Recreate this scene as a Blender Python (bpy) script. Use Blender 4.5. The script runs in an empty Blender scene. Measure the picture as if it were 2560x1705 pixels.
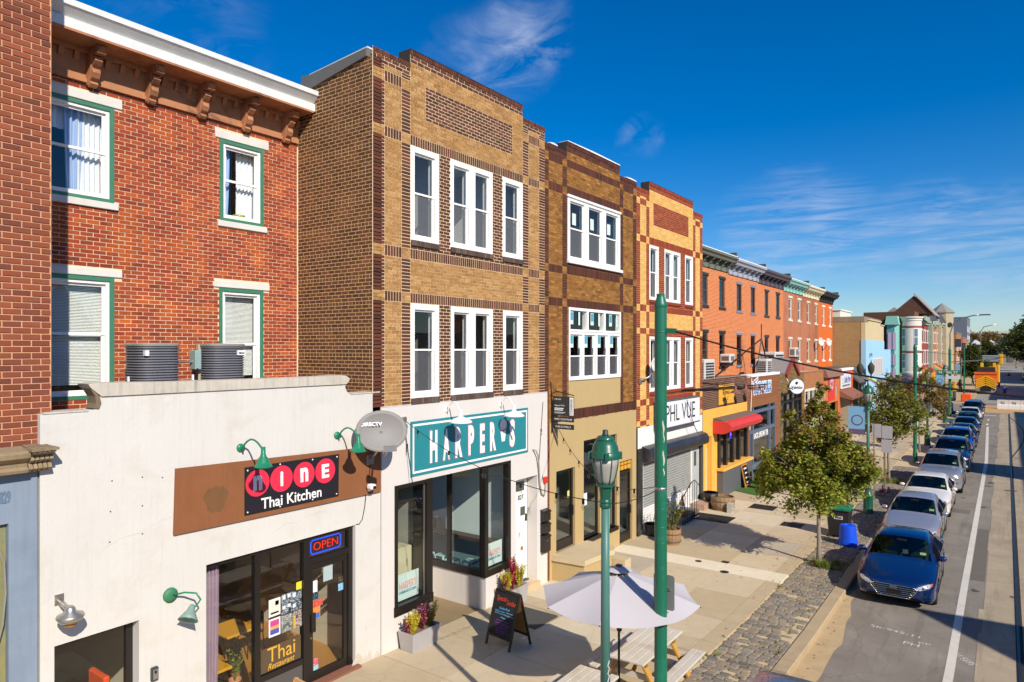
import bpy, bmesh, math, random
from mathutils import Vector, Matrix
from math import sin, cos, pi, radians as rad
random.seed(7)
SC = bpy.context.scene
COL = SC.collection
# ---------------------------------------------------------------- camera
CAMX, CAMZ, FPX, VPX, HOR = 10.5, 6.47, 1707.0, 2515.0, 873.0
YAW = math.atan((VPX - 1280) / FPX)
cam = bpy.data.cameras.new('camera'); camo = bpy.data.objects.new('camera', cam); COL.objects.link(camo)
camo.location = (CAMX, 0, CAMZ); camo.rotation_euler = (pi / 2, 0, YAW)
cam.sensor_width = 36; cam.lens = 36 * FPX / 2560; cam.shift_y = (HOR - 852.5) / 2560
cam.clip_start = 0.1; cam.clip_end = 6000
SC.camera = camo
# ---------------------------------------------------------------- sun, sky, exposure
SUNDIR = Vector((1, -.475, .747)).normalized()
W = bpy.data.worlds.new('World'); SC.world = W; W.use_nodes = True
nt = W.node_tree; nt.nodes.clear()
def wn(t, **k):
    n = nt.nodes.new(t)
    for a, b in k.items(): setattr(n, a, b)
    return n
sky = wn('ShaderNodeTexSky', sky_type='NISHITA', sun_disc=False)
sky.sun_elevation = math.asin(SUNDIR.z); sky.sun_rotation = math.atan2(SUNDIR.x, SUNDIR.y)
sky.air_density = 1.0; sky.dust_density = 0.25; sky.ozone_density = 6.0; sky.altitude = 60
hs = wn('ShaderNodeHueSaturation'); hs.inputs['Saturation'].default_value = 1.36; hs.inputs['Hue'].default_value = .506
nt.links.new(sky.outputs[0], hs.inputs['Color'])
tc = wn('ShaderNodeTexCoord')
def m_(op, a, b=None, clamp=False):
    n = wn('ShaderNodeMath', operation=op, use_clamp=clamp)
    for i, q in enumerate((a, b)):
        if q is None: continue
        if isinstance(q, (int, float)): n.inputs[i].default_value = q
        else: nt.links.new(q, n.inputs[i])
    return n.outputs[0]
def dirpx(px, py):
    t = (px - 1280) / FPX; sa, ca = sin(YAW), cos(YAW)
    return Vector((-sa + t * ca, ca + t * sa, (HOR - py) / FPX)).normalized()
def wnoise(scale, sx, sy, sz, rot=(0, 0, 0), det=8, rough=.6, dist=.6):
    mp = wn('ShaderNodeMapping'); mp.inputs['Scale'].default_value = (sx, sy, sz); mp.inputs['Rotation'].default_value = rot
    nt.links.new(tc.outputs['Generated'], mp.inputs['Vector'])
    n = wn('ShaderNodeTexNoise'); n.inputs['Scale'].default_value = scale; n.inputs['Detail'].default_value = det
    n.inputs['Roughness'].default_value = rough; n.inputs['Distortion'].default_value = dist
    nt.links.new(mp.outputs[0], n.inputs['Vector']); return n.outputs[0]
_wz = wn('ShaderNodeTexNoise'); _wz.inputs['Scale'].default_value = 9; _wz.inputs['Detail'].default_value = 6; nt.links.new(tc.outputs['Generated'], _wz.inputs['Vector'])
_ws = wn('ShaderNodeVectorMath', operation='SUBTRACT'); nt.links.new(_wz.outputs['Color'], _ws.inputs[0]); _ws.inputs[1].default_value = (.5, .5, .5)
_wk = wn('ShaderNodeVectorMath', operation='MULTIPLY'); nt.links.new(_ws.outputs[0], _wk.inputs[0]); _wk.inputs[1].default_value = (.11, .11, .06)
_wd = wn('ShaderNodeVectorMath', operation='ADD'); nt.links.new(tc.outputs['Generated'], _wd.inputs[0]); nt.links.new(_wk.outputs[0], _wd.inputs[1])
_wn = wn('ShaderNodeVectorMath', operation='NORMALIZE'); nt.links.new(_wd.outputs[0], _wn.inputs[0])
def blob(px, py, r, r2=None):
    d = wn('ShaderNodeVectorMath', operation='DOT_PRODUCT'); nt.links.new(_wn.outputs[0], d.inputs[0])
    d.inputs[1].default_value = dirpx(px, py)
    mr = wn('ShaderNodeMapRange'); mr.inputs['From Min'].default_value = cos(rad(r)); mr.inputs['From Max'].default_value = 1.0
    mr.interpolation_type = 'SMOOTHSTEP'
    nt.links.new(d.outputs['Value'], mr.inputs['Value']); return mr.outputs[0]
n1 = wnoise(8, 1, 1, 2.4, (0, rad(-38), 0), 12, .62, 1.6); n1b = wnoise(3.5, 1, 1, 2.5, (0, rad(-30), 0), 6, .6, .8); n2 = wnoise(7, 1, 1, 9.0, (0, rad(-4), 0), 12, .68, 1.0)
def addb(lst):
    r_ = None
    for px, py, r, k in lst: b = m_('MULTIPLY', blob(px, py, r), k); r_ = b if r_ is None else m_('ADD', r_, b)
    return r_
w1 = m_('MULTIPLY', m_('MULTIPLY', m_('MULTIPLY', m_('SUBTRACT', n1, .40, True), 3.2, True), m_('MULTIPLY', m_('SUBTRACT', n1b, .36, True), 4.0, True)), addb([(1250, 130, 4.6, .55), (1330, 70, 3.4, .45), (1130, 180, 4.0, .35), (1590, 345, 2.2, .35), (430, 40, 8, .35)]))
w2 = m_('MULTIPLY', m_('MULTIPLY', m_('SUBTRACT', n2, .40, True), 3.0, True), addb([(1960, 600, 6.0, .8), (2130, 560, 4.5, .6), (2480, 630, 5.5, .8), (2330, 520, 3.0, .35), (2240, 640, 4, .4)]))
sep = wn('ShaderNodeSeparateXYZ'); nt.links.new(tc.outputs['Generated'], sep.inputs[0])
low = wn('ShaderNodeMapRange'); low.inputs['From Min'].default_value = .085; low.inputs['From Max'].default_value = .02
nt.links.new(sep.outputs['Z'], low.inputs['Value'])
w3 = m_('MULTIPLY', m_('MULTIPLY', m_('SUBTRACT', wnoise(2.6, 1, 1, 18, det=10), .42, True), 3.0, True), low.outputs[0])
cl = m_('MINIMUM', m_('MULTIPLY', m_('ADD', m_('ADD', w1, w2), w3), .62), .5)
mix = wn('ShaderNodeMix', data_type='RGBA'); nt.links.new(cl, mix.inputs['Factor'])
nt.links.new(hs.outputs[0], mix.inputs[6]); mix.inputs[7].default_value = (4.8, 5.4, 7.0, 1)
bg = wn('ShaderNodeBackground'); bg.inputs['Strength'].default_value = .096
wo = wn('ShaderNodeOutputWorld'); nt.links.new(mix.outputs[2], bg.inputs['Color']); nt.links.new(bg.outputs[0], wo.inputs[0])
sl = bpy.data.lights.new('sun', 'SUN'); sl.energy = 4.2; sl.angle = rad(.53); sl.color = (1, .925, .81)
so = bpy.data.objects.new('sun', sl); COL.objects.link(so); so.location = (30, -15, 30)
so.rotation_euler = (-SUNDIR).to_track_quat('-Z', 'Y').to_euler()
vs = SC.view_settings; vs.view_transform = 'Standard'; vs.look = 'None'; vs.exposure = .36; vs.gamma = 1; vs.use_curve_mapping = False
SC.cycles.max_bounces = 8; SC.cycles.transparent_max_bounces = 16; SC.cycles.diffuse_bounces = 3; SC.cycles.glossy_bounces = 3
SC.cycles.use_denoising = True
# ---------------------------------------------------------------- materials
def hx(h):
    h = h.lstrip('#'); r = [int(h[i:i + 2], 16) / 255 for i in (0, 2, 4)]
    return tuple((c / 12.92 if c <= .04045 else ((c + .055) / 1.055) ** 2.4) for c in r) + (1,)
MATS = {}
class NB:
    def __init__(s, name):
        s.m = bpy.data.materials.new(name); s.m.use_nodes = True; s.t = s.m.node_tree; s.t.nodes.clear()
        s.out = s.t.nodes.new('ShaderNodeOutputMaterial')
    def n(s, t, ins=None, **k):
        q = s.t.nodes.new(t)
        for a, b in k.items(): setattr(q, a, b)
        for a, b in (ins or {}).items():
            if hasattr(b, 'is_output'): s.t.links.new(b, q.inputs[a])
            else: q.inputs[a].default_value = b
        return q
    def math(s, op, a, b=0.0, clamp=False):
        return s.n('ShaderNodeMath', {0: a, 1: b}, operation=op, use_clamp=clamp).outputs[0]
    def coord(s, sc=(1, 1, 1), which='Object', rot=(0, 0, 0)):
        tcn = s.n('ShaderNodeTexCoord')
        return s.n('ShaderNodeMapping', {'Vector': tcn.outputs[which], 'Scale': sc, 'Rotation': rot}).outputs[0]
    def gpos(s, sc=(1, 1, 1)):
        g = s.n('ShaderNodeNewGeometry')
        return s.n('ShaderNodeMapping', {'Vector': g.outputs['Position'], 'Scale': sc}).outputs[0]
    def noise(s, vec, scale, det=4, rough=.55, dist=0):
        return s.n('ShaderNodeTexNoise', {'Vector': vec, 'Scale': scale, 'Detail': det, 'Roughness': rough, 'Distortion': dist}).outputs[0]
    def ramp(s, fac, stops, interp='LINEAR'):
        r = s.n('ShaderNodeValToRGB', {'Fac': fac}); cr = r.color_ramp; cr.interpolation = interp
        while len(cr.elements) < len(stops): cr.elements.new(.5)
        for e, (p, c) in zip(cr.elements, stops):
            e.position = p; e.color = c if len(c) == 4 else tuple(c) + (1,)
        return r.outputs[0]
    def mix(s, f, a, b, bt='MIX'):
        q = s.n('ShaderNodeMix', {0: f, 6: a, 7: b}, data_type='RGBA', blend_type=bt); return q.outputs[2]
    def schlick(s, f0):
        g = s.n('ShaderNodeNewGeometry'); d = s.math('ABSOLUTE', s.n('ShaderNodeVectorMath', {0: g.outputs['Incoming'], 1: g.outputs['Normal']}, operation='DOT_PRODUCT').outputs['Value'])
        return s.math('ADD', s.math('MULTIPLY', s.math('POWER', s.math('SUBTRACT', 1.0, d, True), 5.0), 1 - f0), f0, True)
    def bump(s, h, strength=.3, dist=.01):
        return s.n('ShaderNodeBump', {'Height': h, 'Strength': strength, 'Distance': dist}).outputs[0]
    def pbsdf(s, col, rough=.6, metal=0, normal=None, coat=0, spec=.5, emis=None, es=0, alpha=None):
        ins = {'Base Color': col, 'Roughness': rough, 'Metallic': metal, 'Coat Weight': coat, 'Specular IOR Level': spec}
        if coat: ins['Coat Roughness'] = .04
        if normal is not None: ins['Normal'] = normal
        if emis is not None: ins['Emission Color'] = emis; ins['Emission Strength'] = es
        p = s.n('ShaderNodeBsdfPrincipled', ins); s.t.links.new(p.outputs[0], s.out.inputs[0]); return p
def lm(c, k): return tuple(min(1, v * k) for v in c[:3]) + (1,)
def mat(name, col, rough=.6, metal=0, var=.10, scale=3.0, streak=0, bump=0, bscale=60, coat=0, spec=.5, dirt=None, dirtamt=.5, fine=0, emis=None, es=0):
    """painted / cast surface: two noise octaves of tone, optional rain streaks, speckle and dirt patches"""
    if name in MATS: return MATS[name]
    b = NB(name); c = hx(col) if isinstance(col, str) else col
    v = b.gpos()
    n = b.noise(v, scale, 6, .6)
    colo = b.mix(n, lm(c, 1 - var), lm(c, 1 + var))
    if fine:
        f = b.noise(v, 90, 3, .7); colo = b.mix(b.math('MULTIPLY', b.math('SUBTRACT', f, .45, True), fine * 6, True), colo, lm(c, .55))
    if streak:
        st = b.noise(b.gpos((9, 9, .35)), 2.2, 5, .6); st2 = b.noise(v, .8, 3)
        f = b.math('MULTIPLY', b.math('MULTIPLY', b.math('SUBTRACT', st, .50, True), 3.5, True), b.math('MULTIPLY', st2, streak * 1.6), True)
        colo = b.mix(f, colo, lm(c, .45))
    if dirt:
        d = b.noise(v, 1.3, 7, .65, .5)
        colo = b.mix(b.math('MULTIPLY', b.math('SUBTRACT', d, .52, True), 5 * dirtamt, True), colo, hx(dirt))
    nm = None
    if bump: nm = b.bump(b.noise(v, bscale, 4, .6), bump, .006)
    b.pbsdf(colo, rough, metal, nm, coat, spec, emis, es)
    MATS[name] = b.m; return b.m
def brickmat(name, cols, spread=.14, bump=.35, dirt=0, blotch=None):
    """per-brick tone: each brick (mesh island or object) draws its own colour"""
    if name in MATS: return MATS[name]
    b = NB(name)
    g = b.n('ShaderNodeNewGeometry'); oi = b.n('ShaderNodeObjectInfo')
    r = b.math('FRACT', b.math('ADD', g.outputs['Random Per Island'], oi.outputs['Random']))
    k = len(cols); base = b.ramp(r, [(i / max(1, k - 1) if k > 1 else 0, hx(c)) for i, c in enumerate(cols)])
    v = b.gpos(); n = b.noise(v, 22, 5, .7); big = b.noise(v, .9, 4, .6)
    base = b.mix(b.math('MULTIPLY', n, .3), base, (0.02, .012, .008, 1)) if dirt == 0 else b.mix(b.math('MULTIPLY', b.math('SUBTRACT', n, .45, True), 2.6, True), base, (.03, .016, .01, 1))
    base = b.mix(b.math('MULTIPLY', b.math('SUBTRACT', big, .3, True), spread * 5, True), base, lm(hx(cols[0]), .5))
    if blotch: base = b.mix(b.math('MULTIPLY', b.math('SUBTRACT', b.noise(v, 1.6, 5, .6), .50, True), 2.4, True), base, hx(blotch))
    b.pbsdf(base, .85, 0, b.bump(b.noise(v, 140, 3, .7), bump, .004), spec=.25)
    MATS[name] = b.m; return b.m
def bricktex(name, c1, c2, mortar, bw=.21, bh=.075, axis='Y', joint=.013, var=.3, soot=None):
    """brickwork too far away to pick apart: procedural brick pattern with shallow joints"""
    if name in MATS: return MATS[name]
    b = NB(name)
    v = b.n('ShaderNodeSeparateXYZ', {0: b.gpos()})
    cv = b.n('ShaderNodeCombineXYZ', {0: v.outputs['Y' if axis == 'Y' else 'X'], 1: v.outputs['Z'], 2: 0.0})
    t = b.n('ShaderNodeTexBrick', {'Vector': cv.outputs[0], 'Color1': hx(c1), 'Color2': hx(c2), 'Mortar': hx(mortar), 'Scale': 1.0, 'Mortar Size': joint / 2, 'Mortar Smooth': .1, 'Brick Width': bw, 'Row Height': bh, 'Bias': 0.0}, offset=.5)
    n = b.noise(b.gpos(), 1.1, 6, .65)
    col = b.mix(b.math('MULTIPLY', n, var), t.outputs[0], lm(hx(c1), .42))
    if soot: col = b.mix(b.math('MULTIPLY', b.math('SUBTRACT', b.noise(b.gpos((1, 1, .5)), .5, 5), .48, True), 3, True), col, hx(soot))
    b.pbsdf(col, .85, 0, b.bump(b.math('SUBTRACT', 1.0, t.outputs['Fac']), .5, .008), spec=.2)
    MATS[name] = b.m; return b.m
def glass(name='window_glass', tint='#f7faf9', refl=.075, ior=1.55, rough=.0):
    if name in MATS: return MATS[name]
    b = NB(name)
    wob = b.bump(b.noise(b.gpos(), 1.2, 2), .03, .05)
    gl = b.n('ShaderNodeBsdfGlossy', {'Color': (1, 1, 1, 1), 'Roughness': rough, 'Normal': wob})
    tr = b.n('ShaderNodeBsdfTransparent', {'Color': hx(tint)})
    ms = b.n('ShaderNodeMixShader', {0: b.schlick(refl), 1: tr.outputs[0], 2: gl.outputs[0]})
    b.t.links.new(ms.outputs[0], b.out.inputs[0]); b.m.use_transparent_shadow = True; MATS[name] = b.m; return b.m
def emit(name, col, s=1.0):
    if name in MATS: return MATS[name]
    b = NB(name); e = b.n('ShaderNodeEmission', {'Color': hx(col), 'Strength': s}); b.t.links.new(e.outputs[0], b.out.inputs[0]); MATS[name] = b.m; return b.m
# ---------------------------------------------------------------- mesh helpers
class MB:
    def __init__(s): s.v = []; s.f = []; s.mi = []; s.cur = 0
    def add(s, vs, fs):
        o = len(s.v); s.v += [tuple(p) for p in vs]; s.f += [tuple(i + o for i in f) for f in fs]; s.mi += [s.cur] * len(fs); return s
    def box(s, x0, x1, y0, y1, z0, z1):
        return s.add([(x0, y0, z0), (x1, y0, z0), (x1, y1, z0), (x0, y1, z0), (x0, y0, z1), (x1, y0, z1), (x1, y1, z1), (x0, y1, z1)],
                     [(0, 3, 2, 1), (4, 5, 6, 7), (0, 1, 5, 4), (1, 2, 6, 5), (2, 3, 7, 6), (3, 0, 4, 7)])
    def bbox(s, x0, x1, y0, y1, z0, z1, b=.01):
        """box with chamfered edges"""
        xs, ys, zs = (x0, x1), (y0, y1), (z0, z1); bm = bmesh.new()
        r = bmesh.ops.create_cube(bm, size=1)
        for q in bm.verts: q.co = Vector((xs[q.co.x > 0], ys[q.co.y > 0], zs[q.co.z > 0]))
        bmesh.ops.bevel(bm, geom=bm.edges[:], offset=b, segments=1, affect='EDGES')
        bm.verts.index_update(); s.add([q.co[:] for q in bm.verts], [[q.index for q in f.verts] for f in bm.faces]); bm.free(); return s
    def beam(s, p0, p1, w, h, up=(0, 0, 1)):
        p0, p1 = Vector(p0), Vector(p1); d = (p1 - p0).normalized(); r = d.cross(Vector(up))
        if r.length < 1e-4: r = d.cross(Vector((1, 0, 0)))
        r.normalize(); u = r.cross(d)
        a = [p + r * sx * w / 2 + u * sz * h / 2 for p in (p0, p1) for sx, sz in ((-1, -1), (1, -1), (1, 1), (-1, 1))]
        return s.add(a, [(0, 1, 2, 3), (7, 6, 5, 4), (0, 4, 5, 1), (1, 5, 6, 2), (2, 6, 7, 3), (3, 7, 4, 0)])
    def cyl(s, p0, p1, r0, r1=None, n=12, caps=True):
        r1 = r0 if r1 is None else r1; p0, p1 = Vector(p0), Vector(p1); d = (p1 - p0).normalized()
        a = d.cross(Vector((0, 0, 1)) if abs(d.z) < .95 else Vector((1, 0, 0))).normalized(); b = d.cross(a)
        vs = [p + (a * cos(2 * pi * i / n) + b * sin(2 * pi * i / n)) * r for p, r in ((p0, r0), (p1, r1)) for i in range(n)]
        fs = [(i, (i + 1) % n, n + (i + 1) % n, n + i) for i in range(n)]
        if caps: fs += [tuple(range(n))[::-1], tuple(range(n, 2 * n))]
        return s.add(vs, fs)
    def tube(s, pts, r, n=6):
        pts = [Vector(p) for p in pts]; rings = []; pa = None
        for i, p in enumerate(pts):
            d = (pts[min(i + 1, len(pts) - 1)] - pts[max(i - 1, 0)]).normalized()
            if pa is None: pa = d.cross(Vector((0, 0, 1)) if abs(d.z) < .9 else Vector((1, 0, 0))).normalized()
            a = (pa - d * pa.dot(d)).normalized(); pa = a; b = d.cross(a); rr = r[i] if isinstance(r, (list, tuple)) else r
            rings.append([p + (a * cos(2 * pi * k / n) + b * sin(2 * pi * k / n)) * rr for k in range(n)])
        fs = [(i * n + k, i * n + (k + 1) % n, (i + 1) * n + (k + 1) % n, (i + 1) * n + k) for i in range(len(pts) - 1) for k in range(n)]
        fs += [tuple(range(n))[::-1], tuple(range((len(pts) - 1) * n, len(pts) * n))]
        return s.add([q for r_ in rings for q in r_], fs)
    def lathe(s, prof, c=(0, 0, 0), n=24, axis=None):
        """prof: (r, z) pairs; axis: optional Matrix"""
        vs = []; c = Vector(c)
        for r, z in prof:
            for i in range(n):
                p = Vector((r * cos(2 * pi * i / n), r * sin(2 * pi * i / n), z))
                vs.append((axis @ p if axis else p) + c)
        k = len(prof); fs = [(j * n + i, j * n + (i + 1) % n, (j + 1) * n + (i + 1) % n, (j + 1) * n + i) for j in range(k - 1) for i in range(n)]
        fs += [tuple(range(n))[::-1], tuple(range((k - 1) * n, k * n))]
        return s.add(vs, fs)
    def prism(s, pts, ax, a, b):
        """polygon pts (2-D) extruded along axis ax from a to b; pts are (y,z) for x, (x,z) for y, (x,y) for z"""
        mk = {'x': lambda p, t: (t, p[0], p[1]), 'y': lambda p, t: (p[0], t, p[1]), 'z': lambda p, t: (p[0], p[1], t)}[ax]
        n = len(pts); vs = [mk(p, a) for p in pts] + [mk(p, b) for p in pts]
        return s.add(vs, [tuple(range(n))[::-1], tuple(range(n, 2 * n))] + [(i, (i + 1) % n, n + (i + 1) % n, n + i) for i in range(n)])
    def quad(s, *p): return s.add(p, [tuple(range(len(p)))])
    def build(s, name, mats, par=None, smooth=False, kind=None, label=None, auto=None):
        me = bpy.data.meshes.new(name); me.from_pydata(s.v, [], s.f)
        for m in (mats if isinstance(mats, (list, tuple)) else [mats]): me.materials.append(m)
        if any(s.mi): me.polygons.foreach_set('material_index', s.mi)
        if smooth: me.polygons.foreach_set('use_smooth', [True] * len(s.f))
        bm = bmesh.new(); bm.from_mesh(me); bmesh.ops.recalc_face_normals(bm, faces=bm.faces)
        if auto:
            for e in bm.edges:
                if len(e.link_faces) == 2 and e.calc_face_angle(0) > rad(auto): e.smooth = False
        bm.to_mesh(me); bm.free()
        me.update(); return link(name, me, par, kind, label)
def link(name, data, par=None, kind=None, label=None):
    o = bpy.data.objects.new(name, data); COL.objects.link(o)
    if par is not None: setpar(o, par)
    if kind: o['kind'] = kind
    if label: o['label'] = label
    return o
def wloc(o):
    p = Vector(o.location)
    while o.parent: o = o.parent; p += Vector(o.location)
    return p
def setpar(o, par):
    o.parent = par; r = par
    while r.parent: r = r.parent
    if not r.get('local'): o.location = Vector(o.location) - wloc(par)
def thing(name, label, cat, loc=(0, 0, 0), group=None, local=False):
    o = bpy.data.objects.new(name, None); COL.objects.link(o); o.location = loc; o.empty_display_size = .3
    o['label'] = label; o['category'] = cat
    if group: o['group'] = group
    if local: o['local'] = 1
    return o
def tag(o, label, cat, group=None):
    o['label'] = label; o['category'] = cat
    if group: o['group'] = group
    return o
def struct(o): o['kind'] = 'structure'; return o
def kids(o): return [c for c in bpy.data.objects if c.parent == o]
def copy_tree(o, par=None):
    c = o.copy(); COL.objects.link(c); c.parent = par
    for ch in kids(o): copy_tree(ch, c)
    return c
def text(par, name, s, loc, mt, w=None, h=None, face='X', ext=.004, bold=0, shear=0, tilt=0, spacing=1.0):
    """flat lettering facing +X (or -Y), centred on loc, fitted to w x h"""
    c = bpy.data.curves.new(name, 'FONT'); c.body = s; c.size = 1; c.align_x = 'CENTER'; c.align_y = 'CENTER'
    c.extrude = 0; c.offset = bold; c.shear = shear; c.space_character = spacing; c.resolution_u = 3
    o = bpy.data.objects.new(name, c); COL.objects.link(o); c.materials.append(mt)
    bpy.context.view_layer.update(); d = o.dimensions
    sx = w / d.x if w else None; sy = h / d.y if h else None
    sx = sx or sy; sy = sy or sx; o.scale = (sx, sy, 1); c.extrude = ext; bpy.context.view_layer.update()
    # centre by true bounds
    bb = [Vector(q) for q in o.bound_box]; cx = (min(q.x for q in bb) + max(q.x for q in bb)) / 2; cy = (min(q.y for q in bb) + max(q.y for q in bb)) / 2
    R = Matrix.Rotation(pi / 2, 3, 'Z') @ Matrix.Rotation(pi / 2, 3, 'X') if face == 'X' else (Matrix.Rotation(pi / 2, 3, 'X') if face == '-Y' else Matrix.Identity(3))
    if face == 'Z': R = Matrix.Rotation(tilt, 3, 'Z')
    elif tilt: R = R @ Matrix.Rotation(tilt, 3, 'Z')
    o.rotation_euler = R.to_euler(); o.location = Vector(loc) - R @ Vector((cx * sx, cy * sy, 0))
    me = bpy.data.meshes.new_from_object(o.evaluated_get(bpy.context.evaluated_depsgraph_get())); me.name = name
    p = bpy.data.objects.new(name, me); COL.objects.link(p); p.location, p.rotation_euler, p.scale = o.location, o.rotation_euler, o.scale
    bpy.data.objects.remove(o); bpy.data.curves.remove(c); p.name = name
    if par is not None: setpar(p, par)
    return p
def S(y): return .15 if y < 9 else (-.12 if y > 17 else .15 - .27 * (y - 9) / 8)   # pavement level: the street falls gently
def RD(y): return S(y) - .14                                                       # road level
def proj(x, y, z):
    dx = x - CAMX; s = -sin(YAW) * dx + cos(YAW) * y; r = cos(YAW) * dx + sin(YAW) * y
    return (1280 + FPX * r / s, HOR - FPX * (z - CAMZ) / s, s) if s > .1 else (-9e9, 0, -1)
# planes: facade facing +X at x = X, wall facing -Y at y = Y
def fX(X): return lambda u, v, d=0: (X + d, u, v)
def fY(Y): return lambda u, v, d=0: (u, Y - d, v)
def wallholes(mb, P, u0, u1, v0, v1, holes, rev=.12):
    """flat wall sheet with rectangular openings and their reveals"""
    us = sorted({u0, u1} | {min(max(q, u0), u1) for h in holes for q in h[:2]}); vs = sorted({v0, v1} | {min(max(q, v0), v1) for h in holes for q in h[2:4]})
    for a, b in zip(us, us[1:]):
        for c, d in zip(vs, vs[1:]):
            cu, cv = (a + b) / 2, (c + d) / 2
            if any(h[0] < cu < h[1] and h[2] < cv < h[3] for h in holes): continue
            mb.quad(P(a, c), P(b, c), P(b, d), P(a, d))
    for h in holes:
        a, b, c, d = h[:4]; r = h[4] if len(h) > 4 else rev
        for p, q in (((a, c), (b, c)), ((b, c), (b, d)), ((b, d), (a, d)), ((a, d), (a, c))):
            mb.quad(P(*p), P(*q), P(*q, -r), P(*p, -r))
def brick_rects(u0, u1, v0, v1, kind, bw, bh, j, seed=0):
    out = []; rn = random.Random(seed)
    if kind == 'soldier':
        n = max(1, round((u1 - u0) / bh)); w = (u1 - u0) / n
        return [(u0 + i * w + j / 2, u0 + (i + 1) * w - j / 2, v0 + j / 2, v1 - j / 2) for i in range(n)]
    n = max(1, round((v1 - v0) / bh)); h = (v1 - v0) / n
    for i in range(n):
        if kind == 'block': out.append((u0 + j / 2, u1 - j / 2, v0 + i * h + j / 2, v0 + (i + 1) * h - j / 2)); continue
        head = kind == 'common' and i % 7 == 3
        w = bw / 2 if head else bw
        u = u0 - (w / 2 if (i % 2 and not head) else 0) + (rn.uniform(-.02, .02) if kind == 'common' else 0)
        while u < u1 - .01:
            a, b = max(u, u0), min(u + w, u1)
            if b - a > .03: out.append((a + j / 2, b - j / 2, v0 + i * h + j / 2, v0 + (i + 1) * h - j / 2))
            u += w
    return out
UNITB = {}
def unit_brick(mt):
    if mt.name not in UNITB:
        b = MB().box(0, 1, 0, 1, 0, 1); b.f = b.f; me = bpy.data.meshes.new('brick'); me.from_pydata(b.v, [], b.f); me.materials.append(mt); UNITB[mt.name] = me
    return UNITB[mt.name]
def lay_bricks(par, P, zones, holes, proud=.010, top=300, axis='X', name='brick', jit=.003):
    """zones: (u0,u1,v0,v1,kind,material,bw,bh,joint[,extra proud]). The `top` bricks largest in view become objects, the rest one joined part"""
    rn = random.Random(3); items = []
    for zi, z in enumerate(zones):
        u0, u1, v0, v1, kind, mt, bw, bh, j = z[:9]; ex = z[9] if len(z) > 9 else 0
        for a, b, c, d in brick_rects(u0, u1, v0, v1, kind, bw, bh, j, zi):
            skip = False
            for h in holes:
                if a < h[1] and b > h[0] and c < h[3] and d > h[2]:
                    oa, ob, oc, od = a, b, c, d
                    if a >= h[0] - .001 and b <= h[1] + .001 and c >= h[2] - .001 and d <= h[3] + .001: skip = True
                    elif c > h[2] - .03 and d < h[3] + .03 or (d - c) < (b - a):
                        if a < h[0]: b = h[0] - .004
                        elif b > h[1]: a = h[1] + .004
                        else: skip = True
                    else:
                        if c < h[2]: d = h[2] - .004
                        else: c = h[3] + .004
                    if b - a < .025 or d - c < .02: skip = True
            if skip: continue
            items.append((a, b, c, d, proud + ex + rn.uniform(-jit, jit), mt))
    sc = []
    for i, (a, b, c, d, pr, mt) in enumerate(items):
        p = proj(*P(a, c)); q = proj(*P(b, d)); inside = -20 < p[0] < 2580 and -20 < p[1] < 1725 and p[2] > 0
        sc.append((abs(q[0] - p[0]) * abs(q[1] - p[1]) if inside else 0, i))
    sc.sort(reverse=True); chosen = {i for s_, i in sc[:top] if s_ > 0}
    rest = MB(); mats = []
    for i, (a, b, c, d, pr, mt) in enumerate(items):
        if i in chosen:
            o = link(name, unit_brick(mt))
            if axis == 'X': q = P(a, c, -.02); o.location = q; o.scale = (.02 + pr, b - a, d - c)
            else: q = P(a, c, pr); o.location = q; o.scale = (b - a, .02 + pr, d - c)
            setpar(o, par)
        else:
            if mt not in mats: mats.append(mt)
            rest.cur = mats.index(mt)
            p0 = P(a, c, pr); p1 = P(b, c, pr); p2 = P(b, d, pr); p3 = P(a, d, pr); q0 = P(a, c, -.005); q1 = P(b, c, -.005); q2 = P(b, d, -.005); q3 = P(a, d, -.005)
            rest.add([p0, p1, p2, p3, q0, q1, q2, q3], [(0, 1, 2, 3), (0, 4, 5, 1), (1, 5, 6, 2), (2, 6, 7, 3), (3, 7, 4, 0)])
    if rest.f: rest.build('bricks', mats, par, kind='stuff')
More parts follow.
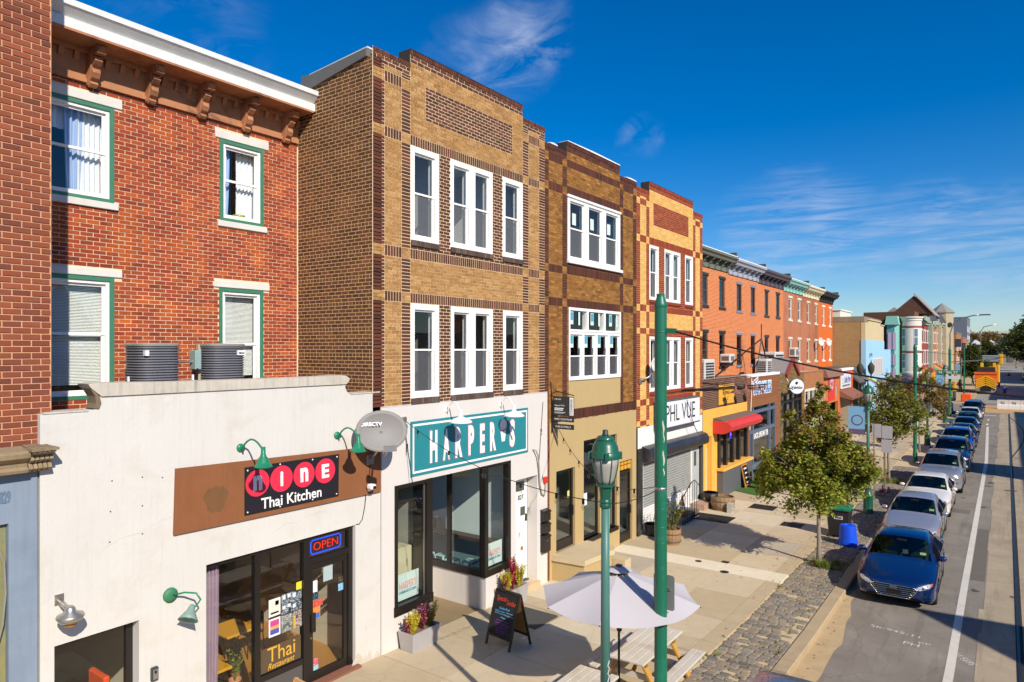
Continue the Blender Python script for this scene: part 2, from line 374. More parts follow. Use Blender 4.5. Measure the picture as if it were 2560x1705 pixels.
# ================================================================ GROUND
YS = [-12, 0, 9, 11, 13, 15, 17, 30, 60, 88]
def strip(x0, x1, ys, fz, dz=0, mb=None, nx=1):
    mb = mb or MB()
    for a, b in zip(ys, ys[1:]): mb.quad((x0, a, fz(a) + dz), (x1, a, fz(a) + dz), (x1, b, fz(b) + dz), (x0, b, fz(b) + dz))
    return mb
def roadmat(name, cols, sc=1.0, cracks=True, bump=.5):
    b = NB(name); v = b.gpos(); n = b.noise(v, .7 * sc, 6, .65, .4); f = b.noise(v, 160, 3, .8); st = b.noise(b.gpos((3, .25, 1)), 1.1, 5, .6)
    c = b.ramp(n, [(.3, hx(cols[0])), (.55, hx(cols[1])), (.75, hx(cols[2]))])
    c = b.mix(b.math('MULTIPLY', b.math('SUBTRACT', f, .5, True), 2.2, True), c, lm(hx(cols[2]), 1.35))
    c = b.mix(b.math('MULTIPLY', b.math('SUBTRACT', st, .52, True), 2.5, True), c, lm(hx(cols[0]), .6))
    if cracks:
        vo = b.n('ShaderNodeTexVoronoi', {'Vector': b.n('ShaderNodeVectorMath', {0: v, 1: b.n('ShaderNodeVectorMath', {0: b.n('ShaderNodeTexNoise', {'Vector': v, 'Scale': 2.0}).outputs['Color'], 3: .5}, operation='SCALE').outputs[0]}, operation='ADD').outputs[0], 'Scale': .45}, feature='DISTANCE_TO_EDGE')
        c = b.mix(b.math('MULTIPLY', b.math('SUBTRACT', 1.0, b.math('MULTIPLY', vo.outputs[0], 90, True)), b.math('MULTIPLY', n, .55)), c, lm(hx(cols[0]), .4))
    b.pbsdf(c, .9, 0, b.bump(b.noise(v, 220, 3, .8), bump, .004), spec=.25); MATS[name] = b.m; return b.m
M_asph = roadmat('asphalt', ['#7b7368', '#898176', '#989085'])
M_trk = roadmat('track_concrete', ['#9b8c75', '#a99a82', '#b6a78f'], 1.4)
M_walk = roadmat('pavement_concrete', ['#b09772', '#c0a883', '#cdb794'], 1.6, bump=.35)
gr = MB().quad((-900, -400, -1.2), (900, -400, -1.2), (900, 1800, -1.2), (-900, 1800, -1.2))
struct(gr.build('ground', mat('earth', '#7d715f', .95, scale=.2)))
road = strip(6.95, 15.4, YS + [104, 900], RD)
road.quad((-60, 87.5, -.268), (6.95, 87.5, -.268), (6.95, 100.5, -.268), (-60, 100.5, -.268))
struct(road.build('road', M_asph))
trk = strip(10.03, 13.6, [-12, 0, 9, 11, 13, 15, 17, 30, 60, 88], RD, .004)
# ragged patched edge of the concrete
rn = random.Random(5); y = -2.0
while y < 86:
    l = rn.uniform(.5, 3.2); w = rn.choice((0, 0, .03, .06, .1)); yy = [y, y + l]
    if w: strip(10.03 - w, 10.03, [q for q in [y] + [k for k in YS if y < k < y + l] + [y + l]], RD, .005, trk)
    y += l
struct(trk.build('tram_track_bed', M_trk))
M_oil = mat('oil_stain', '#5a534a', .6, var=.25, scale=5); pn = mat('asphalt_patch', '#6d665c', .9, var=.15, scale=3, fine=.2)
om = MB()
for k in range(26):
    x, y = rn.choice((rn.uniform(7.3, 9.2), rn.uniform(9.6, 10.0), rn.uniform(10.2, 12))), rn.uniform(9, 60); r = rn.uniform(.04, .16); om.prism([(x + r * cos(a) * (1 + .35 * sin(3 * a + k)), y + 1.3 * r * sin(a) * (1 + .3 * cos(2 * a + k))) for a in [i * pi / 9 for i in range(18)]], 'z', RD(y) - .02, RD(y) + .0075)
tag(om.build('oil_stains', M_oil, kind='stuff'), 'dark oil drips spotted over the road surface', 'stains')
for x0, x1, y0, y1 in ((9.66, 10.0, 24, 31), (7.2, 9.3, 33.5, 34.3)): struct(MB().quad((x0, y0, RD(y0) + .004), (x1, y0, RD(y0) + .004), (x1, y1, RD(y1) + .004), (x0, y1, RD(y1) + .004)).build('asphalt_patch', pn))
far = MB(); far.quad((6.9, 104, RD(99) + .005), (15.4, 104, RD(99) + .005), (15.4, 420, RD(99) + .005), (6.9, 420, RD(99) + .005))
struct(far.build('far_street_concrete', roadmat('far_concrete', ['#8f8a80', '#9b968b', '#a8a296'], .5, False)))
bk = MB(); bk.quad((6.96, 88.2, RD(99) + .006), (15.4, 88.2, RD(99) + .006), (15.4, 99.5, RD(99) + .006), (6.96, 99.5, RD(99) + .006))
struct(bk.build('brick_crossing', mat('crossing_tan', '#c39a63', .9, scale=.8, var=.12)))
# tram rails: groove plate + steel head
M_rail = mat('rail_steel', '#4b4540', .35, .7, var=.25, scale=9); M_rgap = mat('rail_groove', '#2c2724', .9)
for xr in (10.75, 12.3):
    t = tag(strip(xr - .07, xr + .07, YS[:-1] + [88], RD, .009).build('tram_rail', M_rgap), 'steel tram rail in the concrete track bed, ' + ('nearer the white lane line' if xr < 11 else 'farther from the parked cars'), 'rail', 'tram rails')
    hd = MB()
    for a, b in zip(YS, YS[1:]): hd.beam((xr - .02, a, RD(a) + .008), (xr - .02, b, RD(b) + .008), .055, .014)
    hd.build('rail_head', M_rail, t)
# curved switch-track grooves and skid marks read as dark arcs on the concrete
arc = MB(); pts = [(10.75 + .9 * math.sin(max(0, (y - 52)) / 32 * pi), y) for y in range(52, 85)]
for p, q in zip(pts, pts[1:]): arc.beam((p[0], p[1], RD(60) + .0135), (q[0], q[1], RD(60) + .0135), .07, .006)
tag(arc.build('curved_rail', M_rgap), 'thin curved rail groove bowing away from the straight rail', 'rail')
# lane line: separate worn strokes
M_line = mat('lane_paint', '#d9d2c4', .8, var=.12, scale=7, dirt='#9b9284', dirtamt=.35, fine=.25)
ln = MB()
for a, b in zip([-4, 0, 9, 11, 13, 15, 17, 30, 50], [0, 9, 11, 13, 15, 17, 30, 50, 72]): ln.quad((9.46, a, RD(a) + .005), (9.63, a, RD(a) + .005), (9.63 if b < 60 else 9.3, b, RD(b) + .005), (9.46 if b < 60 else 9.12, b, RD(b) + .005))
struct(ln.build('lane_line', M_line))
for yy in (73.6, 78.5): struct(strip(9.06, 9.22, [yy, yy + 1.6], RD, .005).build('lane_dash', M_line))
st = strip(8.6, 9.7, [84.3, 84.9], RD, .005); strip(9.9, 10.4, [84.4, 84.8], RD, .009, st); strip(11.3, 12, [82.5, 83], RD, .009, st)
struct(st.build('stop_line', M_line))
M_chalk = mat('spray_white', '#c9c6be', .9, var=.2, scale=20)
for s_, x, y, w, h, r in [('Sb-945-11', 8.35, 18.55, 1.05, .16, -.12), ('PH', 8.75, 17.95, .32, .2, -.05), ('PP', 9.0, 18.15, .25, .1, .1), ('5695/11', 9.78, 17.75, .55, .17, 2.2)]:
    o = text(None, 'road_marking', s_, (x, y, RD(y) + .007), M_chalk, w, h, 'Z', .0005, .004, 0, r)
    o.rotation_euler = (math.atan(-.27 / 8), 0, r); tag(o, {'Sb-945-11': 'white sprayed survey figures on asphalt before the blue car', 'PH': 'two white sprayed letters under the survey figures', 'PP': 'small white sprayed loop beside the lane line', '5695/11': 'white sprayed scribble just right of the lane line'}[s_], 'marking', 'sprayed survey marks')
# sand washed into the gutter and over the kerbside setts
gs_ = MB(); M_sand = mat('gutter_sand', '#bfa57c', .95, var=.18, scale=3, fine=.15, dirt='#9a8a70', dirtamt=.5)
ys_ = [9 + .5 * k for k in range(25)]; ex_ = [7.12 + .34 * max(0, math.sin((y_ - 11) / 9.5 * pi)) + rn.uniform(-.06, .06) for y_ in ys_]
for k in range(24):
    a, b = ys_[k], ys_[k + 1]; gs_.quad((6.94, a, RD(a) + .012), (ex_[k], a, RD(a) + .0045), (ex_[k + 1], b, RD(b) + .0045), (6.94, b, RD(b) + .012))
tag(gs_.build('gutter_sand', M_sand, kind='stuff'), 'pale sand washed along the gutter in front of the kerb', 'sand')
# ---- kerb, cobble strip, pavement slabs
M_kerb = mat('kerb_stone', '#b59f7d', .9, var=.14, scale=1.5, bump=.3, dirt='#8d7c63', dirtamt=.5, fine=.15)
kb = thing('kerb', 'worn concrete kerb between cobble strip and parked cars', 'kerb', (6.85, 15, 0))
ks = [-6, -3, 0, 3, 6, 9, 11, 13, 15, 17, 20, 23.5, 27, 31, 35, 40, 46, 52, 60, 70, 80, 86]
for a, b in zip(ks, ks[1:]):
    m = MB(); g = .006
    vs = []
    for y_ in (a + g, b - g):
        z = S(y_); vs += [(6.66, y_, z - .3), (6.95, y_, z - .3), (6.95, y_, z - .02), (6.925, y_, z + .004), (6.66, y_, z + .006)]
    m.add(vs, [(0, 1, 2, 3, 4), (9, 8, 7, 6, 5)] + [(i, (i + 1) % 5, 5 + (i + 1) % 5, 5 + i) for i in range(5)])
    m.build('kerb_stone', M_kerb, kb)
kb2 = MB().box(6.7, 6.95, 100.5, 420, -.4, -.11); struct(kb2.build('far_kerb', M_kerb))
bed = strip(5.35, 6.66, YS[:-1] + [86], S, -.03)
struct(bed.build('cobble_bed', mat('sand_joint', '#c9b38c', .95, var=.2, scale=3, bump=.4)))
M_cob = brickmat('cobble', ['#7a746a', '#968d7e', '#a89b86', '#82807a', '#b29c7c', '#8d857c', '#a08f82'], .1, .6)
cob = thing('cobble_strip', 'strip of worn grey paving setts along the kerb', 'cobbles', (6, 14, 0))
items = []; rn = random.Random(11)
y = -1.0
while y < 44:
    hh = rn.uniform(.105, .14); x = 5.36 + rn.uniform(0, .06)
    while x < 6.64:
        w = rn.uniform(.17, .27); x1 = min(x + w, 6.65)
        treepit = (5.45 < x < 6.6 and (22.0 < y < 23.2 or 38.0 < y < 39.2))
        sandy = rn.random() < .05 or (x > 6.25 and 16 < y < 19 and rn.random() < .6)
        if not treepit and not sandy and x1 - x > .08: items.append((x, x1 - rn.uniform(.012, .022), y, y + hh - rn.uniform(.012, .022), rn.uniform(-.010, .006)))
        x = x1
    y += hh
    if y > 30: pass
items.sort(key=lambda t: -(abs((proj(t[1], t[3], 0)[0] - proj(t[0], t[2], 0)[0])) if -50 < proj(t[0], t[2], 0)[0] < 2600 and proj(t[0], t[2], 0)[1] < 1725 else 0))
def cobmesh():
    bm = bmesh.new(); bmesh.ops.create_cube(bm, size=1, matrix=Matrix.Translation((.5, .5, .5)))
    bmesh.ops.bevel(bm, geom=[e for e in bm.edges if max(v.co.z for v in e.verts) > .9], offset=.16, segments=1, affect='EDGES')
    me = bpy.data.meshes.new('sett'); bm.to_mesh(me); bm.free(); me.materials.append(M_cob); return me
cm = cobmesh(); cv = [v.co.copy() for v in cm.vertices]; cf = [tuple(p.vertices) for p in cm.polygons]
rest = MB()
for i, (a, b, c, d, dz) in enumerate(items):
    z = S((c + d) / 2) + dz
    if i < 300:
        o = link('sett', cm); o.location = (a, c, z - .08); o.scale = (b - a, d - c, .08); o.rotation_euler = (math.atan((S(d) - S(c)) / (d - c)), 0, rn.uniform(-.05, .05)); setpar(o, cob)
    else: rest.add([(a + (b - a) * v.x, c + (d - c) * v.y, z - .08 + .08 * v.z) for v in cv], cf)
rest.build('setts', M_cob, cob, kind='stuff')
# grass tufts in the joints and round the tree pits
M_weed = mat('weed', '#6d7a2c', .8, var=.3, scale=12)
def tuft(mb, x, y, z, n, h, sp, rn):
    for _ in range(n):
        a = rn.uniform(0, 6.28); r = rn.uniform(0, sp); bx, by = x + r * cos(a), y + r * sin(a); l = h * rn.uniform(.5, 1); t = rn.uniform(0, 6.28); w = .008
        tx, ty = bx + l * .5 * cos(t), by + l * .5 * sin(t)
        mb.add([(bx - w * sin(t), by + w * cos(t), z), (bx + w * sin(t), by - w * cos(t), z), (tx, ty, z + l)], [(0, 1, 2)])
wd = MB()
for _ in range(110):
    x = rn.choice((rn.uniform(5.3, 5.5), rn.uniform(5.4, 6.6), rn.uniform(6.3, 6.66))); y = rn.uniform(9, 36); tuft(wd, x, y, S(y) - .01, rn.randint(6, 18), .07, .06, rn)
for _ in range(40): y = 22.6 + rn.uniform(-.5, .5); x = 6 + rn.uniform(-.5, .55); tuft(wd, x, y, S(y) - .01, 14, .13, .07, rn)
for _ in range(12): tuft(wd, 5.95 + rn.uniform(-.1, .2), 22.15 + rn.uniform(-.12, .15), S(22) - .01, 26, .3, .1, rn)
for _ in range(40): tuft(wd, 5.9 + rn.uniform(-.5, .5), 38.5 + rn.uniform(-.6, .6), S(38), 12, .25, .1, rn)
tag(wd.build('weeds', M_weed, kind='stuff'), 'tufts of weeds and grass growing between the setts', 'weeds')
lv = MB()
for _ in range(420):
    a_ = rn.uniform(0, 6.28); r_ = abs(rn.gauss(0, 1.6)); x, y = 5.9 + r_ * cos(a_), 22.6 + r_ * sin(a_) * 1.6; x = min(x, 6.6)
    if rn.random() < .25: x, y = rn.uniform(6.97, 7.2), rn.uniform(9, 40)
    z = (S(y) if x < 6.9 else RD(y)) + .012; l = rn.uniform(.03, .06); t_ = rn.uniform(0, 6.28); lv.add([(x, y, z), (x + l * cos(t_), y + l * sin(t_), z + .015), (x + l * cos(t_ + 1.2), y + l * sin(t_ + 1.2), z + .004)], [(0, 1, 2)])
tag(lv.build('fallen_leaves', mat('dead_leaf', '#9a7038', .8, var=.35, scale=25), kind='stuff'), 'scattered dry leaves on setts and along the gutter', 'leaves')
tp = MB()
for yc in (22.6, 38.6): tp.box(5.42, 6.6, yc - .62, yc + .62, S(yc) - .05, S(yc) - .012)
struct(tp.build('tree_pit_soil', mat('soil', '#7a6547', .95, var=.3, scale=6, bump=.6)))
# pavement base + slabs with joints
pv = thing('pavement', 'pale concrete pavement of large slabs in front of the shops', 'pavement', (2.5, 15, 0)); pv['kind'] = 'structure'; del pv['category']
strip(-2.5, 5.4, YS[:-1] + [87.3], S, -.035).build('slab_joint', mat('joint_dark', '#8a7656', .95, var=.2), pv)
walks = {}
for i, (c, w) in enumerate([('#c4b193', .09), ('#cdbb9c', .08), ('#d4c5a8', .07), ('#b9ad98', .1), ('#c0ad8c', .1), ('#e6dabf', .06)]):
    b = NB('slab_%d' % i); v = b.gpos(); n = b.noise(v, 1.1, 7, .68, .6); n2 = b.noise(v, 5, 5, .7); f = b.noise(v, 170, 2, .8)
    cc = b.mix(n, lm(hx(c), .80), lm(hx(c), 1.12)); cc = b.mix(b.math('MULTIPLY', b.math('SUBTRACT', n2, .55, True), 2.2, True), cc, lm(hx(c), .62))
    cc = b.mix(b.math('MULTIPLY', b.math('SUBTRACT', f, .55, True), 1.6, True), cc, lm(hx(c), .6))
    vo = b.n('ShaderNodeTexVoronoi', {'Vector': v, 'Scale': .55, 'Randomness': 1.0}, feature='DISTANCE_TO_EDGE')
    cc = b.mix(b.math('MULTIPLY', b.math('SUBTRACT', 1.0, b.math('MULTIPLY', vo.outputs[0], 220, True)), .4), cc, lm(hx(c), .4))
    b.pbsdf(cc, .9, 0, b.bump(b.noise(v, 120, 3, .7), .25, .004), spec=.25); walks[i] = b.m
ycuts = [-6, -2, 1, 4, 6.2, 8.4, 9.9, 11.6, 13.2, 14.9, 16.4, 18.3, 20.0, 20.9, 22.6, 24.4, 26.2, 28.1, 30, 32.2, 34.5, 37, 40, 43, 46, 50, 54, 58, 63, 68, 74, 80, 87]
rows = [(-.1, 1.75), (1.75, 3.55), (3.55, 4.95), (4.95, 5.36)]
rn = random.Random(21)
for yi, (a, b) in enumerate(zip(ycuts, ycuts[1:])):
    for ri, (x0, x1) in enumerate(rows):
        k = 4 if ri == 3 else rn.choice((0, 0, 1, 1, 3, 4, 4, 2))
        if 18.2 < a < 20.6: k = 3 if ri == 0 else 5 if a > 19 else k
        if a == 20.0: k = 5
        cuts = [a] + [q for q in (9, 17) if a < q < b] + [b]
        g = .007; m = MB(); j = rn.uniform(-.003, .003)
        ys = [a + g] + cuts[1:-1] + [b - g]; n = len(ys)
        top = [(x, y_, S(y_) + j) for y_ in ys for x in (x0 + g, x1 - g)]; bot = [(x, y_, S(y_) - .05) for y_ in ys for x in (x0 + g, x1 - g)]
        fs = []
        for q in range(n - 1):
            o = q * 2; fs += [(o, o + 1, o + 3, o + 2), (2 * n + o, 2 * n + o + 2, 2 * n + o + 3, 2 * n + o + 1), (o, o + 2, 2 * n + o + 2, 2 * n + o), (o + 1, 2 * n + o + 1, 2 * n + o + 3, o + 3)]
        fs += [(0, 2 * n, 2 * n + 1, 1), (2 * n - 2, 2 * n - 1, 4 * n - 1, 4 * n - 2)]
        m.add(top + bot, fs); m.build('slab', walks[k], pv)
fp = MB().box(-3, 6.7, 100.5, 420, -.4, -.13); struct(fp.build('far_pavement', M_walk))
op = MB(); op.box(15.4, 22, -12, 300, -.4, -.1); struct(op.build('opposite_pavement', M_walk))
# small iron covers
M_iron = mat('cast_iron', '#3a342d', .6, .5, var=.25, scale=14, bump=.4, bscale=90)
for n_, x, y, r in [('round', 2.75, 20.6, .1), ('round', 3.75, 20.05, .13)]:
    tag(MB().cyl((x, y, S(y) - .02), (x, y, S(y) + .006), r, n=20).build('utility_cover', M_iron), 'round iron cover in the pavement, ' + ('farther one' if x < 3 else 'nearer one'), 'cover', 'iron covers in the pavement')
x, y = 3.45, 21.0
tag(MB().box(x - .1, x + .12, y - .1, y + .1, S(y) - .02, S(y) + .006).build('utility_cover', M_iron), 'small square iron cover in the pavement', 'cover', 'iron covers in the pavement')
for x, y, w, d, lb in [(2.3, 29.2, 1.0, .9, 'dark square cellar hatch near the green turf'), (4.0, 26.9, .75, .7, 'dark square cellar hatch beside the bin shadow')]:
    tag(MB().box(x - w / 2, x + w / 2, y - d / 2, y + d / 2, S(y) - .02, S(y) + .007).build('cellar_hatch', M_iron), lb, 'hatch', 'cellar hatches')
lp = text(None, 'pavement_lettering', 'RALPH S', (.42, 11.55, S(11.55) + .009), mat('inlay_pale', '#c9b894', .9), 1.5, .2, 'Z', .001, 0, 0, pi / 2)
lp.rotation_euler = (0, math.atan(.27 / 8), pi / 2); tag(lp, 'faint pale inlaid letters at the ice cream shop entrance', 'lettering')
# ================================================================ NEAR BUILDINGS
G = glass(); G2 = glass('shop_glass', '#f3f7f5', .08)
M_white = mat('white_trim', '#f2efe9', .45, var=.03, scale=2)
M_black = mat('black_frame', '#231f1c', .35, var=.15, scale=4)
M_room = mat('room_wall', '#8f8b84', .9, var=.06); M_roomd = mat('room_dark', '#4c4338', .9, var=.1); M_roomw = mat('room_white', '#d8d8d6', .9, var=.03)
M_roof = mat('roof_felt', '#8c877e', .9, var=.2, scale=1.5, bump=.4); M_tar = mat('tar', '#37322d', .8, var=.2, scale=4, bump=.3)
def room(par, x0, x1, y0, y1, z0, z1, mt, fl=None, name='room', near=True):
    m = MB(); m.quad((x0, y0, z0), (x0, y1, z0), (x0, y1, z1), (x0, y0, z1)); near and m.quad((x0, y0, z0), (x1, y0, z0), (x1, y0, z1), (x0, y0, z1)); m.quad((x0, y1, z0), (x1, y1, z0), (x1, y1, z1), (x0, y1, z1)); m.quad((x0, y0, z1), (x1, y0, z1), (x1, y1, z1), (x0, y1, z1))
    if not fl: m.quad((x0, y0, z0), (x1, y0, z0), (x1, y1, z0), (x0, y1, z0))
    o = m.build(name, mt, par)
    if fl: MB().quad((x0, y0, z0), (x1, y0, z0), (x1, y1, z0), (x0, y1, z0)).build('room_floor', fl, o)
    return o
def window(par, X, y0, y1, z0, z1, fm=None, n=1, fw=.09, rw=.045, zm=None, gl=None, casing=0, meet=True, dep=.09, jamb=None, screen=False):
    """double-hung sash unit facing +X: frame + sash rails, one pane per light"""
    fm = fm or M_white; gl = gl or G; m = MB(); zm = zm or z0 + (z1 - z0) * .5
    jw = jamb or fw
    m.box(X - dep, X + .02, y0, y0 + fw, z0, z1); m.box(X - dep, X + .02, y1 - fw, y1, z0, z1)
    m.box(X - dep, X + .017, y0 + fw, y1 - fw, z1 - fw, z1); m.box(X - dep, X + .035, y0 + fw, y1 - fw, z0, z0 + fw * .8)
    wl = (y1 - y0 - 2 * fw - (n - 1) * jw) / n; lights = []
    for i in range(n):
        a = y0 + fw + i * (wl + jw); b = a + wl
        if i: m.box(X - dep, X + .019, a - jw, a, z0 + fw * .8, z1 - fw)
        za, zb = z0 + fw * .8, z1 - fw
        if meet:
            for (c, d, xo) in ((zm, zb, -.03), (za, zm + rw, -.055)):
                m.box(X + xo - .03, X + xo, a, a + rw, c, d); m.box(X + xo - .03, X + xo, b - rw, b, c, d); m.box(X + xo - .03, X + xo - .001, a + rw, b - rw, d - rw, d); m.box(X + xo - .03, X + xo - .001, a + rw, b - rw, c, c + rw)
                lights.append((a + rw, b - rw, c + rw, d - rw, X + xo - .015))
        else: lights.append((a, b, za, zb, X - .04))
    w = m.build('window', fm, par)
    if screen:
        for a, b, c, d, x in lights[1::2]: MB().quad((x + .012, a, c), (x + .012, b, c), (x + .012, b, d), (x + .012, a, d)).build('insect_screen', M_scr, w)
    for a, b, c, d, x in lights: MB().quad((x, a, c), (x, b, c), (x, b, d), (x, a, d)).build('pane', gl, w)
    return w
M_scr = NB('insect_screen'); _p = M_scr.n('ShaderNodeBsdfDiffuse', {'Color': hx('#77777a')}); _t = M_scr.n('ShaderNodeBsdfTransparent'); _m = M_scr.n('ShaderNodeMixShader', {0: .42, 1: _t.outputs[0], 2: _p.outputs[0]}); M_scr.t.links.new(_m.outputs[0], M_scr.out.inputs[0]); M_scr = M_scr.m
def curtain(par, X, y0, y1, z0, z1, mt, amp=.03, waves=6, top=1.0, name='curtain'):
    m = MB(); n = 40; k = 6
    vs = []
    for j in range(k + 1):
        t = j / k
        for i in range(n + 1):
            u = i / n; w = 1 - (1 - top) * (1 - t)
            yy = y0 + (y1 - y0) * (.5 + (u - .5) * w); vs.append((X + amp * sin(u * waves * 2 * pi + .7 * sin(t * 3)), yy, z0 + (z1 - z0) * t))
    fs = [(j * (n + 1) + i, j * (n + 1) + i + 1, (j + 1) * (n + 1) + i + 1, (j + 1) * (n + 1) + i) for j in range(k) for i in range(n)]
    return m.add(vs, fs).build(name, mt, par, smooth=True)
def blind(par, X, y0, y1, z0, z1, mt):
    m = MB(); z = z0
    while z < z1: m.add([(X, y0, z), (X, y1, z), (X - .018, y1, z + .02), (X - .018, y0, z + .02)], [(0, 1, 2, 3)]); z += .026
    o = m.build('blind', mt, par, kind='stuff'); return o
def stuffpic(par, name, X, y0, y1, z0, z1, mt): return MB().box(X - .004, X, y0, y1, z0, z1).build(name, mt, par)
# ---------------------------------------------------------------- A: brick building over a blue shopfront (left edge)
A = thing('corner_shop_building', 'brown brick building over blue-grey shopfront at left edge', 'building', (-.1, 2, .15))
M_mA = mat('mortar_tan', '#d29d75', .95, var=.1, scale=6, bump=.5, bscale=120)
M_bA = brickmat('brick_brown_red', ['#8a4a38', '#9c543a', '#744235', '#a85c40', '#8c4e3a'], .1)
m = MB(); m.box(-6, -.1, -4, 3.88, 5.15, 16.5); wA = m.build('wall', M_mA, A)
lay_bricks(wA, fX(-.1), [(1.2, 3.875, 5.18, 14.0, 'run', M_bA, .222, .0835, .019)], [], .012, 300)
m = MB(); m.prism([(-.1, 4.84), (.16, 4.86), (.18, 4.9), (.12, 4.93), (.14, 5.0), (.24, 5.06), (.26, 5.12), (.2, 5.15), (-.1, 5.19)], 'y', -4, 3.52)
M_corn = mat('weathered_wood', '#9a8668', .9, var=.25, scale=5, streak=.6, bump=.5, dirt='#5f5240', dirtamt=.6); m.build('cornice', M_corn, A, smooth=False)
m = MB()
for i in range(5):
    yy = 3.53 + i * .055
    m.prism([(-.1, 4.83), (.1, 4.85), (.17, 4.9), (.13, 4.97), (.22, 5.02), (.2, 5.08), (.31, 5.12), (.31, 5.17), (-.1, 5.2)], 'y', yy, yy + .042)
m.prism([(-.1, 4.86), (.09, 4.88), (.14, 5.05), (.24, 5.1), (.24, 5.17), (-.1, 5.185)], 'y', 3.53, 3.80); m.box(-.1, .33, 3.5, 3.82, 5.14, 5.175)
m.build('corbel', M_corn, A)
M_blue = mat('blue_grey_paint', '#8593a3', .6, var=.1, scale=2.2, streak=.3, dirt='#63748a', dirtamt=.4, bump=.15, bscale=25)
m = MB(); m.box(-.5, -.02, 3.36, 3.69, .1, 4.83); m.box(-.5, -.023, -4, 3.36, 4.2, 4.83); m.build('shopfront', M_blue, A)
M_oldgreen = mat('peeling_green', '#7d7f5d', .85, var=.25, scale=5, dirt='#a98f4e', dirtamt=.6, streak=.8)
m = MB(); m.box(-.3, -.1, 3.2, 3.355, .1, 4.2); m.box(-.3, -.12, -4, 3.2, 3.95, 4.19); m.box(-.3, -.08, -4, 3.2, 2.4, 2.55); m.build('window_frame', M_oldgreen, A)
MB().box(-.28, -.26, -4, 3.2, .3, 3.95).build('pane', mat('dark_pane', '#3a3f36', .2), A)
m = MB().tube([(-.06, 3.2, 4.1), (-.04, 3.32, 3.7), (-.05, 3.34, 3.3), (-.03, 3.3, 2.9), (-.06, 3.22, 2.5), (-.05, 3.25, 2.2)], .012); m.build('cable', mat('cable_grey', '#8d8a80', .6), A)
text(A, 'house_number', '829', (-.015, 3.32, 4.55), mat('ghost_number', '#63788f', .7), .12, .16, bold=.02)
# ---------------------------------------------------------------- B: red brick house with white one-storey restaurant front
B = thing('restaurant_building', 'red brick rowhouse with white stucco restaurant front and wooden bracketed cornice', 'building', (-1.2, 6.8, .15))
XR = -2.44
M_mB = mat('mortar_pale', '#e2c8a8', .95, var=.08, scale=6)
M_bB = brickmat('brick_red', ['#9a422a', '#ae4a2e', '#843a28', '#a6452a', '#be582f', '#923f2a', '#ac4c2c', '#c8642c'], .08, blotch='#c8681f')
W1 = (4.5, 5.73, 9.07, 10.78); W2 = (7.76, 8.77, 9.09, 10.76); W3 = (4.5, 5.73, 5.6, 7.75); W4 = (7.74, 8.76, 5.3, 7.73)
hl = [W1, W2, W3, W4]
m = MB(); wallholes(m, fX(XR), 3.9, 9.66, 5.0, 11.15, hl, .12); m.quad((XR, 3.9, 11.15), (XR, 9.66, 11.15), (XR, 9.66, 12.0), (XR, 3.9, 12.0)); wB = m.build('wall', M_mB, B)
lint = [(4.3, 5.86, 10.78, 10.94), (7.65, 8.88, 10.76, 10.92), (4.3, 5.86, 7.75, 7.88), (7.63, 8.9, 7.73, 7.87), (4.35, 5.79, 8.95, 9.07), (7.7, 8.83, 8.97, 9.09)]
lay_bricks(wB, fX(XR), [(3.9, 9.62, 5.0, 11.12, 'run', M_bB, .212, .0742, .0125)], hl + lint, .007, 300)
M_stone = mat('white_stone', '#d6d3cc', .75, var=.08, scale=5, dirt='#b2ada2', dirtamt=.4, bump=.3)
for i, (a, b, c, d) in enumerate(lint): MB().bbox(XR - .05, XR + (.05 if i > 3 else .03), a, b, c, d, .008).build('lintel' if i < 4 else 'sill', M_stone, B)
M_green = mat('green_trim', '#3f7a5f', .5, var=.12, scale=6, dirt='#5b8a72', dirtamt=.3)
M_net = mat('net_curtain', '#e6e8ec', .9, var=.08, scale=8); M_netb = mat('blue_net_curtain', '#a9bde0', .9, var=.08, scale=12)
M_bl = mat('blind_slats', '#eeeee8', .6, var=.04)
for i, (a, b, c, d) in enumerate(hl):
    fr = MB(); t = .075
    fr.box(XR - .1, XR + .012, a, a + t, c, d); fr.box(XR - .1, XR + .012, b - t, b, c, d); fr.box(XR - .1, XR + .010, a + t, b - t, d - t, d); fr.box(XR - .1, XR + .012, a + t, b - t, c, c + t * .9)
    fo = fr.build('window_frame', M_green, B)
    w = window(fo, XR - .035, a + t, b - t, c + t * .9, d - t, fw=.055, rw=.045, zm=c + (d - c) * (.5 if i < 2 else .52))
    # keep thing > part > sub-part: hang the sash parts on the green frame
    for k in kids(w): k.parent = fo; k.location = -wloc(fo)
    if i < 2:
        curtain(fo, XR - .24, a + (.5 if i == 0 else .05), a + (.8 if i == 0 else .36), c + .1, d - .12, M_netb, .03, 3, .7)
        curtain(fo, XR - .26, b - .5, b - .08, c + .1, d - .12, M_net, .025, 5)
        if i == 0: curtain(fo, XR - .3, a + .05, b - .1, d - .5, d - .12, M_net, .03, 7, name='valance')
    else:
        blind(fo, XR - .2, a + .1, b - .12, c + (.25 if i == 2 else .62), d - .12, M_bl)
room(B, XR - 2.2, XR - .12, 3.95, 9.6, 8.8, 11.0, M_room); room(B, XR - 2.2, XR - .12, 3.95, 9.6, 5.2, 7.95, M_room)
bowl = MB().lathe([(.02, 0), (.1, .02), (.13, .1), (.12, .1), (.09, .03), (.0, .02)], (XR - .22, 8.32, 9.2), 16); tag(bowl.build('bowl', mat('bowl_green', '#97a83a', .4), smooth=True), 'green bowl standing inside the upper right window of the red house', 'bowl')
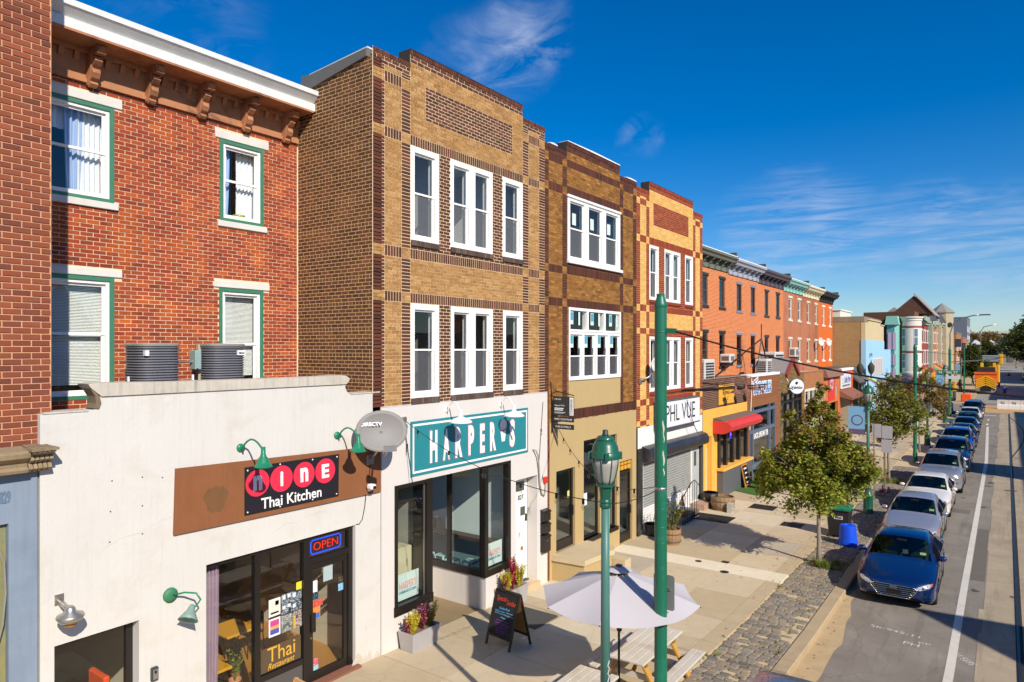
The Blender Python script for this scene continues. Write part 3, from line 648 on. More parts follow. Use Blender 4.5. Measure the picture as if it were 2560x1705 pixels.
# cornice: frieze, dentils, brackets, soffit, gutter
M_wood = mat('cornice_brown', '#b27a55', .85, var=.2, scale=5, streak=.3, bump=.6, bscale=40, dirt='#5a3a2a', dirtamt=1.0)
m = MB(); m.box(XR - .1, XR + .03, 3.9, 9.62, 11.15, 11.75); m.box(XR - .1, XR + .075, 3.9, 9.62, 11.08, 11.15); m.build('frieze', M_wood, B)
m = MB(); m.box(XR, XR + .62, 3.9, 9.6, 11.66, 11.70); m.box(XR, XR + .11, 3.9, 9.6, 11.57, 11.66); m.build('soffit', M_wood, B)
yb = [4.36, 5.34, 6.34, 7.33, 8.3, 9.28]
for i, yy in enumerate(yb):
    m = MB(); w = .062
    m.prism([(XR + .03, 11.02), (XR + .12, 11.02), (XR + .16, 11.06), (XR + .13, 11.11), (XR + .2, 11.15), (XR + .25, 11.23), (XR + .22, 11.3), (XR + .17, 11.33), (XR + .26, 11.36), (XR + .33, 11.42), (XR + .30, 11.49), (XR + .24, 11.52), (XR + .03, 11.55)], 'y', yy - w, yy + w)
    m.prism([(XR + .03, 11.04), (XR + .09, 11.05), (XR + .17, 11.22), (XR + .25, 11.45), (XR + .24, 11.56), (XR + .03, 11.56)], 'y', yy - w - .025, yy + w + .025)
    m.box(XR + .03, XR + .44, yy - .075, yy + .075, 11.52, 11.655); m.box(XR + .44, XR + .46, yy - .05, yy + .05, 11.545, 11.63)
    m.build('bracket', M_wood, B)
    nx = yb[i + 1] if i + 1 < len(yb) else 9.9
    for k in range(1, 4):
        q = yy + (nx - yy) * k / 4
        if q < 9.6: MB().prism([(XR + .03, 11.42), (XR + .07, 11.44), (XR + .1, 11.5), (XR + .12, 11.565), (XR + .03, 11.565)], 'y', q - .04, q + .04).build('dentil', M_wood, B)
M_gut = mat('white_gutter', '#dcdcda', .5, var=.06, scale=2, dirt='#a9a9a6', dirtamt=.3)
m = MB(); m.prism([(XR + .4, 11.70), (XR + .62, 11.70), (XR + .62, 11.86), (XR + .56, 11.87), (XR + .60, 11.9), (XR + .70, 12.0), (XR + .73, 12.02), (XR + .73, 12.12), (XR + .7, 12.13), (XR + .4, 12.13)], 'y', 3.9, 9.64); m.build('gutter', M_gut, B)
m = MB(); m.box(-9, XR + .5, 3.9, 9.64, 12.0, 12.08); m.build('roof', M_roof, B)
# white ground-floor front
rn = random.Random(44)
M_stuc = mat('white_stucco', '#d3cfc7', .8, var=.075, scale=.9, streak=.17, bump=.7, bscale=14, dirt='#c3b9a7', dirtamt=.5, fine=.04)
LW = (3.88, 5.0, .6, 2.42, .25); SF = (6.06, 9.19, .16, 2.97, .16)
m = MB(); P = fX(0)
wallholes(m, P, 3.71, 9.86, -.1, 5.55, [LW, SF])
prof = [(3.71, 5.55), (9.86, 5.55), (9.86, 5.57), (9.06, 5.58), (8.99, 5.62), (8.95, 5.68), (8.93, 5.74), (8.95, 5.78), (4.46, 5.80), (4.44, 5.74), (4.46, 5.68), (4.42, 5.62), (4.30, 5.60), (3.71, 5.59)]
m.prism(prof, 'x', -.3, 0); m.box(-.3, -.001, 3.712, 3.72, 0, 5.55); m.quad((0, 9.86, -.2), (-.3, 9.86, -.2), (-.3, 9.86, 5.55), (0, 9.86, 5.55)); m.build('front_wall', M_stuc, B)
m = MB(); m.prism([(4.47, 5.795), (4.42, 5.84), (4.33, 5.92), (4.29, 5.98), (4.40, 5.99), (5.5, 5.965), (7.0, 5.955), (8.4, 5.955), (8.8, 5.965), (8.93, 5.95), (9.03, 5.89), (8.99, 5.83), (8.94, 5.785)], 'x', -.33, .03)
m.box(-.32, .012, 3.74, 4.3, 5.592, 5.615); m.box(-.32, .012, 9.06, 9.84, 5.572, 5.60)
m.build('coping', mat('bare_coping', '#c6bdae', .9, var=.15, scale=5, streak=.8, bump=.5, dirt='#9a8f7e', dirtamt=.4), B)
MB().prism([(4.44, 5.62), (4.47, 5.7), (4.45, 5.79), (4.36, 5.9), (4.33, 5.9), (4.39, 5.8), (4.4, 5.7), (4.36, 5.63)], 'x', -.25, .018).build('broken_edge', mat('broken_render', '#7a6a55', .95, var=.3, scale=14, bump=.8), B)
m = MB(); m.box(XR, -.3, 3.88, 9.64, 5.05, 5.15); m.build('lower_roof', M_roof, B)
MB().box(-6, -.35, 3.9, 9.6, 4.7, 5.0).build('ceiling_slab', M_roomd, B)
gm = mat('wall_grime', '#c6bcab', .9, var=.12, scale=8)
for k in range(60):
    y_ = rn.uniform(3.8, 9.8); h_ = abs(rn.gauss(0, .12)) + .05
    if 6.0 < y_ < 9.25: continue
    w_ = rn.uniform(.05, .2); z_ = S(y_) - .03; MB().prism([(y_ - w_, z_), (y_ + w_, z_), (y_ + w_ * .5, z_ + h_ * .7), (y_, z_ + h_), (y_ - w_ * .6, z_ + h_ * .6)], 'x', .0005, .0012 + k * .00001).build('grime_patch', gm, B)
for pts_ in ([(7.35, 3.25), (7.6, 3.33), (7.8, 3.3), (8.0, 3.38), (8.3, 3.4), (8.5, 3.36)], [(4.5, 3.6), (4.75, 3.7), (5.0, 3.72), (5.35, 3.85), (5.5, 3.86)], [(9.5, .4), (9.45, .9), (9.55, 1.2), (9.8, 1.35)]): MB().tube([(.0, *p) for p in pts_], .0022, 4).build('crack', mat('crack_line', '#b3aa9c', .9), B)
# small drill holes
for y_, z_ in [(4.62, 4.56), (5.05, 4.55), (4.6, 4.12), (5.05, 4.12), (4.59, 3.68), (5.05, 3.7), (5.35, 4.5)]: MB().cyl((-.01, y_, z_), (.003, y_, z_), .011, n=8).build('anchor_hole', M_black, B)
# lower left window
m = MB(); x = -.22; a, b, c, d = LW[:4]
m.box(x - .05, x + .03, a, a + .07, c, d); m.box(x - .05, x + .03, b - .10, b, c, d); m.box(x - .05, x + .029, a + .07, b - .10, d - .05, d); m.box(x - .05, x + .029, a + .07, b - .1, c, c + .06)
w = m.build('shop_window', M_black, B); MB().quad((x, a, c), (x, b, c), (x, b, d), (x, a, d)).build('pane', G2, w)
M_floor = mat('pine_floor', '#b9803a', .5, var=.15, scale=3); M_restw = mat('restaurant_wall', '#d2c8b0', .9, var=.06)
room(B, -5.5, x - .05, 3.95, 5.7, .16, 3.3, M_restw, mat('brown_floor', '#6e5a49', .7), 'front_room')
room(B, -5.5, -.16, 5.75, 9.5, .16, 3.2, M_restw, M_floor, 'dining_room')
o = MB().bbox(-1.1, -.55, 4.75, 4.85, 1.2, 1.5, .03); tag(o.build('orange_lamp', mat('orange_lamp', '#e8531c', .4, var=.02)), 'orange lamp inside the low left window of the restaurant', 'lamp')
# storefront
x = -.13; m = MB()
m.box(x - .06, x + .05, 6.06, 6.11, .16, 2.97); m.box(x - .06, x + .05, 7.0, 7.11, .16, 2.9); m.box(x - .06, x + .06, 8.01, 8.14, .16, 2.9); m.box(x - .06, x + .05, 9.08, 9.19, .16, 2.97)
m.box(x - .06, x + .055, 6.11, 9.08, 2.89, 2.97); m.box(x - .06, x + .048, 6.11, 7.0, .16, .28); m.box(x - .06, x + .048, 7.11, 8.01, .62, .72); m.box(x - .06, x + .048, 8.14, 9.08, 2.42, 2.53)
sf = m.build('storefront', M_black, B)
for a, b, c, d in ((6.11, 7.0, .28, 2.89), (7.11, 8.01, .72, 2.89), (8.14, 9.08, 2.53, 2.89)): MB().quad((x, a, c), (x, b, c), (x, b, d), (x, a, d)).build('pane', G2, sf)
MB().box(x - .05, x + .02, 7.11, 8.01, .16, .62).build('stall_riser', mat('riser_grey', '#55504d', .6), sf)
m = MB(); m.box(x - .02, x + .03, 8.15, 8.24, .2, 2.41); m.box(x - .02, x + .03, 8.98, 9.07, .2, 2.41); m.box(x - .02, x + .03, 8.24, 8.98, 2.3, 2.41); m.box(x - .02, x + .03, 8.24, 8.98, .2, .36)
dr = m.build('door', M_black, B); MB().quad((x, 8.24, .36), (x, 8.98, .36), (x, 8.98, 2.3), (x, 8.24, 2.3)).build('pane', G2, dr); MB().bbox(x + .03, x + .09, 8.17, 8.27, 1.14, 1.5, .01).build('door_handle', M_black, dr)
MB().cyl((x + .03, 8.19, 1.03), (x + .045, 8.19, 1.03), .018, n=10).build('lock', mat('brass', '#b99a55', .3, .8), dr)
MB().box(-.2, .12, 8.02, 9.25, .1, .19).build('door_step', mat('brick_step', '#8a5a45', .9, var=.2, scale=9), B)
# things seen in the restaurant
M_yel = mat('yellow_wood', '#d99a20', .5, var=.1, scale=6); M_chair = mat('chair_black', '#1d1a18', .4)
for i, (tx, ty) in enumerate(((-.85, 6.5), (-2.0, 7.75), (-3.4, 6.9))):
    t = thing('dining_table', ['yellow wooden table nearest the restaurant curtain', 'yellow wooden table behind the menus in the restaurant', 'yellow wooden table at the back of the restaurant'][i], 'table', (tx, ty, .16), 'restaurant tables')
    MB().bbox(tx - .38, tx + .38, ty - .32, ty + .32, .88, .93, .008).build('table_top', M_yel, t); MB().cyl((tx, ty, .2), (tx, ty, .88), .04).build('leg', M_chair, t); MB().lathe([(.25, .16), (.24, .19), (.04, .22)], (tx, ty, 0)).build('foot', M_chair, t)
    for k, (dx, dy) in enumerate(((-.2, .55), (-.6, -.1))):
        c = thing('chair', 'black metal chair ' + ('beside' if k == 0 else 'behind') + ' the ' + ['nearest', 'middle', 'back'][i] + ' restaurant table', 'chair', (tx + dx, ty + dy, .16), 'restaurant chairs'); cx, cy = tx + dx, ty + dy
        MB().bbox(cx - .19, cx + .19, cy - .19, cy + .19, .6, .63, .006).build('seat', M_chair, c); MB().bbox(cx - .19, cx + .19, cy + .17, cy + .19, .75, 1.02, .006).build('backrest', M_chair, c)
        for sx in (-1, 1):
            for sy in (-1, 1): MB().cyl((cx + sx * .2, cy + sy * .2, .16), (cx + sx * .17, cy + sy * .17, .6), .013, n=6).build('leg', M_chair, c)
        for sx in (-1, 1): MB().cyl((cx + sx * .17, cy + .18, .6), (cx + sx * .17, cy + .18, 1.0), .012, n=6).build('back_post', M_chair, c)
o = curtain(None, -.24, 6.1, 6.42, .3, 2.87, mat('mauve_curtain', '#a88ea0', .9, var=.1), .035, 5, .75); tag(o, 'mauve curtain hanging at the left of the restaurant window', 'curtain')
pt = thing('window_plant', 'terracotta pot with thin leafy plant inside the restaurant window', 'plant', (-.45, 6.85, .4))
MB().lathe([(.07, .45), (.1, .66), (.11, .66), (.11, .7), (.09, .7), (.08, .64)], (-.45, 6.85, 0), 16).build('pot', mat('terracotta', '#c0805e', .8), pt, smooth=True); MB().box(-.62, -.28, 6.6, 7.0, .2, .45).build('stand', M_black, pt)
def twigs(par, c, n, h, sp, leaf, mt, rn, nl=14, name='foliage', spread=.5):
    m = MB()
    for _ in range(n):
        a = rn.uniform(0, 6.28); e = (c[0] + sp * cos(a) * rn.uniform(.2, 1), c[1] + sp * sin(a) * rn.uniform(.2, 1), c[2] + h * rn.uniform(.6, 1)); b = (c[0] + .15 * (e[0] - c[0]), c[1] + .15 * (e[1] - c[1]), c[2])
        m.cyl(b, e, .004, .002, 4, False)
        for k in range(nl):
            t = .3 + .7 * (k + rn.random()) / nl; p = Vector(b).lerp(Vector(e), t); d = Vector((rn.gauss(0, 1), rn.gauss(0, 1), rn.gauss(.3, .7))).normalized(); l = leaf * rn.uniform(.6, 1.2); s_ = d.cross(Vector((rn.random(), rn.random(), rn.random() + .1))).normalized() * l * .3
            m.add([p, p + d * l * .5 + s_, p + d * l, p + d * l * .5 - s_], [(0, 1, 2, 3)])
    return m.build(name, mt, par)
def leafmat(name, cols, trans=.25):
    if name in MATS: return MATS[name]
    b = NB(name); g = b.n('ShaderNodeNewGeometry'); k = len(cols)
    c = b.ramp(g.outputs['Random Per Island'], [(i / (k - 1), hx(q)) for i, q in enumerate(cols)])
    p = b.n('ShaderNodeBsdfPrincipled', {'Base Color': c, 'Roughness': .55, 'Specular IOR Level': .35}); t = b.n('ShaderNodeBsdfTranslucent', {'Color': c})
    ms = b.n('ShaderNodeMixShader', {0: trans, 1: p.outputs[0], 2: t.outputs[0]}); b.t.links.new(ms.outputs[0], b.out.inputs[0]); MATS[name] = b.m; return b.m
rn = random.Random(9)
twigs(pt, (-.45, 6.85, .68), 9, .5, .22, .05, leafmat('leaf_thin', ['#6d7a30', '#8a8f3c', '#4f5f24']), rn)
# posters, menus and stickers in the windows (flat print)
def flatmat(name, base, ink, sx=60, sz=40, amt=.5, seed=0):
    if name in MATS: return MATS[name]
    b = NB(name); n = b.noise(b.gpos((sx * .5, sx, sz)), 1.0, 1, .3); n2 = b.noise(b.gpos((6, 6, 6)), 1.3, 1)
    f = b.math('MULTIPLY', b.math('GREATER_THAN', n, 1 - amt * .95), b.math('GREATER_THAN', n2, .42)); b.pbsdf(b.mix(f, hx(base), hx(ink)), .6); MATS[name] = b.m; return b.m
def sheet(name, label, cat, X, y0, y1, z0, z1, base, ink, parts=(), grp=None, amt=.5):
    o = MB().box(X - .003, X, y0, y1, z0, z1).build(name, flatmat('print_' + base[1:] + ink[1:] + '_%d' % int(amt * 100), base, ink, 90, 70, amt)); tag(o, label, cat, grp)
    for pn, a, b, c, d, col in parts: MB().box(X, X + .002, y0 + (y1 - y0) * a, y0 + (y1 - y0) * b, z0 + (z1 - z0) * c, z0 + (z1 - z0) * d).build(pn, mat('ink_' + col[1:], col, .6, var=.03), o)
    return o
X = x + .012
g = 'papers in the restaurant window'
sheet('menu', 'dark four-panel menu in the middle restaurant pane', 'menu', X, 7.56, 8.0, 1.66, 2.02, '#26323d', '#c9d3da', [('photo', .05, .2, .75, .95, '#d8dde0'), ('photo', .3, .45, .78, .95, '#d8dde0'), ('photo', .55, .7, .7, .92, '#d8dde0'), ('photo', .05, .2, .25, .42, '#d8dde0'), ('photo', .3, .45, .28, .45, '#d8dde0'), ('photo', .55, .7, .15, .35, '#d8dde0')], g, .45)
sheet('menu', 'white framed certificate left of the dark menu', 'menu', X, 7.30, 7.54, 1.69, 2.0, '#e9e6e0', '#d9d5cc', [('panel', .12, .88, .12, .9, '#ded7c8'), ('mark', .55, .85, .6, .85, '#c56a2d'), ('band', .15, .85, .14, .24, '#b33a24')], g, .3)
sheet('menu', 'pink and blue framed poster under the certificate', 'menu', X, 7.30, 7.54, 1.33, 1.65, '#ebe8e6', '#d9d5d2', [('panel', .12, .88, .58, .9, '#c8468c'), ('panel', .12, .88, .4, .58, '#e0a25a'), ('panel', .12, .88, .12, .4, '#4a58a8')], g, .2)
sheet('menu', 'green-grey printed menu under the dark menu', 'menu', X, 7.56, 7.79, 1.33, 1.64, '#5d6058', '#c4c6bd', [], g, .5)
sheet('menu', 'brown menu with orange drink picture beside the door', 'menu', X, 7.81, 8.0, 1.33, 1.64, '#5a4a42', '#c9bfb6', [('drink', .05, .3, .05, .7, '#e0a040')], g, .5)
sheet('sticker', 'yellow stickers at the edge of the middle restaurant pane', 'sticker', X, 7.88, 8.0, 2.02, 2.16, '#e0d234', '#8a7f2a', [], None, .3)
for i, (a, b, c, d, col, ink) in enumerate([(8.26, 8.36, 1.86, 2.08, '#e6e8ea', '#c06a6a'), (8.26, 8.38, 1.72, 1.84, '#1f3d56', '#dfe6ea'), (8.26, 8.48, 1.58, 1.7, '#d8432e', '#e8c0b8'), (8.26, 8.42, 1.46, 1.57, '#e88428', '#f0c090'), (8.33, 8.4, 1.36, 1.45, '#2f66c8', '#c0d0f0'), (8.27, 8.37, .48, .6, '#d85a78', '#f0e0e4'), (8.27, 8.38, .38, .47, '#8fc3d0', '#e6f0f2'), (8.86, 8.98, 1.72, 1.86, '#7fb6d8', '#e0edf4'), (8.86, 8.98, 1.88, 2.0, '#3c352a', '#e0b23c'), (8.5, 8.72, 2.0, 2.28, '#a9bcb9', '#9fb2b0')]):
    sheet('sticker', ['white card sticker high on the door', 'navy sticker on the restaurant door', 'red sticker on the restaurant door', 'orange sticker on the restaurant door', 'small blue sticker on the restaurant door', 'pink sticker at the foot of the door', 'pale blue sticker at the foot of the door', 'light blue leaflet at the right edge of the door', 'black and yellow leaflet on the door', 'pale grey paper behind the top of the door'][i], 'sticker', x + .01, a, b, c, d, col, ink, [], 'stickers on the restaurant door', .35)
ts = tag(MB().box(X - .004, X, 7.14, 7.98, .74, 1.17).build('window_board', mat('board_brown', '#5b4a33', .7)), 'brown board lettered in gold low in the middle pane', 'sign')
M_gold = mat('gold_letter', '#d9a63c', .5, var=.05)
text(ts, 'lettering', 'Thai', (X + .003, 7.56, 1.02), M_gold, .58, .26); text(ts, 'lettering', 'Restaurant', (X + .003, 7.56, .815), M_gold, .56, .11, shear=.35)
ops = thing('open_sign', 'blue and red neon sign reading OPEN above the restaurant door', 'sign', (x + .03, 8.55, 2.62))
E_b = emit('neon_blue', '#3a5cff', 1.1); E_r = emit('neon_red', '#ff3a22', 1.0)
r0, r1, q0, q1 = 8.19, 8.9, 2.6, 2.86; c = .04
MB().tube([(x + .03, r0 + c, q0), (x + .03, r1 - c, q0), (x + .03, r1, q0 + c), (x + .03, r1, q1 - c), (x + .03, r1 - c, q1), (x + .03, r0 + c, q1), (x + .03, r0, q1 - c), (x + .03, r0, q0 + c), (x + .03, r0 + c, q0)], .012).build('neon_border', E_b, ops)
text(ops, 'lettering', 'OPEN', (x + .03, 8.545, 2.73), E_r, .58, .15, bold=-.012); MB().box(x + .006, x + .015, r0 + .02, r1 - .02, q0 + .02, q1 - .02).build('backing', mat('neon_back', '#26242a', .5), ops)
# ---- brown sign board, black banner
M_ply = mat('brown_board', '#8a5632', .75, var=.14, scale=2.5, dirt='#6a4427', dirtamt=.5, streak=.3, bump=.3, bscale=30)
bs = thing('sign_board', 'long brown wooden board on the white restaurant front', 'sign', (.02, 7.7, 3.5))
MB().prism([(5.51, 3.585), (9.83, 3.53), (9.83, 4.48), (5.54, 4.61)], 'x', .005, .05).build('board', M_ply, bs)
MB().prism([(6.2 + .2 * cos(t) * (1 + .15 * sin(3 * t) + .08 * sin(7 * t)), 4.02 + .24 * sin(t) * (1 + .12 * cos(2 * t) + .07 * sin(9 * t))) for t in [i * pi / 20 for i in range(40)]], 'x', .05, .0525).build('stain', mat('board_stain', '#75502f', .8, var=.2, scale=6), bs)
bn = thing('banner', 'black banner with four red discs on the brown board', 'sign', (.06, 7.7, 3.6))
MB().prism([(6.71, 3.655), (8.71, 3.64), (8.72, 4.445), (6.71, 4.465)], 'x', .055, .068).build('banner_cloth', mat('banner_black', '#201d24', .5, var=.1, scale=4), bn)
M_red = mat('disc_red', '#e6304a', .5, var=.04); M_lt = mat('letter_white', '#f2efec', .5, var=.02)
for i, (yy, ch) in enumerate(zip((6.95, 7.43, 7.91, 8.39), 'ninE')):
    MB().cyl((.07, yy, 4.17), (.074, yy, 4.17), .232, n=40).build('disc', M_red, bn); text(bn, 'lettering', ch, (.078, yy, 4.17), M_lt, {'n': .17, 'i': .06, 'E': .17}[ch], .26, bold=.04 if ch != 'i' else .05)
text(bn, 'lettering', 'Thai Kitchen', (.072, 7.66, 3.795), M_lt, 1.28, .19, bold=.012)
for yy, zz in ((6.76, 4.41), (8.67, 4.40), (6.76, 3.7), (8.66, 3.69), (7.4, 4.43), (8.1, 4.42), (7.4, 3.68), (8.1, 3.68)): MB().cyl((.066, yy, zz), (.074, yy, zz), .014, n=8).build('grommet', M_lt, bn)
# ---- gooseneck lamps
def gooseneck(label, base, out, drop, mt, r, grp, inner, rise=.14, bowl=False):
    y_, z_ = base; t = thing('wall_lamp', label, 'lamp', (0.0, y_, z_), grp)
    MB().lathe([(.075, 0), (.07, .02), (.03, .035)], (0.0, y_, z_), 16, Matrix.Rotation(pi / 2, 3, 'Y')).build('base_plate', mt, t, smooth=True)
    pts = []
    for k in range(15):
        a = k / 14; pts.append((.02 + out * (a if a < .8 else .8 + (a - .8) * .9), y_ - .0 * a, z_ - .02 + rise * sin(a * pi) * 1.35 - (drop * max(0, (a - .55) / .45) ** 1.5)))
    MB().tube([(0.02, y_, z_), (.1, y_, z_ - .03)] + pts[2:], .016, 8).build('arm', mt, t, smooth=True)
    ex, ez = pts[-1][0], pts[-1][2]
    if bowl: pr = [(.03, .10), (.045, .0), (.06, -.06), (r * .62, -.10), (r * .92, -.155), (r, -.19), (r * .97, -.19), (r * .6, -.115), (.03, -.07)]
    else: pr = [(.035, .06), (.04, -.06), (.055, -.1), (.075, -.12), (r * .8, -.24), (r, -.27), (r * .96, -.27), (r * .55, -.16), (.03, -.12)]
    MB().lathe(pr, (ex, y_, ez), 28).build('shade', mt, t, smooth=True)
    MB().lathe([(.0, -.08), (.03, -.1), (.045, -.16), (.035, -.2), (.0, -.215)], (ex, y_, ez), 12).build('bulb', inner, t, smooth=True)
    return t
M_gl = mat('lamp_green', '#1f7c5b', .4, var=.1, scale=6); M_wl = mat('lamp_white', '#efece6', .4, var=.02); M_bulb = mat('bulb_frost', '#e8e4d8', .3)
gooseneck('green gooseneck lamp above the word nine on the banner', (6.67, 4.80), .64, -.03, M_gl, .155, 'green gooseneck lamps', M_bulb)
gooseneck('green gooseneck lamp beside the satellite dish', (8.73, 4.80), .60, -.03, M_gl, .155, 'green gooseneck lamps', M_bulb)
gooseneck('white gooseneck lamp over the middle of the teal sign', (11.90, 5.07), .44, .06, M_wl, .27, 'white gooseneck lamps', M_bulb, .16, True)
gooseneck('white gooseneck lamp at the right end of the teal sign', (13.98, 5.05), .44, .06, M_wl, .27, 'white gooseneck lamps', M_bulb, .16, True)
# bent green lamp and floodlight on the white wall
t = thing('wall_lamp', 'green wall lamp with drooping shade beside the lockbox', 'lamp', (0, 5.49, 2.63))
MB().lathe([(.115, 0), (.11, .03), (.05, .05)], (0, 5.47, 2.66), 20, Matrix.Rotation(pi / 2, 3, 'Y')).build('base_plate', mat('lamp_green_old', '#3b7a54', .6, var=.2, scale=12), t, smooth=True)
MB().tube([(.05, 5.49, 2.66), (.18, 5.6, 2.7), (.3, 5.72, 2.68), (.36, 5.76, 2.58), (.3, 5.72, 2.48), (.25, 5.68, 2.44)], .014).build('arm', M_gl, t, smooth=True)
ax = Vector((.35, -.5, -.75)).normalized().to_track_quat('Z', 'Y').to_matrix()
MB().lathe([(.03, -.04), (.05, .0), (.06, .05), (.11, .13), (.15, .2), (.145, .2), (.1, .13), (.04, .05)], (.25, 5.68, 2.46), 20, ax).build('shade', mat('shade_grey_green', '#7f9a8e', .5), t, smooth=True); MB().lathe([(.0, .03), (.05, .06), (.06, .13), (.0, .18)], (.25, 5.68, 2.46), 12, ax).build('bulb', M_bulb, t, smooth=True)
t = thing('floodlight', 'silver round floodlight on bracket above the low window', 'lamp', (0, 3.95, 3.05))
M_al = mat('aluminium', '#b9b4aa', .35, .8, var=.1, scale=8)
MB().box(0, .02, 3.88, 3.99, 2.98, 3.12).build('base_plate', M_al, t); MB().tube([(.02, 3.93, 3.03), (.2, 3.95, 2.98), (.3, 3.96, 2.95)], .035, 10).build('arm', M_al, t, smooth=True)
MB().lathe([(.03, .1), (.06, .07), (.07, .02), (.16, -.02), (.17, -.05), (.13, -.11), (.08, -.13)], (.3, 3.96, 2.92), 24).build('housing', M_al, t, smooth=True); MB().lathe([(.09, -.12), (.07, -.17), (.0, -.19)], (.3, 3.96, 2.92), 20).build('lens', mat('amber', '#b8791f', .2), t, smooth=True)
lb = thing('lockbox', 'small grey key lockbox on the white wall', 'lockbox', (0, 5.21, 1.45)); MB().bbox(0, .06, 5.16, 5.27, 1.44, 1.65, .015).build('case', mat('lock_dark', '#3b3f45', .4), lb); MB().bbox(.06, .068, 5.18, 5.25, 1.47, 1.62, .003).build('face', M_al, lb); MB().box(.066, .074, 5.2, 5.23, 1.56, 1.6).build('button', M_black, lb)
# ---- AC units on the low roof
M_acg = mat('ac_grey', '#84848a', .5, .3, var=.1, scale=6); M_ac = mat('ac_cap', '#9c9a92', .5, .3)
M_coil = mat('ac_coil', '#505056', .6, .3, var=.2, scale=30)
for i, (cy, lb_) in enumerate(((5.94, 'grey round condenser unit on the low roof, left of the two'), (7.2, 'grey condenser unit with white label nearer the dark brick wall'))):
    t = thing('condenser_unit', lb_, 'air conditioner', (-1.5, cy, 5.15), 'roof condensers')
    n = 40; ex = .375
    def sq(r, z): return [(-1.5 + r * math.copysign(abs(cos(2 * pi * k / n)) ** .62, cos(2 * pi * k / n)), cy + r * math.copysign(abs(sin(2 * pi * k / n)) ** .62, sin(2 * pi * k / n)), z) for k in range(n)]
    def loft(rs):
        m = MB(); vs = [p for r in rs for p in r]; fs = [(j * n + k, j * n + (k + 1) % n, (j + 1) * n + (k + 1) % n, (j + 1) * n + k) for j in range(len(rs) - 1) for k in range(n)]; return m.add(vs, fs + [tuple(range(n)), tuple(range((len(rs) - 1) * n, len(rs) * n))])
    loft([sq(.355, 5.2), sq(.355, 6.52)]).build('coil', M_coil, t)
    z = 5.22; k = 0
    fins = MB()
    while z < 6.52:
        r = [sq(.355, z), sq(.378, z + .008), sq(.378, z + .02), sq(.355, z + .03)]; vs = [p for q in r for p in q]; fins.add(vs, [(j * n + q, j * n + (q + 1) % n, (j + 1) * n + (q + 1) % n, (j + 1) * n + q) for j in range(3) for q in range(n)]); z += .045
    fins.build('louvre', M_acg, t, kind='stuff')
    loft([sq(.385, 6.52), sq(.39, 6.55), sq(.37, 6.575)]).build('top_cap', M_ac, t); loft([sq(.38, 5.15), sq(.38, 5.2)]).build('base', M_acg, t)
    MB().box(-1.2, -1.118, *( (cy - .3, cy - .24) if i == 0 else (cy + .12, cy + .28)), 6.36, 6.45).build('label_plate', M_lt, t)
    if i: text(t, 'lettering', 'Gibson', (-1.112, cy + .2, 6.405), M_black, .12, .035)
    else: pass
t = thing('service_box', 'grey electrical box and pipe between the roof condensers', 'electrical box', (-1.5, 6.75, 5.15))
MB().bbox(-1.6, -1.4, 6.66, 6.78, 6.1, 6.45, .01).build('box', mat('box_teal', '#8fa6a3', .5), t); MB().tube([(-1.5, 6.34, 6.24), (-1.5, 6.66, 6.24)], .022).build('pipe', M_al, t); MB().tube([(-1.4, 6.7, 6.12), (-1.35, 6.66, 5.9), (-1.3, 6.58, 5.6), (-1.3, 6.55, 5.2)], .02).build('conduit', M_black, t); MB().bbox(-1.62, -1.52, 6.79, 6.86, 5.15, 6.56, .01).build('post', mat('ac_beige', '#b3a68f', .5), t)
for yy in (5.4, 6.5):
    t = thing('wall_bracket', 'white angle bracket on the low roof ' + ('left of the condensers' if yy < 6 else 'between the condensers'), 'bracket', (-1.2, yy, 5.15)); MB().beam((-1.2, yy, 5.15), (-1.2, yy, 6.02), .03, .03).build('post', M_lt, t); MB().beam((-1.2, yy + .18, 5.6), (-1.2, yy, 5.95), .02, .02).build('brace', M_lt, t)
# ---- satellite dish
def dish(label, c, mount, nrm, rx, ry, mt, logo=True, lnb=True):
    t = thing('satellite_dish', label, 'satellite dish', mount)
    q = Vector(nrm).normalized().to_track_quat('Z', 'Y').to_matrix(); c = Vector(c); m = MB(); n = 40; vs = []
    for i in range(9):
        r = i / 8
        for k in range(n): vs.append(c + q @ Vector((rx * r * cos(2 * pi * k / n), ry * r * sin(2 * pi * k / n), .1 * r * r - .1)))
    fs = [(i * n + k, i * n + (k + 1) % n, (i + 1) * n + (k + 1) % n, (i + 1) * n + k) for i in range(8) for k in range(n)]
    o = m.add(vs, fs).build('reflector', mt, t, smooth=True); sm = o.modifiers.new('thickness', 'SOLIDIFY'); sm.thickness = .02
    MB().tube([c + q @ Vector((rx * cos(2 * pi * k / n), ry * sin(2 * pi * k / n), 0)) for k in range(n + 1)], .012).build('rim', mt, t, smooth=True)
    back = c + q @ Vector((0, -.05, -.14)); MB().tube([back, (back + Vector(mount)) / 2 + Vector((.02, 0, -.1)), mount], .028, 10).build('mast', M_al, t, smooth=True)
    MB().bbox(mount[0] - .03, mount[0] + .02, mount[1] - .1, mount[1] + .1, mount[2] - .1, mount[2] + .1, .01).build('mount_plate', M_al, t)
    if lnb:
        e = c + q @ Vector((.05, -ry * 1.05, .55)); MB().tube([c + q @ Vector((0, -ry * .9, -.06)), c + q @ Vector((.0, -ry * 1.25, .1)), e], .022, 8).build('feed_arm', M_al, t, smooth=True)
        MB().beam(e - q @ Vector((.12, 0, .02)), e + q @ Vector((.12, 0, .02)), .1, .1).build('receiver', mat('lnb_grey', '#7c7c7c', .5), t)
    if logo:
        o = text(None, 'lettering', 'DIRECTV', (0, 0, 0), M_lt, .42, .075, bold=.03); o.rotation_euler = q.to_euler(); o.location = c + q @ Vector((-.2, .14, -.012)); setpar(o, t)
    return t
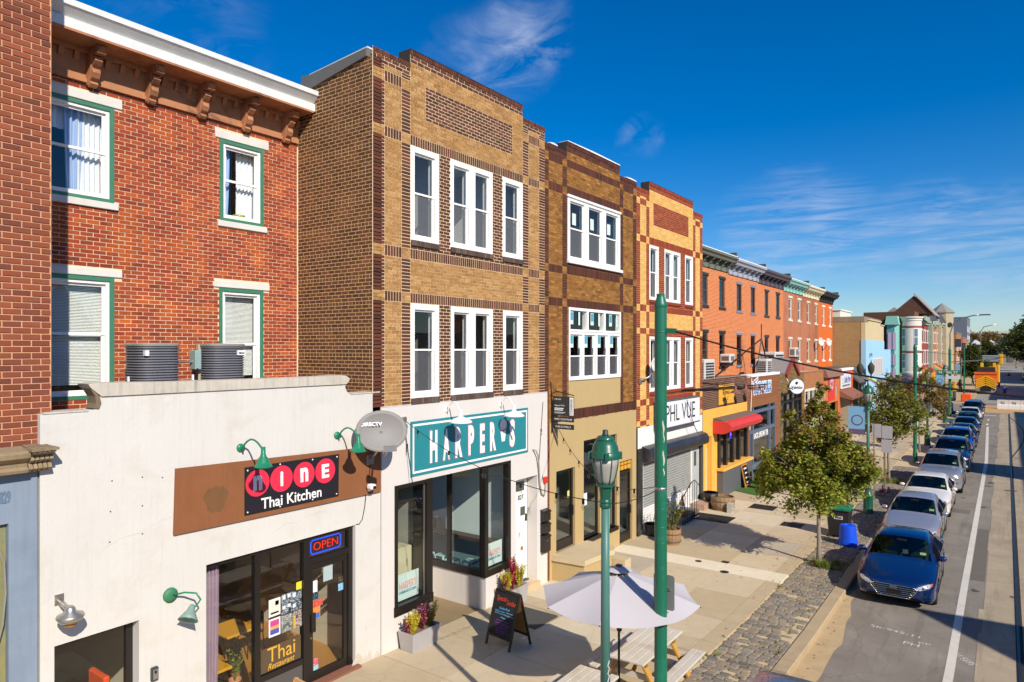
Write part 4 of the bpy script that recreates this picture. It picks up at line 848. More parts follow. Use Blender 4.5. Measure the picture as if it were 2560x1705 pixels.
dish('large grey satellite dish mounted beside the brown board', (.55, 9.38, 4.86), (.05, 9.54, 4.23), (.78, -.52, .25), .50, .40, mat('dish_grey', '#85817d', .6, .0, var=.06, scale=5))
t = thing('security_camera', 'white security camera on the brown board under the dish', 'camera', (.06, 9.49, 3.67)); MB().bbox(.05, .1, 9.45, 9.53, 3.6, 3.7, .01).build('mount', M_lt, t); MB().bbox(.08, .25, 9.4, 9.54, 3.65, 3.76, .03).build('housing', M_lt, t); MB().box(.25, .254, 9.43, 9.51, 3.67, 3.73).build('lens', M_black, t)
tag(MB().tube([(.06, 9.54, 4.2), (.06, 9.5, 3.9), (.02, 9.46, 3.6), (.02, 9.42, 3.3), (.012, 9.36, 3.05), (.012, 9.28, 2.97), (.01, 9.2, 2.98)], .008).build('cable', M_black), 'black cable from the dish down to the restaurant door', 'cable')

pf = thing('folding_board', 'corner of a pine A-frame board at the bottom edge by the restaurant', 'sign', (1.1, 7.0, .15)); M_pi = mat('pine_board', '#c99a62', .7, var=.12, scale=6)
for a, b in (((.95, 6.75, .15), (1.05, 7.0, 1.06)), ((1.55, 6.7, .15), (1.5, 6.98, 1.06)), ((.95, 7.3, .15), (1.05, 7.03, 1.06)), ((1.55, 7.28, .15), (1.5, 7.0, 1.06))): MB().beam(a, b, .045, .03, (0, 1, 0)).build('leg', M_pi, pf)
MB().beam((1.03, 7.0, 1.05), (1.52, 6.98, 1.05), .04, .05).build('top_rail', M_pi, pf); MB().add([(.98, 6.8, .3), (1.53, 6.76, .3), (1.5, 6.97, 1.02), (1.05, 6.99, 1.02)], [(0, 1, 2, 3)]).build('board', M_black, pf)
# ---------------------------------------------------------------- checkerboard-pier facades (three brick buildings)
def sill_row(par, a, b, z, mt, bh=.075): pass
def checker(name, label, y0, y1, piers, bands, topS, topC, cen, cenz, wins, panel, dk, bf, mort, bw, bh, j, zb, sold, extra=(), holes_extra=(), top=300, cap=.115, jb=.007):
    """piers: ((dark,buff,dark) left, right); bands: z ranges where colours swap; cen: centre bay y range; sold: soldier courses; wins: openings"""
    T = thing(name, label, 'building', (-1, (y0 + y1) / 2, -.1)); P = fX(0)
    holes = [w[:4] for w in wins] + list(holes_extra)
    m = MB(); wallholes(m, P, y0, y1, zb, topS, [h + (.16,) for h in holes]); c0, c1 = cen
    m.box(-.3, 0, c0, c1, topS + .001, topC - cap); m.box(-.31, -.30, y0, y1, topS - 1.2, topS - .001)
    wall = m.build('wall', mort, T)
    Z = []
    for p in piers:
        for k in range(3):
            a, b = p[k], p[k + 1]; z = zb; bb = sorted(bands)
            for (l, h) in bb + [(topS - cap - .16, topS - cap - .16)]:
                if l > z + .01: Z.append((a, b, z, l, 'block' if (k != 1 and b - a < .36) else 'run', bf if k == 1 else dk, bw, bh, j))
                if h > l: Z.append((a, b, l, h, 'soldier' if k == 1 else 'run', dk if k == 1 else bf, bw, bh, j))
                z = h
        Z.append((p[0], p[3], topS - cap - .16, topS - cap, 'run', dk, bw, bh, j)); Z.append((p[0], p[3], topS - cap, topS, 'soldier', dk, bw, bh, j, .012))
    Z += [(c0, c1, topC - cap - .17, topC - cap, 'run', dk, bw, bh, j), (c0, c1, topC - cap, topC, 'soldier', dk, bw, bh, j, .012)]
    # centre bay from the top down
    zt = topC - cap - .17; levels = sorted(sold, reverse=True)
    for (l, h) in levels:
        if zt > h + .01: cenz_fill(Z, c0, c1, h, zt, cenz, dk, bf, bw, bh, j, panel)
        Z.append((c0, c1, l, h, 'soldier', dk, bw, bh, j)); zt = l
    if zt > zb + .01: cenz_fill(Z, c0, c1, zb, zt, cenz, dk, bf, bw, bh, j, panel)
    Z = [z if z[5] is not bf else z[:8] + (jb,) + z[9:] for z in Z] + list(extra)
    lay_bricks(wall, P, Z, [h for h in holes], .0045, top, jit=.002)
    MB().box(-.31, .02, c0 - .01, c1 + .01, topC + .001, topC + .012).build('coping', M_tar, T)
    m = MB(); m.box(-.32, -.28, c0 - .015, c0, topS, topC); m.box(-.33, .0, c0 - .02, c0 - .001, topS + .005, topC + .005); m.build('step_flashing', M_tar, T)
    MB().box(-12, -.31, y0, y1, topS - 1.3, topS - 1.2).build('roof', M_roof, T)
    return T, wall
def cenz_fill(Z, c0, c1, l, h, cenz, dk, bf, bw, bh, j, panel):
    """fill a centre-bay band with buff (or dark where cenz says), leaving the dark panel"""
    cuts = sorted({l, h} | {q for (a, b) in cenz for q in (a, b) if l < q < h})
    for a, b in zip(cuts, cuts[1:]):
        mid = (a + b) / 2; d = any(q[0] <= mid <= q[1] for q in cenz)
        if panel and not d and a < panel[2] and b > panel[3] - .01:
            p0, p1, z0, z1 = panel
            Z.append((c0, c1, a, z0, 'run', bf, bw, bh, j)); Z.append((c0, c1, z1, b, 'run', bf, bw, bh, j)); Z.append((c0, p0, z0, z1, 'run', bf, bw, bh, j)); Z.append((p1, c1, z0, z1, 'run', bf, bw, bh, j)); Z.append((p0, p1, z0, z1, 'run', dk, bw, bh, j))
        else: Z.append((c0, c1, a, b, 'run', dk if d else bf, bw, bh, j))
def sash_bay(T, wins, X, fw=.13, gl=None, sillmat=None, sd=.13):
    for w in wins:
        a, b, c, d = w[:4]; n = w[4]
        window(T, X, a, b, c, d, n=n, fw=fw, rw=.04, gl=gl, dep=.16, jamb=.2)
        if sillmat: MB().bbox(-.05, .05, a - .02, b + .02, c - sd, c - .004, .006).build('sill', sillmat, T)
# ---- C: ice cream shop building
dkC = brickmat('brick_dark', ['#5c362a', '#6b3e2e', '#4c2f26', '#7a4632', '#5f3a30', '#844a34'], .1)
bfC = brickmat('brick_buff', ['#c09058', '#b0804a', '#cc9f66', '#b88852', '#a37a4a'], .12, dirt=1)
moC = mat('mortar_cream', '#e3cda6', .95, var=.08, scale=6)
wC = [(10.75, 11.67, 8.86, 10.92, 1), (12.06, 13.68, 8.86, 10.92, 2), (14.1, 15.0, 8.86, 10.92, 1), (10.75, 11.67, 5.40, 7.47, 1), (12.07, 13.69, 5.40, 7.47, 2), (14.12, 15.0, 5.40, 7.47, 1)]
C_, wallC = checker('ice_cream_building', 'dark and buff checkered brick building with six white windows and teal shop sign', 9.65, 16.08, ((9.65, 9.98, 10.47, 10.74), (15.0, 15.28, 15.79, 16.08)), [(12.07, 12.30), (10.92, 11.14), (8.43, 8.66), (7.48, 7.70)], 12.69, 13.0, (10.74, 15.0), [(8.66, 10.92), (5.2, 7.48)], wC, (11.22, 14.52, 11.57, 12.33), dkC, bfC, moC, .215, .0765, .015, 5.27, [(10.92, 11.14), (8.44, 8.66), (7.48, 7.70)])
M_sillb = brickmat('brick_sill', ['#6b5a50', '#5a463c', '#7d6b60'], .1)
for (a, b, c, d, n) in wC:
    window(C_, -.02, a, b, c, d, n=n, fw=.125, rw=.042, dep=.2, jamb=.24, zm=c + (d - c) * .5, screen=True)
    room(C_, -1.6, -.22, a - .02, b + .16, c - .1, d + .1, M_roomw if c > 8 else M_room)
    sl_ = MB(); k = max(3, round((b - a) / .078)); q = (b - a) / k
    for i in range(k): sl_.box(-.05, .045, a + i * q + .006, a + (i + 1) * q - .006, c - .125, c - .006)
    sl_.build('sill', M_sillb, C_)
MB().box(-.7, -.5, 13.5, 13.52, 6.0, 7.0).build('picture_frame', M_black, C_)
# side wall facing the camera: common bond, sloping coping
M_moS = mat('mortar_ochre', '#cfae78', .95, var=.12, scale=5)
M_bS = brickmat('brick_side', ['#684430', '#7a4e38', '#5a3c2c', '#8a583c', '#704a36', '#634232'], .1, blotch='#96603e')
def sideP(u, v, d=0): return (u, 9.65 - d, v)
m = MB(); m.prism([(-6, 5.0), (0, 5.0), (0, 12.5), (-2.2, 12.2), (-2.25, 12.0), (-6, 12.0)], 'y', 9.6495, 9.9); sw = m.build('side_wall', M_moS, C_)
lay_bricks(sw, sideP, [(-2.44, -.005, 5.0, 12.03, 'common', M_bS, .212, .0775, .016)] + [((-2.2, -2.2, -2.0, -1.7, -1.2, -.69)[i], -.005, 12.03 + i * .0775, 12.03 + (i + 1) * .0775, 'common', M_bS, .212, .0775, .016) for i in range(6)], [], .0022, 300, axis='Y', jit=.001)
m = MB(); m.prism([(-2.26, 12.16), (-2.0, 12.22), (-.14, 12.50), (-.14, 12.66), (-2.0, 12.53), (-2.26, 12.57)], 'y', 9.6, 9.95); m.build('side_coping', M_tar if False else mat('slate_flashing', '#6d6c68', .6, var=.15, scale=4), C_)
MB().prism([(-2.0, 12.535), (-.13, 12.665), (-.13, 12.70), (-2.0, 12.56)], 'y', 9.62, 9.9).build('coping_cap', mat('flash_pale', '#d5d2cb', .5), C_)
m = MB(); m.box(-2.27, -1.98, 9.62, 9.95, 12.0, 12.5); m.build('flashing_patch', mat('lead_patch', '#8a8a86', .6, var=.2, scale=6), C_)
# corner mortar bead
MB().box(-.003, .0048, 9.64, 9.653, 5.55, 12.6).build('corner_bead', moC, C_)
# ---- white ground-floor front
M_wC = mat('white_render', '#d6d0c9', .8, var=.04, scale=1.2, streak=.12, bump=.3, bscale=30, dirt='#cfc4b6', dirtamt=.25)
hC = [(10.25, 11.42, .87, 3.57, .2), (11.42, 13.37, -.2, 3.57, .01), (13.37, 14.41, .87, 3.57, .1), (14.67, 15.68, -.2, 3.0, .32)]
m = MB(); wallholes(m, fX(.012), 9.88, 16.2, -.25, 5.26, hC); m.quad((.012, 9.88, -.2), (-.3, 9.88, -.2), (-.3, 9.88, 5.26), (.012, 9.88, 5.26)); m.box(-.3, .012, 9.88, 16.2, 5.255, 5.275); m.quad((.012, 16.2, -.25), (-.3, 16.2, -.25), (-.3, 16.2, 5.26), (.012, 16.2, 5.26))
m.quad((.012, 13.37, -.2), (-1.9, 13.37, -.2), (-1.9, 13.37, .79), (.012, 13.37, .79)); m.quad((0, 11.42, 3.57), (-1.9, 11.42, 3.57), (-1.9, 13.37, 3.57), (0, 13.37, 3.57)); m.quad((-1.9, 11.42, -.1), (-1.9, 13.37, -.1), (-1.9, 13.37, 3.57), (-1.9, 11.42, 3.57)); m.quad((-.2, 11.41, -.2), (-1.9, 11.41, -.2), (-1.9, 11.41, .87), (-.2, 11.41, .87))
m.build('front_wall', M_wC, C_)
m = MB(); x = -.05
m.box(x - .1, .03, 10.25, 10.34, .87, 3.57); m.box(x - .35, .03, 11.24, 11.425, .84, 3.575); m.box(x - .1, .029, 10.34, 11.24, 3.49, 3.57); m.box(x - .1, .05, 10.23, 11.43, .80, 1.0)
sf = m.build('shop_window', M_black, C_); MB().quad((x, 10.34, 1.0), (x, 11.24, 1.0), (x, 11.24, 3.49), (x, 10.34, 3.49)).build('pane', G2, sf)
m = MB().box(x - .03, x + .01, 10.33, 10.345, 1.0, 3.49).box(x - .03, x + .01, 11.215, 11.235, 1.0, 3.49); m.build('glazing_bead', M_al, sf)
# side glass of the recessed entry and the front light of the bay
m = MB(); Y = 13.37
m.box(-1.95, .03, Y - .035, Y + .05, .78, .95); m.box(-1.95, .02, Y - .03, Y + .05, 3.5, 3.57); m.box(-.15, .035, Y - .036, Y + .09, .78, 3.57); m.box(-1.24, -1.12, Y - .03, Y + .05, .95, 3.5); m.box(-1.95, -1.87, Y - .03, Y + .05, .95, 3.5)
m.box(x - .08, .034, 13.46, 14.43, .78, .95); m.box(x - .08, .034, 14.3, 14.42, .95, 3.57); m.box(x - .08, .033, 13.46, 14.3, 3.5, 3.57)
bay = m.build('bay_window', M_black, C_)
for a, b in ((-1.87, -1.24), (-1.12, -.15)): MB().quad((a, Y, .95), (b, Y, .95), (b, Y, 3.5), (a, Y, 3.5)).build('pane', G2, bay)
MB().quad((x, 13.46, .95), (x, 14.3, .95), (x, 14.3, 3.5), (x, 13.46, 3.5)).build('pane', G2, bay)
M_mint = mat('mint_wall', '#d9e6e3', .85, var=.03); M_shopf = mat('shop_floor', '#8f9a96', .5, var=.1)
room(C_, -6, -.13, 13.43, 14.6, .1, 3.75, M_mint, M_shopf, 'shop_room', False); room(C_, -6, -.16, 9.92, 11.38, .1, 3.75, mat('back_wall', '#a5a79c', .9), M_shopf, 'counter_room')
MB().box(-5.9, -.2, 14.57, 14.59, .1, 1.3).build('wainscot', mat('wainscot_teal', '#6d8d8f', .8), C_)
o = tag(MB().bbox(-3.6, -.45, 14.25, 14.56, 1.30, 1.40, .01).build('wall_counter', mat('walnut', '#4a3a32', .5, var=.15, scale=4)), 'dark wooden wall counter above the stools in the ice cream shop', 'counter')
M_stool = mat('mint_stool', '#a9d3cf', .35, .1, var=.03)
for i, (sx, sy) in enumerate(((-.62, 13.95), (-1.08, 14.1), (-1.55, 13.9), (-2.05, 14.1), (-2.5, 13.95))):
    t = thing('stool', 'mint metal stool, ' + ['nearest the bay corner', 'second from the bay corner', 'third from the bay corner', 'fourth from the bay corner', 'farthest from the bay corner'][i], 'stool', (sx, sy, .1), 'mint stools')
    MB().bbox(sx - .16, sx + .16, sy - .16, sy + .16, .80, .85, .02).build('seat', M_stool, t); MB().bbox(sx - .05, sx + .05, sy - .02, sy + .02, .847, .853, .002).build('hand_slot', M_black, t)
    for a in (-1, 1):
        for b in (-1, 1): MB().beam((sx + a * .22, sy + b * .22, .1), (sx + a * .14, sy + b * .14, .82), .055, .03).build('leg', M_stool, t)
    for a in (-1, 1): MB().beam((sx + a * .19, sy - .19, .35), (sx + a * .19, sy + .19, .35), .02, .03).build('stretcher', M_stool, t)
t = thing('pendant_lamp', 'pale drum pendant lamp inside the ice cream shop', 'lamp', (-1.4, 14.0, 3.75)); MB().lathe([(.3, 3.1), (.3, 3.4), (.29, 3.4), (.29, 3.1)], (-1.4, 14.0, 0), 28).build('lamp_shade', mat('drum_cream', '#c9c4a4', .7), t, smooth=True); MB().cyl((-1.4, 14.4, 3.38), (-1.4, 14.0, 3.75), .008, n=6).build('cord', M_black, t)
t = thing('point_of_sale', 'dark till on the counter inside the ice cream shop', 'till', (-2.6, 14.4, 1.4)); MB().bbox(-2.75, -2.45, 14.28, 14.52, 1.4, 1.7, .03).build('body', M_black, t); MB().bbox(-2.68, -2.52, 14.32, 14.48, 1.7, 1.77, .02).build('paper', M_lt, t)
tag(MB().bbox(-1.0, -.5, 10.5, 11.3, .1, 2.0, .01).build('partition', mat('partition_cream', '#c9c2a0', .8)), 'cream partition behind the left shop window', 'partition')
# signs lettered with the shop name in the windows
def shopcard(label, X_, a, b, c, d, ly=None):
    o = tag(MB().box(X_ - .004, X_, a, b, c, d).build('window_card', mat('card_mint', '#cfe0d8', .7, var=.04, scale=9)), label, 'sign', 'window cards')
    text(o, 'lettering', "HARPER'S", (X_ + .002, (a + b) / 2, c + (d - c) * .55), mat('card_pink', '#e0a3a0', .7), (b - a) * .78, (d - c) * .3, bold=.02); text(o, 'lettering', 'HOMEMADE ICE CREAM', (X_ + .002, (a + b) / 2, c + (d - c) * .3), mat('card_blue', '#6f9fb0', .7), (b - a) * .78, (d - c) * .11, bold=.03); return o
shopcard('mint card lettered in pink and blue in the left shop window', x - .05, 10.42, 11.1, 1.03, 1.6); shopcard('mint card lettered in pink and blue in the bay window', x - .05, 13.52, 14.2, .98, 1.55)
# door in its own alcove
dd = thing('house_door', 'white side door with house number 827 beside the bay window', 'door', (-.45, 15.2, .1)); Xd = -.32
m = MB(); m.box(Xd - .05, Xd, 14.67, 15.68, -.2, 3.0); m.build('door_frame', M_white, dd)
m = MB(); m.bbox(Xd, Xd + .03, 14.74, 15.6, .22, 2.28, .006); dl = m.build('door_leaf', M_white, dd); MB().box(Xd + .03, Xd + .036, 15.3, 15.52, 1.9, 2.14).build('door_pane', mat('dark_glass', '#4b4f4a', .15), dd); MB().box(Xd + .03, Xd + .04, 15.31, 15.42, .95, 1.05).build('letter_plate', mat('brass', '#b99a55', .3, .8), dd)
MB().bbox(Xd + .03, Xd + .07, 15.52, 15.58, 1.72, 1.92, .01).build('keypad', M_black, dd); MB().box(Xd, Xd + .02, 14.75, 15.6, 2.52, 2.9).build('transom_frame', M_white, dd); MB().box(Xd + .02, Xd + .024, 14.85, 15.5, 2.58, 2.84).build('transom_pane', mat('dark_glass', '#4b4f4a', .15), dd)
text(dd, 'house_number', '827', (Xd + .012, 15.35, 2.4), M_black, .26, .13)
MB().box(-.45, .1, 14.62, 15.72, -.3, .1).build('door_step', mat('step_stone', '#c9b08a', .9, var=.12, scale=4, bump=.4), dd); MB().box(-.42, -.2, 14.7, 15.6, .1, .13).build('threshold', mat('threshold_dark', '#4a4740', .7), dd)
# mailboxes, conduit, alarm
for i, (za, zb_, lb_) in enumerate(((1.68, 1.98, 'topmost black mailbox beside the side door'), (1.35, 1.62, 'middle black mailbox beside the side door'), (.82, 1.29, 'tall lowest black mailbox beside the side door'))):
    t = thing('mailbox', lb_, 'mailbox', (.02, 16.05, za), 'black mailboxes'); MB().bbox(.013, .15, 15.83, 16.17, za, zb_, .008).build('case', M_black, t); MB().prism([(.013, zb_), (.17, zb_ - .06), (.17, zb_ - .045), (.013, zb_ + .02)], 'y', 15.82, 16.18).build('lid', mat('mail_lid', '#2e2a27', .3, .3), t)
    if i == 2: MB().cyl((.15, 16.0, zb_ - .15), (.156, 16.0, zb_ - .15), .015, n=8).build('lock', M_al, t)
tag(MB().tube([(.0, 15.45, 3.72), (.1, 15.5, 3.7), (.1, 15.6, 3.55), (.06, 15.7, 3.2), (.05, 15.75, 2.75), (.05, 15.85, 2.45), (.05, 15.98, 2.38), (.05, 16.04, 2.5), (.05, 16.06, 2.7)], .022, 10).build('conduit', mat('conduit_grey', '#9a9488', .5), smooth=True), 'bent grey conduit rising from the red alarm box', 'conduit')
t = thing('alarm_box', 'small red fire alarm box on the white wall', 'alarm', (.02, 16.05, 2.75)); MB().bbox(.013, .09, 15.97, 16.12, 2.72, 2.9, .02).build('case', mat('alarm_red', '#d9321e', .4), t); MB().cyl((.09, 16.04, 2.81), (.11, 16.04, 2.81), .04, n=12).build('dome', mat('alarm_red2', '#e0402a', .3), t)
# teal shop sign painted board
sg = thing('shop_sign', 'teal shop sign with white border and tall white letters', 'sign', (.02, 13, 3.7)); M_teal = mat('teal', '#23828a', .6, var=.05, scale=2.5)
MB().box(.013, .03, 10.72, 15.21, 3.69, 4.89).build('panel', M_teal, sg)
m = MB(); a, b, c, d, w = 10.78, 15.16, 3.75, 4.83, .045
m.box(.03, .034, a, b, c, c + w); m.box(.03, .034, a, b, d - w, d); m.box(.03, .034, a, a + w, c + w, d - w); m.box(.03, .034, b - w, b, c + w, d - w); m.build('border', M_lt, sg)
M_pk = mat('letter_pink', '#c85a78', .5)
for ch, a, b in (('H', 11.33, 11.57), ('A', 11.77, 12.0), ('R', 12.2, 12.45), ('P', 12.68, 12.89), ('E', 13.13, 13.31), ('R', 13.53, 13.77), ('S', 14.36, 14.59)):
    text(sg, 'lettering', ch, (.032, (a + b) / 2, 4.275), M_pk, b - a + .035, .755, bold=.06, ext=.001); text(sg, 'lettering', ch, (.036, (a + b) / 2, 4.275), M_lt, b - a, .72, bold=.05, ext=.002)
MB().prism([(13.97, 4.36), (14.2, 4.38), (14.15, 4.11), (14.02, 4.10)], 'x', .032, .037).build('cone_cup', M_lt, sg)
MB().prism([(14.08 + .15 * cos(t), 4.53 + .15 * sin(t)) for t in [i * pi / 10 for i in range(20)]], 'x', .032, .0365).build('cone_scoop', M_lt, sg); MB().prism([(13.95, 4.37), (14.22, 4.39), (14.22, 4.41), (13.95, 4.39)], 'x', .033, .039).build('cone_rim', M_pk, sg)
t = thing('wall_floodlight', 'small grey twin spotlight at the top left of the teal sign', 'lamp', (.02, 10.5, 4.95)); MB().bbox(.013, .08, 10.44, 10.56, 4.9, 5.02, .01).build('box', M_al, t); MB().lathe([(.03, 0), (.05, .05), (.05, .1)], (.09, 10.5, 4.88), 12, Matrix.Rotation(pi, 3, 'X')).build('spot', M_al, t)
# ---------------------------------------------------------------- D: tan stucco shop building for sale
dkD = brickmat('brick_dark_d', ['#58342a', '#66392c', '#4a2e27', '#74402f'], .1)
bfD = brickmat('brick_buff_d', ['#aa763a', '#966430', '#ba8544', '#78522a', '#a06c34'], .15, dirt=1)
moD = mat('mortar_brown', '#80603c', .95, var=.1)
wD = [(17.31, 20.7, 9.1, 11.03, 3), (17.38, 20.76, 4.68, 7.72, 4)]
D_, wallD = checker('tan_shop_building', 'dark brown brick building with tan stucco shopfront and new white window groups', 16.08, 21.96, ((16.08, 16.28, 17.02, 17.28), (20.68, 20.93, 21.68, 21.96)), [(11.84, 12.08), (11.01, 11.25), (8.68, 8.9), (7.72, 7.96)], 12.3, 12.6, (17.28, 20.68), [(8.95, 9.1)], wD, None, dkD, bfD, moD, .215, .0765, .010, 4.35, [(11.86, 12.08), (11.03, 11.3), (8.69, 8.95), (7.72, 7.96)], [(17.3, 21.9, 4.38, 4.68, 'soldier', dkD, .2, .0765, .01, .012)])
M_snow = mat('white_coating', '#e6e3dd', .6)
for a, b, z in ((16.3, 16.72, 12.32), (17.3, 20.66, 12.615), (21.1, 21.9, 12.32)): MB().prism([(a, z), (b, z), (b, z + .03), ((a + b) / 2, z + .05), (a, z + .02)], 'x', -.3, .03).build('coping_coating', M_snow, D_)
M_tanst = mat('tan_stucco', '#b89f6e', .85, var=.06, scale=1.5, streak=.15, bump=.3, bscale=60)
MB().box(-.16, -.02, 17.38, 20.76, 4.68, 5.54).build('stucco_panel', M_tanst, D_)
# upper triple window
window(D_, -.01, 17.31, 20.7, 9.1, 11.03, n=3, fw=.14, rw=.045, dep=.16, jamb=.26, screen=True); MB().bbox(-.05, .08, 17.28, 20.78, 9.02, 9.12, .01).build('sill', M_white, D_); MB().bbox(-.05, .05, 17.28, 20.72, 10.98, 11.06, .01).build('window_head', M_white, D_)
window(D_, -.012, 17.38, 20.76, 7.0, 7.72, n=3, fw=.085, rw=.04, dep=.15, meet=False, jamb=.11)
w4 = window(D_, -.012, 17.38, 20.76, 5.54, 7.0, n=4, fw=.085, rw=.04, dep=.15, jamb=.11, zm=6.24, screen=True)
M_stk = mat('sticker_paper', '#cfe0d6', .7); M_stb = mat('sticker_blue', '#4f9fb5', .6)
for zz, ys_ in ((7.42, (17.5, 18.75, 19.98)), (6.72, (17.5, 18.35, 19.2, 20.05))):
    for yy in ys_:
        MB().box(-.035, -.031, yy, yy + .2, zz - .2, zz + .18).build('glass_label', M_stk, D_); MB().box(-.031, -.028, yy + .02, yy + .18, zz - .08, zz + .16).build('glass_label', M_stb, D_); MB().box(-.035, -.031, yy + .5, yy + .6, zz - .22, zz + .18).build('glass_label', M_stk, D_)
for yy in (17.62, 18.72, 19.83): MB().box(-.028, -.024, yy, yy + .22, 10.2, 10.55).build('glass_label', M_stk, D_)
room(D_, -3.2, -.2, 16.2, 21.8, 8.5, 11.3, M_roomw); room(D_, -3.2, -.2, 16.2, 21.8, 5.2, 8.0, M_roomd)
# stucco ground floor with doors and windows
hD = [(16.68, 17.74, .6, 2.94, .14), (18.26, 19.3, .6, 3.66, .14), (19.96, 20.47, .6, 3.66, .14), (20.66, 21.62, -.1, 2.68, .16)]
m = MB(); wallholes(m, fX(.005), 16.32, 21.93, -.3, 4.37, hD); m.build('stucco_front', M_tanst, D_)
m = MB(); m.box(-.3, -.02, 16.09, 16.34, -.3, 4.4); m.box(-.3, -.02, 21.86, 21.99, -.3, 4.4); pw = m.build('brick_jamb', moD, D_); rdD = brickmat('brick_jamb_red', ['#7d4433', '#8c4e3a', '#6d3c2e'], .1)
lay_bricks(pw, fX(-.02), [(16.21, 16.31, -.2, 4.36, 'run', rdD, .2, .0765, .012)], [], .012, 60)
room(D_, -5, -.15, 16.4, 21.8, .2, 3.9, mat('shop_grey_wall', '#8f958c', .9), mat('tile_floor', '#7b7d72', .4), 'shop_room')
for nm, (a, b, c, d, r), st in (('door', hD[0], .28), ('shop_window', hD[1], .07), ('shop_window', hD[2], .07), ('door', hD[3], .32)):
    X_ = -.1; m = MB(); f = .08
    zt = d if nm != 'door' or a < 20 else 2.32
    m.box(X_ - .04, X_ + .03, a, a + f, c, zt); m.box(X_ - .04, X_ + .03, b - f, b, c, zt); m.box(X_ - .04, X_ + .029, a + f, b - f, zt - f, zt); m.box(X_ - .04, X_ + .029, a + f, b - f, c, c + st)
    if nm != 'door': m.box(X_ - .04, .06, a - .02, b + .03, c - .12, c + .0)
    o = m.build(nm, M_black, D_); MB().quad((X_, a + f, c + st), (X_, b - f, c + st), (X_, b - f, zt - f), (X_, a + f, zt - f)).build('pane', G2, o)
    if nm == 'door': MB().bbox(X_ + .03, X_ + .08, b - .07, b - .03, c + .9, c + 1.2, .01).build('door_handle', M_black, o)
tr = MB().box(-.12, -.08, 20.66, 21.62, 2.36, 2.68).build('transom_panel', mat('amber_panel', '#e0a02c', .5, var=.15, scale=8), D_)
m = MB()
for q in (20.9, 21.14, 21.38): m.box(-.08, -.07, q - .01, q + .01, 2.36, 2.68)
m.box(-.08, -.071, 20.66, 21.62, 2.51, 2.53); m.build('transom_bars', M_black, D_)
tag(MB().box(-.09, -.086, 18.28, 18.62, 1.62, 2.0).build('window_notice', mat('notice', '#dfe6ea', .7)), 'white blue-edged notice in the tan shop window', 'notice')
tag(MB().bbox(-.094, -.085, 17.45, 17.56, 2.05, 2.25, .003).build('window_notice', mat('notice_yellow', '#d9cf7a', .7)), 'small yellowish tag on the tan shop door', 'notice')
t = thing('entrance_steps', 'pale stone landing and step at the tan shop door', 'steps', (.5, 17.2, -.1)); M_land = mat('landing_stone', '#c8b490', .9, var=.15, scale=2.5, bump=.5)
MB().prism([(-.02, 16.4), (1.05, 16.5), (1.2, 18.0), (1.0, 18.35), (-.02, 18.35)], 'z', .45, .6).build('landing', M_land, t); MB().prism([(-.02, 16.45), (1.0, 16.55), (1.12, 17.95), (.95, 18.3), (-.02, 18.3)], 'z', -.3, .45).build('riser', M_tanst, t); MB().box(.3, 1.35, 18.35, 18.75, -.3, .2).build('step', M_land, t)
# for-sale sign panels at the boundary
fs = thing('for_sale_sign', 'black estate agent sign boards hanging off the brick jamb', 'sign', (.1, 16.4, 4.2)); Ys = 16.4; M_sgb = mat('sale_black', '#2a2826', .5, var=.12, scale=5)
MB().tube([(-.0, 16.38, 5.55), (.02, 16.4, 5.2), (.05, 16.4, 4.1)], .018).build('pole', M_black, fs); MB().tube([(.02, 16.4, 5.2), (.2, 16.4, 5.28), (.76, 16.4, 5.18)], .014).build('arm', M_black, fs)
for c, d in ((4.6, 5.14), (4.43, 4.57), (4.22, 4.36)): MB().box(.08, .76, Ys - .012, Ys + .012, c, d).build('board', M_sgb, fs)
MB().box(.63, .755, Ys - .016, Ys - .012, 4.62, 5.12).build('white_strip', M_lt, fs)
for s_, c, w, h in (('FOR SALE', (.24, 5.06), .22, .035), ('Agent PHL', (.3, 4.88), .34, .05), ('MAKE YOUR MOVE', (.42, 4.5), .58, .05), ('THIS IS PHILLY', (.42, 4.29), .52, .05)): text(fs, 'lettering', s_, (c[0], Ys - .018, c[1]), M_lt, w, h, face='-Y', ext=.001)
for zz, w in ((4.79, .3), (4.745, .28), (4.69, .36), (4.665, .3)): MB().box(.13, .13 + w, Ys - .014, Ys - .011, zz, zz + (.025 if zz > 4.7 else .01)).build('small_print', M_lt, fs)
text(fs, 'lettering', 'COMPASS', (.69, Ys - .02, 4.86), M_sgb, .42, .06, face='-Y', ext=.001, tilt=pi / 2)
# ---------------------------------------------------------------- E: yellow brick building with shutter
rdE = brickmat('brick_oxblood', ['#9c4630', '#8c3d2a', '#ac5036', '#944228'], .1)
ylE = brickmat('brick_yellow', ['#f2c070', '#ebb25e', '#f6cc80', '#e8b464'], .1)
moE = mat('mortar_honey', '#d8ae70', .95, var=.1)
wE = [(23.03, 23.85, 8.28, 10.27, 1), (24.38, 25.95, 8.28, 10.27, 2), (26.43, 27.28, 8.28, 10.27, 1), (23.05, 23.87, 4.92, 6.93, 1), (24.4, 25.97, 4.92, 6.93, 2), (26.45, 27.3, 4.92, 6.93, 1)]
E_, wallE = checker('yellow_shop_building', 'yellow and red checkered brick building above a rolling shutter', 21.97, 28.38, ((21.97, 22.25, 22.76, 23.02), (27.3, 27.56, 28.08, 28.38)), [(11.62, 11.84), (10.29, 10.54), (7.83, 8.07), (7.02, 7.23), (4.45, 4.68), (3.74, 3.92)], 12.2, 12.56, (23.02, 27.3), [(8.07, 10.29), (4.7, 7.02)], wE, (23.38, 26.78, 11.03, 11.85), rdE, ylE, moE, .215, .0765, .010, 3.68, [(10.29, 10.55), (7.83, 8.07), (7.02, 7.23), (4.4, 4.7)])
